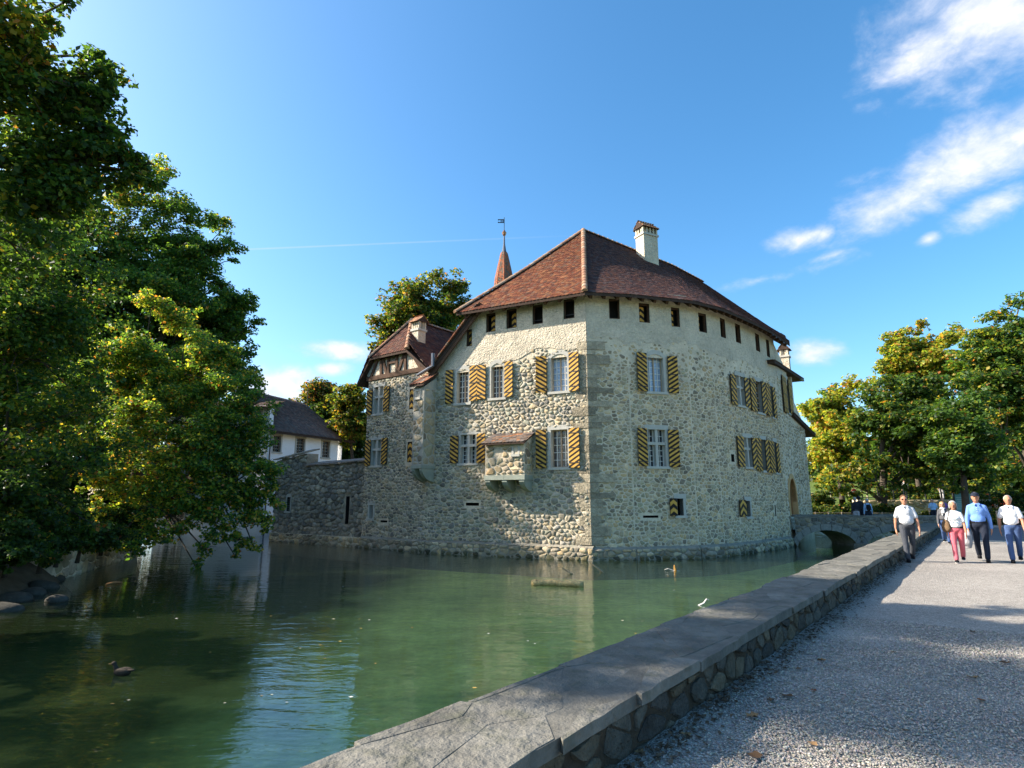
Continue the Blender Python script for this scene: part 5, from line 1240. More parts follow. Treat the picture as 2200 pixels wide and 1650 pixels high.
# nearest tree, reaching in from beyond the left edge
pa = [(p, r, .16, y) for p, r, w_, y in auto_pads((-14.4, 7.4, 11.6), (4.6, 3.6, 6.5), 60, 1.0, g0, .6, .1)]
pa += auto_pads((-12.6, 10.6, 3.4), (2.2, 1.9, 1.9), 26, .8, g0, .7, .1)  # low boughs out of frame, added to shade the water at left
for q in ((20, 20, 10.5, 1.0, .5), (70, 100, 11.2, .8, .45), (30, 160, 11, 1.1, .3), (100, 60, 11, .35, .1), (140, 5, 11, .3, .0), (140, 190, 12, .9, .1), (195, 165, 12.2, .7, .05), (205, 118, 12.2, .28, 0), (235, 160, 12.3, .32, 0), (240, 205, 12.3, .34, 0), (100, 250, 12, 1.2, .1), (215, 215, 12.2, .5, 0), (200, 275, 12.4, .8, .03), (245, 285, 12.4, .42, .1), (150, 330, 12.4, 1.1, .1), (60, 340, 12, 1.2, .08), (225, 330, 12.5, .6, .05), (250, 318, 12.5, .3, .3), (290, 370, 12.8, .75, .2), (170, 400, 12.6, 1.1, .15), (80, 440, 12.4, 1.3, .06), (310, 355, 12.8, .3, .1), (20, 520, 12, 1.0, .05)): pa.append(padp(q[0], q[1], q[2] * .86, q[3] * .88, q[4]))
tree((-15.0, 7.6, .9), pa, 110000, .118, 'nearest tall tree, its boughs filling the upper left corner', .42, 21, .03, .003, 4, along=True, dark=1.25)
# trees standing out of the frame on the left that shade the foreground
for i, (x, y, h, rr) in enumerate(((-20.5, 0.5, 18, 5.2), (-23, -7, 19, 5.5))):
    tree((x, y, .9), auto_pads((x, y, h * .62), (rr, rr, h * .36), 40, 1.5, g0, .6), 6500, .27, ['tree on the near left bank beyond the left edge, nearer the camera axis', 'hindmost tree on the left bank, behind the viewpoint'][i], .4, 30 + i, group='shade trees outside the left edge', twigs=0)
# low dense tree behind the near one
pd = auto_pads((-18.3, 18.5, 6.6), (4.8, 3.8, 5.4), 90, 1.15, g0, .65, .12)
for q in ((60, 960, 16, 1.1, .1), (140, 1000, 17, 1.0, .1), (60, 1080, 16, .9, .1), (170, 1110, 17.5, .8, .2), (120, 900, 17, 1.1, .1), (220, 960, 18.5, 1.1, .1), (40, 850, 16.5, 1.2, .2), (180, 820, 18, 1.2, .1), (20, 1150, 15.5, .8, .1), (100, 1165, 17, .6, .1), (20, 560, 17.5, 1.6, .05), (110, 580, 18, 1.6, .02), (40, 690, 17, 1.6, .1), (20, 800, 17, 1.5, .1), (120, 720, 18, 1.5, .0), (190, 660, 19, 1.4, .05), (90, 650, 17.5, 1.5, .03), (60, 480, 18, 1.5, .03), (150, 500, 18.5, 1.4, .03), (20, 430, 17.5, 1.4, .05)): pd.append(padp(*q))
tree((-18.2, 18.6, .9), pd, 90000, .125, 'dense dark low tree overhanging the left bank', .3, 23, .06, .008, 1.5, dark=1.4)
# lit tree leaning over the water with drooping twigs
pb = auto_pads((-16.6, 26.3, 7.2), (4.8, 3.2, 3.8), 34, 1.2, g0, .6, .2)
for q in ((575, 1000, 24.5, .75, .1), (540, 960, 24.6, 1.0, .05), (590, 1075, 24.2, .5, .15), (565, 1120, 23.8, .65, .3), (520, 1060, 24, .95, .15), (515, 1160, 23.4, .5, .3), (480, 1130, 23.3, .75, .25), (440, 1180, 22.8, .42, .1), (545, 1175, 23.5, .32, .3), (430, 1100, 23.2, .8, .2), (385, 1140, 22.8, .5, .3), (330, 1090, 22.5, .9, .4), (280, 1060, 22.2, 1.0, .45), (230, 1040, 21.8, .9, .5), (210, 1100, 21.6, .6, .5), (250, 1160, 21.4, .6, .45), (290, 1180, 21.5, .5, .2), (185, 1030, 21.5, .5, .5), (300, 980, 22.5, 1.1, .35), (360, 1020, 23, 1.1, .35), (420, 1010, 23.6, 1.1, .3), (460, 950, 24.2, 1.2, .2), (380, 930, 23.6, 1.2, .3), (500, 890, 25, 1.2, .08), (545, 870, 25.4, .9, .08), (540, 820, 25.8, .8, .05), (470, 830, 25.4, 1.3, .1), (400, 850, 24.6, 1.3, .25), (430, 760, 25.5, 1.3, .2), (480, 750, 26, .9, .25), (390, 690, 25.6, 1.1, .3), (340, 780, 24.6, 1.3, .2), (300, 880, 23.6, 1.2, .3), (330, 650, 25, 1.0, .3), (280, 740, 24.4, 1.2, .1), (260, 930, 22.8, 1.0, .4), (505, 1195, 23.2, .25, .1), (530, 1010, 24.3, .9, .1), (480, 1060, 23.8, .9, .15), (560, 1050, 24.2, .7, .1), (500, 980, 24.5, 1.0, .05), (450, 1050, 23.5, .9, .2), (555, 920, 25, .9, .05), (510, 920, 24.8, 1.1, .05), (470, 1000, 24, 1.0, .1), (420, 950, 23.8, 1.1, .15), (540, 1100, 24, .7, .2), (400, 1080, 23, .8, .3), (585, 1030, 24.4, .5, .1), (350, 1150, 22.5, .6, .4), (310, 1150, 22.2, .5, .3), (420, 1215, 22.6, .25, .1)): pb.append(padp(*q))
tree((-16.9, 26.6, .9), pb, 150000, .125, 'yellow green tree leaning over the moat with drooping twigs touching the water', .33, 24, .1, .02, 1.6, twigs=6, along=True, dark=2.0)
# far tall trees
pc = auto_pads((-20.8, 35.5, 13.5), (5.2, 4.2, 7.2), 50, 1.5, g0, .65, .05)
for q in ((340, 370, 34, 1.2, .3), (300, 360, 34, 1.0, .35), (290, 430, 34, 1.6, .3), (380, 440, 34.5, 1.5, .15), (430, 470, 35, 1.0, .05), (490, 480, 35, .55, .25), (480, 530, 35, 1.1, .05), (440, 580, 35, 1.5, .02), (380, 540, 34.5, 1.6, .1), (300, 520, 34, 1.7, .1), (500, 560, 35.2, .4, 0), (480, 620, 35.3, 1.2, 0), (530, 640, 35.8, .7, 0), (550, 690, 36, .6, 0), (500, 700, 35.6, 1.4, 0), (525, 760, 35.8, 1.0, 0), (440, 670, 35, 1.6, .02), (380, 630, 34.6, 1.7, .05), (530, 800, 36, .8, 0), (480, 790, 35.6, 1.4, 0), (330, 450, 34, 1.6, .1), (360, 560, 34, 1.7, .05), (420, 520, 34.6, 1.5, .05), (300, 680, 33.5, 1.9, .02), (340, 800, 34, 1.8, .02), (420, 880, 35, 1.7, .03), (280, 860, 33, 1.8, .05), (260, 540, 33, 1.8, .1), (450, 730, 35, 1.6, .02), (510, 850, 36, 1.1, .1), (430, 780, 35, 1.7, 0), (380, 720, 34.6, 1.8, .02), (340, 640, 34.4, 1.7, .1), (250, 420, 33.8, 1.4, .3), (230, 500, 33.6, 1.8, .1), (270, 600, 34, 1.9, .05)): pc.append(padp(*q))
tree((-21.5, 34.6, .9), pc, 115000, .18, 'broad tall green tree farther along the left bank, its right edge against the sky', .42, 25, .03, .003, 4, dark=1.8)
pe = auto_pads((-29, 38, 12), (5.6, 5, 8), 80, 1.7, g0, .65, .1)
for q in ((250, 480, 27, 1.5, .1), (200, 440, 26.5, 1.4, .15), (150, 520, 26, 1.7, .05), (220, 560, 26.5, 1.7, .03), (290, 600, 28, 1.6, .03), (160, 620, 26, 1.8, .02), (240, 680, 27, 1.8, .02), (100, 700, 25, 1.7, .05), (180, 760, 26, 1.8, .02), (60, 600, 25, 1.8, .05), (300, 700, 28, 1.6, .05), (120, 840, 25, 1.8, .03), (230, 830, 26.5, 1.7, .1), (40, 480, 25, 1.6, .1), (110, 430, 25.5, 1.5, .1)): pe.append(padp(q[0], q[1], q[2] + 7.5, q[3] * 1.25, q[4]))
tree((-29, 38, .9), pe, 80000, .2, 'tall tree behind the others on the left bank', .45, 26, .06, .01, 3)
tree((-27, 31.8, .9), auto_pads((-27, 31.5, 13.6), (4.4, 4.3, 8.6), 84, 1.6, g0, .65, .05), 62000, .23, 'tall tree between the leaning tree and the far bank trees', .4, 27, .05, .008, 4, dark=1.2)
# a farther row closing the view on the left
for i, (x, y, h, rr) in enumerate(((-44, 38, 17, 6), (-36, 47, 18, 6), (-30, 58, 19, 6.5), (-52, 30, 17, 6), (-21, 66, 15, 5))):
    tree((x, y, .9), auto_pads((x, y, h * .52), (rr, rr, h * .46), 44, 2.0, g0, .7), 9000, .45, ['tree in the far row seen through the left hand trees', 'tree in the far row left of the white house', 'tree behind the white house roof', 'tree in the far row at the left edge', 'low tree behind the white house'][i], .4, 230 + i, .1, .01, group='far row of trees on the left', twigs=0)
# undergrowth on the left bank
for i, (px, py, Y, r) in enumerate(((40, 1150, 14.6, .8), (120, 1190, 16.8, .6), (200, 1150, 19.5, .9), (10, 1060, 15, 1.0), (250, 1110, 22, .9), (300, 1130, 24.5, .8), (90, 1080, 18, 1.1), (20, 1200, 14, .55), (160, 1130, 18.3, .8), (60, 1120, 16, .9))):
    c = atY(px, py, Y); c.z = max(c.z, 1.2); ps = auto_pads(c, (r, r, r * .7), 10, r * .55, g0); b = Vector((c.x - .4, c.y, .8))
    tree(b, ps, 5200, .095, 'dark leafy shrub on the left bank ' + ['above the boulders', 'at the near end of the bank wall', 'over the middle of the bank wall', 'in the lower left corner of the trees', 'over the far part of the bank wall', 'at the trunk by the far bank end', 'high behind the boulders', 'lowest at the left picture edge', 'behind the near end of the bank wall', 'just left of the boulders'][i], .05, 60 + i, .03, .01, .1, name='shrub', cat='shrub', group='shrubs on the left bank', twigs=2)
# trees behind the castle
def img_tree(px, pyc, Y, wpx, hpx, n, leaf, label, seed, yel, orange, base_px=None, pads=46, pr=None, tr=.3, extra=(), dark=1.0, fl=.7, fork=None, pal=None):
    c = atY(px, pyc, Y); f = c.y * CP + (c.z - HC) * SP; a, b = wpx / 2 * f / F, hpx / 2 * f / F; g = np.random.default_rng(seed)
    ps = auto_pads(c, (a * .82, a * .7, b * .84), pads, pr or a * .3, g, fl, yel * .5) + [padp(*e) for e in extra]
    bx = atY(base_px or px, 1090, Y).x
    return tree((bx, Y, PATHZ), ps, n, leaf, label, tr, seed, yel, orange, fork=fork, dark=dark, pal=pal)
img_tree(905, 705, 58, 205, 250, 60000, .29, 'rounded yellowing tree rising behind the timbered wing', 41, .25, .04, pads=90, pr=1.6, extra=((935, 600, 58, 1.6, .2), (860, 615, 58, 1.5, .2), (985, 615, 58, 1.3, .2), (1000, 650, 58, 1.2, .1), (820, 690, 58, 1.6, .3), (815, 740, 58, 1.4, .4), (830, 640, 58, 1.3, .2), (900, 620, 58, 2.2, .2), (960, 640, 58, 2.3, .1), (930, 660, 57, 2.2, .1), (890, 650, 57, 2.2, .2), (975, 610, 58, 1.8, .15), (850, 660, 57.5, 2.0, .2), (1005, 670, 58, 1.4, .1), (920, 700, 57, 2.2, .1)))
img_tree(752, 905, 50, 100, 190, 16000, .26, 'yellow green tree with an orange sprig between white house and wing', 42, .42, .05, pads=40, pr=1.1, extra=((738, 915, 48.5, .7, .9), (742, 940, 48.5, .5, 1)))
img_tree(693, 870, 66, 95, 130, 16000, .26, 'thin reddish brown tree beyond the white house roof', 43, .2, .22, pads=34, pr=1.5, dark=.9)
img_tree(745, 960, 62, 80, 110, 9000, .3, 'dark tree low behind the yellow green one', 44, .0, .0, pads=22, pr=1.7, dark=.6)
# trees on the right
img_tree(1812, 945, 55, 185, 265, 36000, .3, 'yellow chestnut tree just right of the castle corner', 45, .45, .025, pads=70, pr=1.45, dark=1.6, extra=((1795, 900, 52, 1.2, .4), (1760, 970, 52, 1.2, .4), (1830, 830, 54, 1.4, .5), (1775, 1030, 51, 1.2, .3), (1880, 830, 55, 1.6, .3)))
img_tree(1975, 790, 62, 215, 200, 36000, .32, 'tall golden green tree showing sky through its thin crown', 46, .4, .05, pads=70, pr=1.5, dark=1.55, extra=((1980, 700, 62, 1.3, .3), (1920, 740, 62, 1.5, .4), (2040, 720, 62, 1.6, .3)))
img_tree(1970, 925, 45, 215, 255, 62000, .25, 'dark green spreading tree with forked trunk behind the bridge', 47, .06, .01, base_px=1893, pads=70, pr=1.45, tr=.36, dark=1.15, fork=1.4, extra=((1780, 1035, 44, .8, .4), (1800, 1055, 44, .6, .4), (1840, 1060, 44, .5, .3), (1905, 1055, 43.5, .6, .1), (1960, 1055, 44, .6, .1), (1850, 900, 45, 1.4, .2), (1880, 900, 45, 1.6, .1), (2040, 900, 45, 1.5, .05), (2030, 960, 45, 1.5, .05), (1860, 1045, 44, .8, .3), (1930, 1040, 44, .8, .1), (1990, 1050, 44.5, .8, .1), (1820, 1050, 44, .7, .5), (1880, 850, 45, 1.4, .2), (1930, 820, 45, 1.4, .1), (2010, 830, 45, 1.4, .1), (1860, 990, 44, 1.3, .35), (1830, 1020, 44, 1.0, .45), (1850, 940, 45, 1.2, .2), (1800, 1010, 45, .9, .5), (1900, 1000, 44, 1.3, .1), (1950, 1020, 44, 1.2, .1), (2000, 1020, 44.5, 1.3, .1)))
img_tree(2070, 940, 41, 150, 200, 38000, .24, 'dark tree with straight trunk beside the information board', 48, .05, .01, base_px=2072, pads=46, pr=1.3, tr=.27, dark=1.4, fork=2.0, extra=((2020, 1040, 41, .7, .1), (2045, 1050, 41, .6, .1), (2100, 1050, 41, .6, .1), (2125, 1035, 41, .8, .1), (2010, 960, 41.5, 1.2, .05), (2130, 960, 41.5, 1.2, .05), (2110, 870, 42, 1.3, .05), (2020, 880, 42, 1.3, .05), (2060, 820, 42, 1.3, .1), (2040, 1000, 41, .9, .1), (2110, 1010, 41, .9, .1)))
img_tree(2175, 820, 52, 260, 370, 62000, .31, 'tall green tree at the right edge of the view', 49, .13, .012, base_px=2230, pads=90, pr=1.8, tr=.45, dark=1.35, extra=((2110, 800, 52, 1.6, .25), (2100, 720, 53, 1.5, .2), (2150, 680, 53, 1.6, .15), (2190, 650, 53, 1.4, .1), (2130, 900, 51, 1.7, .2), (2120, 1000, 50, 1.5, .15), (2180, 1010, 50, 1.5, .1), (2100, 950, 51, 1.6, .2), (2110, 1035, 50, 1.1, .2), (2150, 1030, 50, 1.2, .2), (2190, 940, 50, 1.7, .1), (2160, 760, 52, 1.7, .2)))
BGT = ['beside the castle corner', 'behind the no entry sign', 'behind the forked tree', 'behind the purple topped person', 'above the red car', 'above the white car', 'between the forked tree and the board', 'at the far right edge']
for i, (px, pyc, Y, w, h) in enumerate(((1775, 1015, 88, 150, 120), (1865, 1005, 92, 170, 130), (1950, 1005, 84, 150, 140), (2035, 990, 86, 160, 160), (2125, 990, 82, 170, 170), (2215, 980, 85, 190, 190), (1995, 1020, 75, 100, 90), (2180, 1010, 70, 120, 100))):
    t = img_tree(px, pyc, Y, w, h, 7000, .6, 'distant green tree in the backdrop ' + BGT[i], 80 + i, .18, .02, pads=30, pr=2.2); t['group'] = 'background trees on the right'
# ------------------------------------------------ the far side on the right: terrace, hedges, fences, sign, board, cars
def terr(x, y):
    t = min(1, max(0, (y - 49) / 55)); t = t * t * (3 - 2 * t); return PATHZ - .02 + t * 5.5 + .15 * mnoise.noise(Vector((x * .08, y * .08, 0))) * min(1, t * 6)
V = []; Fs = []; nx, ny = 60, 50
for i in range(nx + 1):
    for j in range(ny + 1):
        x = 12 + 330 * (i / nx) ** 1.4; y = 48 + 320 * (j / ny) ** 1.7; V.append((x, y, terr(x, y) - (.1 if j == 0 else 0)))
for i in range(nx):
    for j in range(ny): a = i * (ny + 1) + j; Fs.append((a, a + ny + 1, a + ny + 2, a + 1))
tag(mk('hillside', V, Fs, M['grass'], smooth=True), kind='structure')
q = [atY(1752, 1100, 42.5), atY(2040, 1100, 42.5)]
sheet('far_path', [(21.5, 41.3), (27.2, 40.2), (26.0, 36.2), (46, 36), (48, 42.2), (21.0, 43.0)], PATHZ - .02, M['gravel'])
def hedge(p, q, wd, h, n, leaf, label, seed, yel=.05, dark=1.0):
    g = np.random.default_rng(seed); p, q = Vector(p), Vector(q); k = max(4, int((q - p).length / .5)); ps = []
    for i in range(k * 3):
        c = p.lerp(q, g.random()); r = wd * (.3 + .25 * g.random()); c = c + Vector((g.normal() * wd * .25, g.normal() * wd * .25, h * (.15 + .7 * g.random()))); ps.append((c, (r * 1.3, r * 1.1, r * .8), 1, yel * g.random() * 2))
    t = thing('hedge', (p + q) / 2, label, 'hedge'); V, Fq, col = leaf_cloud(ps, n, leaf, g, yel, .01, dark); mk_np('foliage', V, Fq, M['leaf'], t, col, 'stuff')
    A = Acc()
    for i in range(k): c = p.lerp(q, (i + .5) / k); A.tube([c - Vector((0, 0, .1)), c + Vector((.05, .1, h * .4)), c + Vector((-.05, 0, h * .75))], [.03, .022, .01], 4)
    A.build('stems', M['bark'], t); return t
hedge((22.3, 44.2, PATHZ), (28.3, 44.2, PATHZ), 1.1, 1.35, 15000, .14, 'bright green hedge beyond the bridge parapet, left of the forked tree', 1, .12)
hedge((30.2, 45, PATHZ), (33.5, 45.2, PATHZ), .7, .8, 4000, .13, 'low green hedge at the foot of the terrace wall', 2, .15)
hedge((31.2, 39.8, PATHZ), (40, 39.4, PATHZ), .8, 1.0, 15000, .12, 'bright low hedge between the information board and the right edge', 3, .15)
hedge((36, 44.5, PATHZ), (46, 44.5, PATHZ), 1.7, 2.3, 22000, .16, 'dark tall hedge in front of the parked cars', 4, .06, .7)
for i, (px, pyc, Y, r) in enumerate(((1762, 1055, 60, 1.3), (1850, 1062, 58, 1.0), (2010, 1045, 60, 1.6), (2090, 1045, 56, 1.5), (1905, 1050, 66, 1.6))):
    c = atY(px, pyc, Y); gz = terr(c.x, Y); c.z = gz + r * .8; ps = auto_pads(c, (r * 1.3, r, r * .8), 14, r * .5, np.random.default_rng(i)); 
    tree((c.x, Y, gz), ps, 4200, .2, ['round yellow green bush on the meadow beside the castle corner', 'small bush behind the no entry sign', 'leafy bush on the terrace left of the board', 'leafy bush on the terrace above the board', 'yellowish bush on the meadow behind the forked tree'][i], .05, 130 + i, .3, .02, .1, name='bush', cat='bush', twigs=1)
tw = thing('terrace_wall', (31, 47.3, PATHZ), 'grey rubble retaining wall of the terrace behind the forked tree', 'wall'); TWl = Wall((27.5, 47.6), (37.5, 47.2)); s_ = []
A = Acc(); A.prism([TWl.at(0, .5, 0), TWl.at(TWl.len, .5, 0), TWl.at(TWl.len, .5, -1.2), TWl.at(0, .5, -1.2)], (0, 0, 1.95)); A.build('wall_core', M['mortar'], tw)
rubble(TWl, 0, TWl.len, PATHZ, 2.4, .42, .27, 301, None, h=.06, out=s_); place_stones(s_, tw, 300)
sheet('terrace', [(27.5, 47.6), (37.5, 47.2), (44, 52), (44, 58), (27.5, 58)], 2.46, M['grass'])
def fence(p, q, n, h, rails, label, m, pr=.035, rr=.025, zf=None):
    p, q = Vector(p), Vector(q); t = thing('rail_fence', (p + q) / 2, label, 'fence')
    for i in range(n): c = p.lerp(q, i / (n - 1)); A = Acc(); A.box(c + Vector((0, 0, h / 2)), (pr, 0, 0), (0, pr, 0), (0, 0, h / 2)); A.build('post', m, t)
    for z in rails: A = Acc(); A.bar(p + Vector((0, -pr - .012, h * z)), q + Vector((0, -pr - .012, h * z)), .022, rr * 2); A.build('rail', m, t)
lw_ = mat('grey_wood', (.34, .27, .19), .85, var=(6, .2))
fence((27.6, 47.4, 2.46), (37.3, 47.0, 2.46), 9, .95, (.95, .5), 'dark metal railing along the top of the terrace wall', M['iron'])
fence((31.2, 38.9, PATHZ), (34.9, 38.6, PATHZ), 5, .9, (.9,), 'pale wooden rail fence right of the bridge end', lw_, .05, .05)
fence((20.6, 42.9, PATHZ), (26.4, 41.6, PATHZ), 8, .75, (.92, .5), 'thin low fence on the bank beside the hedge', lw_, .025, .015)
fence((31, 66, terr(31, 66)), (41, 66, terr(31, 66)), 6, 1.1, (.9, .5), 'pale wooden fence on the meadow behind the hedge', lw_, .06, .05)
hedge((-21.5, 10, .85), (-26.5, 33, .85), 2.4, 6.5, 26000, .24, 'tall dark thicket behind the left bank trees', 6, .02, .7)
hedge((-28, 33, .85), (-22, 48, .85), 2.4, 6.0, 16000, .3, 'dark thicket on the left bank beside the white house', 7, .02, .7)
# no entry sign
sp_ = atY(1835, 1056, 58); gz = terr(sp_.x, 58); t = thing('no_entry_sign', (sp_.x, 58, gz), 'round red no entry sign with a white bar on a pole', 'sign')
A = Acc(); A.tube([(sp_.x, 58.03, gz - .2), (sp_.x, 58.03, sp_.z + .25)], .035, 8); A.build('pole', M['lead'], t)
def disc(c, r, y0, y1, m, name, p):
    A = Acc(); A.prism([Vector((c.x + r * math.cos(a), y1, c.z + r * math.sin(a))) for a in [2 * math.pi * i / 24 for i in range(24)]], (0, y0 - y1, 0)); return A.build(name, m, p)
disc(sp_, .275, 57.985, 57.99, M['white'], 'rim', t); disc(sp_, .25, 57.97, 57.984, flat('sign_red', (.55, .02, .025), .4), 'disc', t)
A = Acc(); A.box((sp_.x, 57.962, sp_.z), (.19, 0, 0), (0, .004, 0), (0, 0, .05)); A.build('white_bar', M['white'], t)
# information board
bx, by = 31.65, 42.0; t = thing('information_board', (bx, by, PATHZ), 'dark framed information board with two teal panels behind a tree trunk', 'sign'); ib = flat('board_frame', (.03, .035, .035), .5)
for dx in (-.84, .84): A = Acc(); A.box((bx + dx, by, PATHZ + 1.05), (.05, 0, 0), (0, .05, 0), (0, 0, 1.05)); A.build('post', ib, t)
A = Acc(); A.box((bx, by, PATHZ + 2.12), (.95, 0, 0), (0, .16, 0), (0, 0, .05)); A.build('top_rail', ib, t)
A = Acc(); A.box((bx, by, PATHZ + 1.1), (.05, 0, 0), (0, .045, 0), (0, 0, .97)); A.build('middle_post', ib, t)
teal = flat('teal_print', (.13, .34, .36), .35); teal2 = flat('teal_print_dark', (.03, .19, .24), .35); pale = flat('pale_print', (.42, .56, .55), .4)
for k, dx in enumerate((-.42, .42)):
    A = Acc(); A.box((bx + dx, by, PATHZ + 1.18), (.36, 0, 0), (0, .02, 0), (0, 0, .85)); pn = A.build('panel', [teal, pale][0], t)
    A = Acc()
    if k: A.prism([Vector((bx + dx + x, by - .024, PATHZ + z)) for x, z in ((-.22, .4), (.3, .4), (.3, 1.15), (.05, 1.5), (-.22, 1.15))], (0, -.003, 0)); A.build('building_print', teal2, pn)
    else:
        for i in range(7): A.box((bx + dx - .02, by - .024, PATHZ + 1.75 - i * .13), (.26 - .05 * (i % 3), 0, 0), (0, .002, 0), (0, 0, .018))
        A.build('text_lines', pale, pn)
# parked cars
def car(x, y, yaw, paint, label):
    z = terr(x, y) + .02; t = thing('parked_car', (x, y, z), label, 'car'); c, s = math.cos(yaw), math.sin(yaw)
    def X(a, b, h): return Vector((x + a * c - b * s, y + a * s + b * c, z + h))
    prof = [(-2.1, .32), (-2.15, .7), (-1.95, .92), (-1.5, .98), (-.95, 1.42), (.55, 1.45), (1.15, .98), (1.95, .86), (2.12, .62), (2.1, .32)]; n = len(prof); V = []; 
    for b, k in ((-.85, 1), (-.78, .0), (.78, 0), (.85, 1)):
        for a, h in prof: V.append(X(a, b if h < 1 else b * .84, h))
    Fs = []
    for r in range(3): Fs += [(r * n + i, r * n + (i + 1) % n, (r + 1) * n + (i + 1) % n, (r + 1) * n + i) for i in range(n)]
    Fs += [tuple(range(n)), tuple(range(4 * n - 1, 3 * n - 1, -1))]
    bd = mk('body', V, Fs, paint, t)
    A = Acc()
    for sd in (-1, 1): A.add([X(a, sd * (.735), h) for a, h in ((-1.35, 1.0), (.98, 1.0), (.48, 1.38), (-.9, 1.38))], [(0, 1, 2, 3)]); 
    A.add([X(a, b, h) for a, b, h in ((1.2, -.66, .985), (1.2, .66, .985), (.62, .62, 1.41), (.62, -.62, 1.41))], [(0, 1, 2, 3)])
    for i in range(len(A.V)): v = Vector(A.V[i]); m_ = X(0, 0, 1.1); A.V[i] = tuple(m_ + (v - m_) * 1.03)
    A.build('window', M['glass'], t)
    for a in (-1.32, 1.3):
        for b in (-.82, .82):
            A = Acc(); ax = X(a, b + .08, .32) - X(a, b - .08, .32); A.tube([X(a, b - .1, .32), X(a, b + .1, .32)], .32, 14); w = A.build('wheel', M['black'], t); A = Acc(); A.tube([X(a, b - .105, .32), X(a, b + .105, .32)], .18, 10); A.build('rim', M['lead'], w)
    for b in (-.6, .6): A = Acc(); A.box(X(2.08, b, .66), Vector((c, s, 0)) * .03, Vector((-s, c, 0)) * .16, (0, 0, .07)); A.build('headlight', M['white'], t)
car(50.2, 58, 3.0, flat('white_car_paint', (.7, .72, .75), .25, spec=.6), 'white car parked above the hedge at the right edge'); car(47.6, 61.5, 2.6, flat('red_car_paint', (.5, .03, .03), .25, spec=.6), 'red car parked behind the hedge, left of the white car')
# ------------------------------------------------ people
def remesh(A, name, vox, m, parent, smooth=2):
    me = bpy.data.meshes.new('tmp'); me.from_pydata([tuple(v) for v in A.V], [], A.F); o = bpy.data.objects.new('tmp', me); COL.objects.link(o)
    r = o.modifiers.new('r', 'REMESH'); r.mode = 'VOXEL'; r.voxel_size = vox; s = o.modifiers.new('s', 'SMOOTH'); s.factor = .5; s.iterations = smooth
    dg = bpy.context.evaluated_depsgraph_get(); ev = o.evaluated_get(dg); m2 = bpy.data.meshes.new_from_object(ev); m2.name = name
    bpy.data.objects.remove(o); b = base_of(parent); m2.transform(Matrix.Translation(-b)); m2.materials.clear(); m2.materials.append(m)
    m2.polygons.foreach_set('use_smooth', [True] * len(m2.polygons)); return link(name, m2, parent)
SKIN = mat('skin', (.50, .27, .18), .55, var=(12, .08)); SKIN2 = mat('tanned_skin', (.44, .21, .13), .55, var=(12, .08))
CL = {k: flat('cloth_' + k, c, .9, var=(18, .1), bump=[(9, .02), (45, .004)]) for k, c in dict(lightgrey=(.52, .53, .55), charcoal=(.06, .065, .075), white=(.74, .73, .72), coral=(.62, .14, .17), blue=(.16, .29, .62), navy=(.02, .025, .04), jeans=(.06, .10, .21), greyjacket=(.10, .10, .105), darkjacket=(.025, .028, .035), greytrouser=(.36, .35, .36), lightblue=(.30, .47, .68), purple=(.17, .08, .30), black=(.015, .015, .017), brown=(.16, .10, .055)).items()}
HAIR = {k: flat('hair_' + k, c, .75, bump=(60, .01)) for k, c in dict(brown=(.10, .055, .03), grey=(.42, .40, .37), silver=(.36, .34, .31), blond=(.42, .27, .11), dark=(.03, .022, .018)).items()}
BLACKG = flat('sunglasses', (.01, .01, .012), .15, spec=.6)
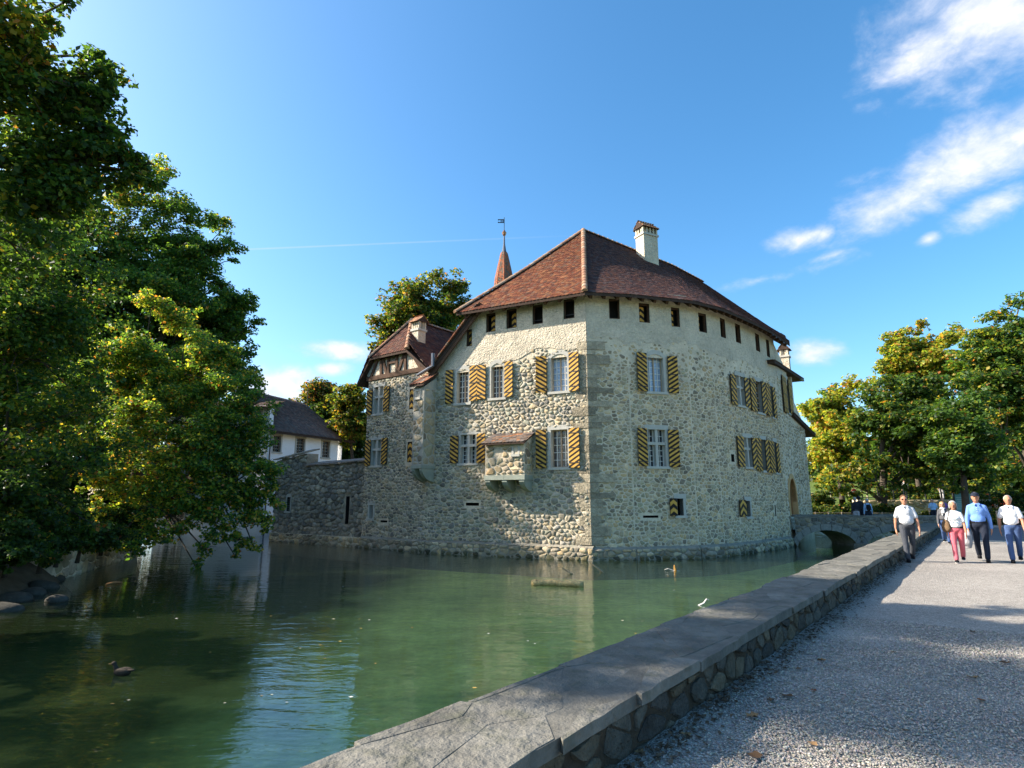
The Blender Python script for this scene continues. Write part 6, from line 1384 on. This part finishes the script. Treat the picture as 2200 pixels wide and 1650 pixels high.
def person(x, y, z, h, label, shirt, trousers, hair, skin=SKIN, sleeve='short', stride=.25, face=None, belly=.0, style='short', cap=None, glasses=False, fem=False, vox=.0115, phase=1, arm=.15, jacket=None, scarf=None, print_=False, grp=None, shoe='black'):
    yaw = math.atan2(-x, -y) if face is None else face; s = h / 1.75; t = thing('person', (x, y, z), label, 'person', grp)
    f = Vector((math.sin(yaw), math.cos(yaw), 0)); rt = Vector((f.y, -f.x, 0)) * -1
    def P(a, b, c): return Vector((x, y, z)) + rt * (a * s) + f * (b * s) + Vector((0, 0, c * s))
    rot = Matrix((rt, f, Vector((0, 0, 1)))).transposed()
    def tb(A, pts, n=12):
        pp = [P(*p[:3]) for p in pts]; rr = [p[3] * s for p in pts]
        A.ell(pp[0], (rr[0],) * 3, 10, 6); A.ell(pp[-1], (rr[-1],) * 3, 10, 6); A.tube(pp, rr, n)
    def el(A, c, r, n=16, k=10): A.ell(P(*c), tuple(q * s for q in r), n, k, rot)
    sw = .135 if fem else .155; hipw = .095; legs = {}
    for sd in (-1, 1):
        a = stride * sd * phase; kb = .22 if a < 0 else .05; hip = (sd * hipw, 0, .93); kn = (sd * hipw * .95, math.sin(a) * .44, .93 - math.cos(a) * .44)
        a2 = a - kb * (1.6 if a < 0 else .6); an = (sd * hipw * .85, kn[1] + math.sin(a2) * .41, kn[2] - math.cos(a2) * .41); legs[sd] = (hip, kn, an)
    drop = min(l[2][2] for l in legs.values()) - .085
    def D(p): return (p[0], p[1], p[2] - drop)
    arms = {}
    for sd in (-1, 1):
        a = -arm * sd * phase; sh = (sd * sw, 0, 1.385 - drop); eb = (sd * (sw + .065 + belly * .35), math.sin(a) * .28 - .015, 1.385 - drop - .28); a2 = a + .22; wr = (sd * (sw + .08 + belly * .4), eb[1] + math.sin(a2) * .25, eb[2] - .245); arms[sd] = (sh, eb, wr)
    B = Acc()   # the body: one continuous figure
    hd = 1.63 - drop; el(B, (0, .015, hd), (.08, .1, .118)); el(B, (0, .03, hd - .06), (.06, .07, .065)); tb(B, [(0, -.01, 1.44 - drop, .058), (0, .0, 1.56 - drop, .052)])
    el(B, (0, .112, hd - .012), (.014, .022, .026)); el(B, (0, .095, hd + .025), (.055, .02, .014)); el(B, (0, .098, hd - .058), (.03, .014, .01)); el(B, (0, .085, hd - .095), (.028, .02, .018))
    for sd in (-1, 1): el(B, (sd * .077, .0, hd - .005), (.012, .022, .032), 8, 6)
    el(B, (0, 0, 1.25 - drop), (.15, .095, .22)); el(B, (0, .01, 1.02 - drop), (.145, .1, .17)); tb(B, [(-sw + .01, 0, 1.38 - drop, .048), (0, 0, 1.42 - drop, .055), (sw - .01, 0, 1.38 - drop, .048)])
    for sd in (-1, 1):
        hip, kn, an = (D(q) for q in legs[sd]); tb(B, [(*hip, .075), (*kn, .05), (an[0], an[1], an[2], .038)]); el(B, (an[0], an[1] + .06, an[2] - .045), (.038, .11, .035))
        sh, eb, wr = arms[sd]; tb(B, [(*sh, .052), ((sh[0] + eb[0]) / 2, (sh[1] + eb[1]) / 2, (sh[2] + eb[2]) / 2, .047), (*eb, .038), ((eb[0] * .6 + wr[0] * .4), (eb[1] * .6 + wr[1] * .4), (eb[2] * .6 + wr[2] * .4), .038), (*wr, .026)])
        el(B, (wr[0], wr[1] + .012, wr[2] - .06), (.02, .04, .055), 10, 8)
        for i in range(4):
            fy = wr[1] - .022 + i * .023; ln = (.07, .085, .08, .06)[i]; tb(B, [(wr[0], fy, wr[2] - .1, .0105), (wr[0] - sd * .008, fy + .008, wr[2] - .1 - ln * .5, .0095), (wr[0] - sd * .026, fy + .012, wr[2] - .1 - ln, .008)], 6)
        tb(B, [(wr[0] - sd * .005, wr[1] + .035, wr[2] - .03, .013), (wr[0] - sd * .012, wr[1] + .062, wr[2] - .07, .011), (wr[0] - sd * .02, wr[1] + .06, wr[2] - .105, .009)], 6)
    remesh(B, 'body', vox * s, skin, t, 1)
    T = Acc(); el(T, (0, .0, .96 - drop), (.165 + belly * .15 if not fem else .17, .125 + belly * .15, .12))
    for sd in (-1, 1): hip, kn, an = (D(q) for q in legs[sd]); tb(T, [(hip[0], hip[1], hip[2] - .02, .098), (hip[0] * .97, (hip[1] + kn[1]) / 2, (hip[2] + kn[2]) / 2, .086), (*kn, .069), (kn[0] * .95 + an[0] * .05, (kn[1] + an[1]) / 2, (kn[2] + an[2]) / 2, .066), (an[0], an[1], an[2] + .02, .06)])
    remesh(T, 'trousers', max(.019, vox) * s, CL[trousers], t, 2)
    S = Acc(); el(S, (0, .005, 1.27 - drop), (.16 if fem else .178, .115 + belly * .2, .19)); el(S, (0, .015 + belly * .35, 1.08 - drop), (.155 + belly * .3, .118 + belly * .6, .15)); tb(S, [(-sw, 0, 1.383 - drop, .058), (-.05, -.005, 1.425 - drop, .066), (.05, -.005, 1.425 - drop, .066), (sw, 0, 1.383 - drop, .058)]); tb(S, [(0, -.01, 1.41 - drop, .075), (0, -.005, 1.47 - drop, .058)])
    if fem: el(S, (0, .085, 1.27 - drop), (.13, .06, .075))
    for sd in (-1, 1):
        sh, eb, wr = arms[sd]; m_ = tuple(sh[i] * .3 + eb[i] * .7 for i in range(3)); tb(S, [(*sh, .06), (*m_, .064)] if sleeve == 'short' else [(*sh, .06), (*eb, .053), (*wr, .042)])
    so = remesh(S, 'shirt' if not jacket else 'jacket', max(.017, vox) * s, CL[shirt], t, 2)
    A = Acc(); A.lathe(P(0, 0, 1.005 - drop), [((.175 + belly * .2) * s, -.02 * s), ((.178 + belly * .2) * s, .0), ((.172 + belly * .2) * s, .02 * s)], 16)
    for i in range(len(A.V)): v = Vector(A.V[i]) - P(0, 0, 0); b_ = v.dot(f); A.V[i] = tuple(Vector(A.V[i]) - f * b_ * .28)
    A.build('belt', CL['black'], t)
    H = Acc()
    if style == 'short': el(H, (0, -.012, hd + .03), (.09, .107, .108)); 
    if style == 'bob': el(H, (0, -.02, hd + .02), (.104, .112, .122)); el(H, (-.075, -.0, hd - .04), (.03, .07, .08)); el(H, (.075, -.0, hd - .04), (.03, .07, .08))
    if style == 'receding': el(H, (0, -.03, hd + .018), (.092, .1, .108))
    if style == 'long': el(H, (0, -.02, hd + .02), (.09, .105, .112)); el(H, (0, -.06, hd - .1), (.085, .05, .1))
    # keep the face free
    keep = Acc(); ho = remesh(H, 'hair', max(.014, vox * .8) * s, HAIR[hair], t, 1); me = ho.data; bm = bmesh.new(); bm.from_mesh(me); b0 = base_of(t); kill = []
    for v in bm.verts:
        q = v.co + b0 - P(0, 0, 0); fy, zz, xx = q.dot(f) / s, q.z / s - hd, abs(q.dot(rt)) / s
        if fy > .03 and zz < (.055 if style != 'receding' else .075) and xx < .08: kill.append(v)
    bmesh.ops.delete(bm, geom=kill, context='VERTS'); bm.to_mesh(me); bm.free()
    if not glasses:
        for sd in (-1, 1): A = Acc(); el(A, (sd * .03, .098, hd + .008), (.011, .007, .006), 8, 6); A.build('eye', BLACKG, t)
    else:
        A = Acc()
        for sd in (-1, 1): el(A, (sd * .034, .106, hd + .008), (.03, .012, .02), 10, 6); A.bar(P(sd * .065, .1, hd + .012), P(sd * .078, .0, hd + .012), .006, .008)
        A.bar(P(-.02, .112, hd + .012), P(.02, .112, hd + .012), .006, .008); A.build('sunglasses', BLACKG, t)
    A = Acc(); el(A, (0, .109, hd - .058), (.022, .006, .004), 8, 5); A.build('mouth', flat('lips', (.36, .12, .10), .5), t)
    if cap:
        A = Acc(); el(A, (0, -.008, hd + .055), (.092, .112, .08)); q = [P(.075 * math.sin(a), .08 + .095 * math.cos(a) * 1.0, hd + .05 - .02 * math.cos(a)) for a in [math.pi * (i / 10 - .5) for i in range(11)]]; A.prism(q, (0, 0, .012)); A.build('cap', CL[cap], t, smooth=True)
    for sd in (-1, 1):
        hip, kn, an = (D(q) for q in legs[sd]); A = Acc(); el(A, (an[0], an[1] + .055, an[2] - .04), (.05, .135, .05)); el(A, (an[0], an[1] - .02, an[2] - .0), (.046, .06, .05))
        for i in range(len(A.V)): v = A.V[i]; A.V[i] = (v[0], v[1], max(v[2], z + (an[2] - .083 + drop * 0) * s))
        so_ = A.build('shoe', CL[shoe], t, smooth=True)
        A = Acc(); el(A, (an[0], an[1] + .055, an[2] - .075), (.053, .138, .012)); A.build('sole', M['white'] if fem else CL['black'], so_)
    if print_:
        A = Acc(); rr_ = random.Random(4)
        for i in range(9): a_, c_ = rr_.uniform(-.075, .075), rr_.uniform(1.12, 1.27) - drop; el(A, (a_, .146 + (.01 if c_ < 1.2 - drop else 0) - a_ * a_ * 3, c_), (rr_.uniform(.01, .03), .006, rr_.uniform(.008, .02)), 8, 5)
        A.build('shirt_print', flat('print_ink', (.18, .28, .33), .8), t)
    if scarf:
        A = Acc(); 
        for k in range(10): a = 2 * math.pi * k / 10; el(A, (.065 * math.cos(a), .005 + .065 * math.sin(a), 1.485 - drop), (.04, .04, .035), 8, 6)
        el(A, (.03, .115, 1.36 - drop), (.035, .03, .13)); el(A, (-.03, .118, 1.3 - drop), (.035, .025, .14)); remesh(A, 'scarf', .015 * s, CL[scarf], t, 1)
    if not print_ and not jacket and not fem and sleeve:
        A = Acc()
        for sd in (-1, 1): A.prism([P(sd * .012, .075, 1.47 - drop), P(sd * .07, .035, 1.495 - drop), P(sd * .082, .07, 1.44 - drop), P(sd * .035, .115, 1.415 - drop)], f * (.012 * s))
        A.build('collar', CL[shirt], so)
        A = Acc(); 
        for k in range(3): el(A, (0, .127 + belly * .25 + k * .006, 1.37 - k * .05 - drop), (.007, .004, .007), 8, 4)
        A.build('button', M['white'], so)
    return P, arms, drop, t
def foot(px, py): q = on_z(px, py, PATHZ); return q.x, q.y
x, y = foot(1958, 1207); person(x, y, PATHZ, 1.76, 'man in sunglasses and pale grey polo shirt walking beside the low wall', 'lightgrey', 'charcoal', 'brown', SKIN2, glasses=True, belly=.06, stride=.2, face=math.atan2(-x, -y) - .12, arm=.12, phase=-1)
x, y = foot(2064, 1209); Pw, aw, dw, _ = person(x, y, PATHZ, 1.60, 'grey haired woman in white printed T-shirt and coral pink trousers', 'white', 'coral', 'silver', SKIN2, fem=True, style='bob', print_=True, belly=.02, stride=.2, phase=-1)
x3, y3 = foot(2115, 1207); Pc, ac, dc, _ = person(x3, y3, PATHZ, 1.83, 'tall man in blue shirt and dark cap walking in the middle of the group', 'blue', 'navy', 'grey', SKIN2, sleeve='long', cap='navy', stride=.22, belly=.015)
x4, y4 = foot(2186, 1209); person(x4, y4, PATHZ, 1.76, 'grey haired man in white polo shirt and jeans at the right edge', 'white', 'jeans', 'grey', SKIN2, style='receding', belly=.04, stride=.22, phase=-1)
x5, y5 = foot(2035, 1168); person(x5, y5, PATHZ, 1.55, 'blond woman in grey open jacket and white scarf behind the others', 'greyjacket', 'jeans', 'blond', fem=True, glasses=True, style='bob', sleeve='long', jacket=True, scarf='white', vox=.013)
def at_(px, Y, z): q = atY(px, 1072, Y); return q.x, Y, z
DK = ptop - .75
person(*at_(1836, 33.9 + .3, DK), 1.74, 'person in dark jacket and grey trousers standing with back turned on the bridge', 'darkjacket', 'greytrouser', 'grey', face=.1, sleeve='long', jacket=True, vox=.024, stride=.03)
person(*at_(1845, 34.9, DK), 1.8, 'person all in dark clothes beside the one in grey trousers on the bridge', 'darkjacket', 'navy', 'dark', face=.5, sleeve='long', jacket=True, vox=.024, stride=.03, cap='navy')
P8, a8, d8, _ = person(*at_(1862, 34.3, DK), 1.66, 'person in light blue shirt with backpack straps on the bridge', 'lightblue', 'navy', 'grey', face=.2, sleeve='long', vox=.024, stride=.03)
person(*at_(2002, 37.6, PATHZ), 1.66, 'person in pale blue T-shirt standing by the wooden rail fence', 'lightblue', 'navy', 'dark', vox=.024, stride=.05)
person(*at_(2025, 38.3, PATHZ), 1.7, 'person in purple top behind the blond woman', 'purple', 'navy', 'dark', vox=.024, stride=.1, fem=True, style='long')
person(*at_(1947, 50.5, 2.46), 1.68, 'person in white top on the terrace above the stone wall', 'white', 'navy', 'dark', face=.6, vox=.028, stride=.1)
person(*at_(2025, 50, 2.46), 1.65, 'blond person in purple top on the terrace left of the board', 'purple', 'greytrouser', 'blond', vox=.028, stride=.1, fem=True, style='long')
# things the walkers carry
def strap_pts(P, d, sd): return [P(sd * .10, .10, 1.45 - d), P(sd * .14, .03, 1.5 - d), P(sd * .14, -.08, 1.42 - d)]
sd = 1 if (Pw(1, 0, 0) - Pw(0, 0, 0)).x < 0 else -1
t = thing('shoulder_bag', Pw(sd * .25, .02, .85), 'brown shoulder bag hanging at the side of the woman in coral trousers', 'bag')
A = Acc(); A.ell(Pw(sd * .225, .03, 1.03), (.07, .13, .17), 14, 10); A.ell(Pw(sd * .225, .03, .97), (.08, .14, .12), 14, 10); remesh(A, 'bag_body', .012, CL['brown'], t)
A = Acc(); A.tube([Pw(sd * .2, .1, 1.14), Pw(sd * .14, .14, 1.32), Pw(sd * .12, .06, 1.47), Pw(sd * .13, -.06, 1.44), Pw(sd * .2, -.06, 1.14)], .014, 6); A.build('strap', CL['charcoal'], t)
sd = 1 if (Pc(1, 0, 0) - Pc(0, 0, 0)).x < 0 else -1; wr = ac[sd][2]
t = thing('folded_jacket', Pc(wr[0], wr[1], .3), 'grey jacket carried hanging from the hand of the man in blue', 'jacket'); A = Acc()
A.tube([Pc(wr[0], wr[1] + .0, wr[2] - .06), Pc(wr[0] + sd * .02, wr[1] + .02, wr[2] - .2), Pc(wr[0] + sd * .05, wr[1], wr[2] - .38), Pc(wr[0] + sd * .03, wr[1], wr[2] - .52)], [.05, .095, .12, .06], 10); A.tube([Pc(wr[0] + sd * .03, wr[1] + .02, wr[2] - .12), Pc(wr[0] + sd * .11, wr[1] + .05, wr[2] - .44)], [.05, .06], 8); remesh(A, 'jacket_body', .014, CL['greytrouser'], t)
t = thing('backpack', P8(0, -.15, 1.2), 'dark small backpack on the person in light blue shirt', 'backpack'); A = Acc(); A.ell(P8(0, -.17, 1.22), (.13, .09, .19), 12, 8); A.build('pack', CL['black'], t, smooth=True); A = Acc()
for s_ in (-1, 1): A.tube([P8(s_ * .09, -.12, 1.35), P8(s_ * .1, 0, 1.49), P8(s_ * .11, .12, 1.38), P8(s_ * .13, .1, 1.15)], .018, 5)
A.build('strap', CL['black'], t)
# ------------------------------------------------ small things: fallen leaves, duck, driftwood
def curled(c, s, yaw, seed, m):
    rd = random.Random(seed); V = []; n = 12; lob = [1, .55, .9, .5, .85, .6, 1.0, .6, .85, .5, .9, .55]
    for i in range(n): a = 2 * math.pi * i / n + yaw; r = s * lob[i] * rd.uniform(.85, 1.15); V.append((c.x + r * math.cos(a), c.y + r * math.sin(a), c.z + s * rd.uniform(.12, .5)))
    V.append((c.x, c.y, c.z + .006)); return V, [(i, (i + 1) % n, n) for i in range(n)]
LM = [flat('dry_leaf_%s' % k, c, .8) for k, c in (('rust', (.22, .075, .03)), ('tan', (.25, .15, .07)), ('brown', (.11, .065, .035)))]
lv = [(1585, 1481, 0), (1655, 1505, 2), (1690, 1497, 2), (1749, 1484, 0), (1475, 1580, 1), (1616, 1541, 1), (1370, 1636, 2), (1375, 1618, 1), (1765, 1420, 1), (1920, 1402, 2), (2090, 1358, 2), (2088, 1457, 1), (1500, 1540, 2), (2108, 1506, 0), (2160, 1426, 2), (1945, 1570, 2), (1745, 1600, 1), (1622, 1628, 2)]
for i, (px, py, k) in enumerate(lv):
    c = on_z(px, py, PATHZ + .012); V, Fs = curled(c, (.032 + .012 * (i % 3)), i * 1.3, i, None); o = mk('fallen_leaf', V, Fs, LM[k], smooth=True)
    tag(o, '%s dry curled leaf lying on the shaded gravel' % ('rust red', 'tan', 'dark brown')[k], 'leaf', 'fallen leaves on the gravel')
V = []; Fs = []; C = []; rd = random.Random(9)   # leaf litter along the foot of the wall
for i in range(2600):
    s = 1.2 + 29 * rd.random() ** 1.3; c = wl(WR - .01 - abs(rd.gauss(0, .12 + .08 * mnoise.noise(Vector((s * .8, 0, 0))))), s, PATHZ + .01); r = rd.uniform(.012, .035); a = rd.uniform(0, 6.28); n = len(V)
    V += [(c.x + r * math.cos(a + k * 1.57) * (1 if k % 2 else .5), c.y + r * math.sin(a + k * 1.57) * (1 if k % 2 else .5), c.z + rd.uniform(.0, .02)) for k in range(4)]; Fs.append((n, n + 1, n + 2, n + 3)); g = rd.uniform(.5, 1.2); C += [(.12 * g, .08 * g, .05 * g)] * 4
mk('leaf_litter', V, Fs, M['pebble'], None, None, C, kind='stuff')
V = []; Fs = []; C = []   # specks of leaves floating on the moat
for i in range(110):
    px, py = rd.uniform(150, 1700), 1185 + 330 * rd.random() ** 1.7; c = on_z(px, py, .006)
    if (c - wl(WL, 0)).dot(WN) < .2 or c.y > 27: continue
    r = rd.uniform(.015, .04); a = rd.uniform(0, 6.28); n = len(V); V += [(c.x + r * math.cos(a + k * 1.57), c.y + r * math.sin(a + k * 1.57) * .7, .008) for k in range(4)]; Fs.append((n, n + 1, n + 2, n + 3)); C += [rd.choice([(.5, .45, .3), (.45, .3, .08), (.6, .58, .5), (.35, .2, .06)])] * 4
mk('floating_leaves', V, Fs, M['pebble'], None, None, C, kind='stuff')
# drifting log
l0, l1 = on_z(1142, 1252, .05), on_z(1253, 1256, .05); t = thing('drifting_log', (l0 + l1) / 2, 'weathered yellowish log floating in the moat below the castle corner', 'log')
Q = resample([l0, (l0 + l1) / 2 + Vector((0, .05, 0)), l1], 14); A = Acc(); A.tube(Q, [.07 + .03 * math.sin(3 * i) * .4 + .03 * (0 < i < 13) for i in range(14)], 9); 
for i in range(len(A.V)): v = Vector(A.V[i]); A.V[i] = tuple(v + Vector((0, 0, .03 * mnoise.noise(v * 7))))
A.build('trunk', flat('rotten_wood', (.46, .34, .15), .9, var=(14, .5), bump=(25, .03)), t, smooth=True)
A = Acc(); A.tube([Q[2], Q[2] + Vector((-.1, -.05, .1))], [.03, .01], 5); A.build('branch_stub', M['bark'], t)
def stick(pts, r, label, m): A = Acc(); pp = [atY(px, py, Y) for px, py, Y in pts]; A.tube(pp, [r * (1 - .6 * i / (len(pp) - 1)) for i in range(len(pp))], 6); tag(A.build('dead_branch', m), label, 'branch', 'dead branches in the water')
yw = on_z(1290, 1229, 0).y; dead = flat('dead_wood', (.30, .235, .15), .85, var=(15, .3))
stick([(1296, 1230, yw), (1285, 1221, yw), (1278, 1216, yw), (1271, 1209, yw)], .05, 'thicker dead branch sticking out of the water at the castle corner', dead)
yw = on_z(1225, 1233, 0).y; stick([(1231, 1233, yw), (1218, 1227, yw), (1207, 1220, yw)], .035, 'thin dead branch rising from the water left of the castle corner', dead)
yw = on_z(1448, 1226, 0).y; stick([(1452, 1229, yw), (1450, 1222, yw), (1449, 1214, yw)], .06, 'orange brown broken stub standing in the water below the right castle face', flat('orange_wood', (.40, .22, .06), .85)); stick([(1460, 1228, yw), (1446, 1226, yw), (1435, 1222, yw), (1428, 1224, yw)], .035, 'bleached twig arching out of the water beside the orange stub', flat('bleached_wood', (.52, .47, .40), .8))
yw = on_z(1512, 1300, 0).y; stick([(1500, 1302, yw), (1512, 1296, yw), (1518, 1287, yw), (1523, 1289, yw)], .03, 'white bleached twig floating near the low wall', flat('white_twig', (.62, .60, .55), .8))
yw = on_z(40, 1293, 0).y; stick([(0, 1285, yw), (35, 1292, yw), (72, 1298, yw + .3)], .03, 'grey branch lying in the water by the left bank', dead)
l0 = on_z(228, 1255, .02); l1 = on_z(262, 1251, .02); A = Acc(); A.tube([l0, (l0 + l1) / 2 + Vector((0, 0, .02)), l1], [.02, .035, .02], 6); tag(A.build('dead_branch', flat('orange_drift', (.34, .16, .06), .85)), 'reddish drift branch floating below the left bank wall', 'branch', 'dead branches in the water')
# boulders at the foot of the left bank
BOULD = mat('boulder_stone', (.065, .062, .052), .9, var=(4, .3), bump=[(8, .03), (30, .012)])
for i, (px, py, s) in enumerate(((95, 1262, .34), (68, 1275, .3), (110, 1245, .3), (30, 1290, .32), (75, 1252, .28), (120, 1290, .2), (10, 1310, .3), (50, 1262, .25))):
    c = on_z(px, py, .02); A = Acc(); A.ell(c, (s * 1.3, s, s * .62), 12, 8)
    for k in range(len(A.V)): v = Vector(A.V[k]); A.V[k] = tuple(c + (v - c) * (1 + .35 * mnoise.noise(v * 2.2 + Vector((i, 0, 0)))))
    tag(A.build('boulder', BOULD, smooth=True), 'grey boulder at the left bank, ' + ['largest beside the wall end', 'second from the wall end', 'highest against the wall', 'at the left picture edge', 'behind the largest one', 'small and lowest, out in the water', 'lowest at the left picture edge', 'left of the pair by the wall'][i], 'rock', 'boulders at the left bank')
# duck
dk = on_z(262, 1450, 0); t = thing('duck', dk, 'dark brown duck swimming in the shaded water at lower left', 'duck'); dm = flat('duck_feathers', (.045, .035, .025), .8, var=(30, .4)); dr = Vector((-1, .12, 0)).normalized(); ds = Vector((-dr.y, dr.x, 0)); rotd = Matrix((ds, dr, Vector((0, 0, 1)))).transposed()
A = Acc(); A.ell(dk + Vector((0, 0, .055)), (.085, .19, .085), 12, 8, rotd); A.ell(dk - dr * .17 + Vector((0, 0, .095)), (.04, .1, .025), 10, 6, rotd); A.tube([dk + dr * .13 + Vector((0, 0, .09)), dk + dr * .17 + Vector((0, 0, .16)), dk + dr * .19 + Vector((0, 0, .2))], [.05, .038, .036], 8); A.ell(dk + dr * .205 + Vector((0, 0, .21)), (.04, .056, .042), 10, 7, rotd); remesh(A, 'body', .008, dm, t, 1)
A = Acc(); A.ell(dk + dr * .285 + Vector((0, 0, .197)), (.018, .045, .01), 8, 6, rotd); A.build('bill', flat('bill', (.25, .16, .05), .5), t)
for s_ in (-1, 1): A = Acc(); A.ell(dk + ds * s_ * .072 - dr * .03 + Vector((0, 0, .085)), (.022, .14, .05), 10, 6, rotd); A.build('wing', flat('wing_feathers', (.07, .055, .04), .8, var=(40, .4)), t)
t.scale = (.72, .72, .72)
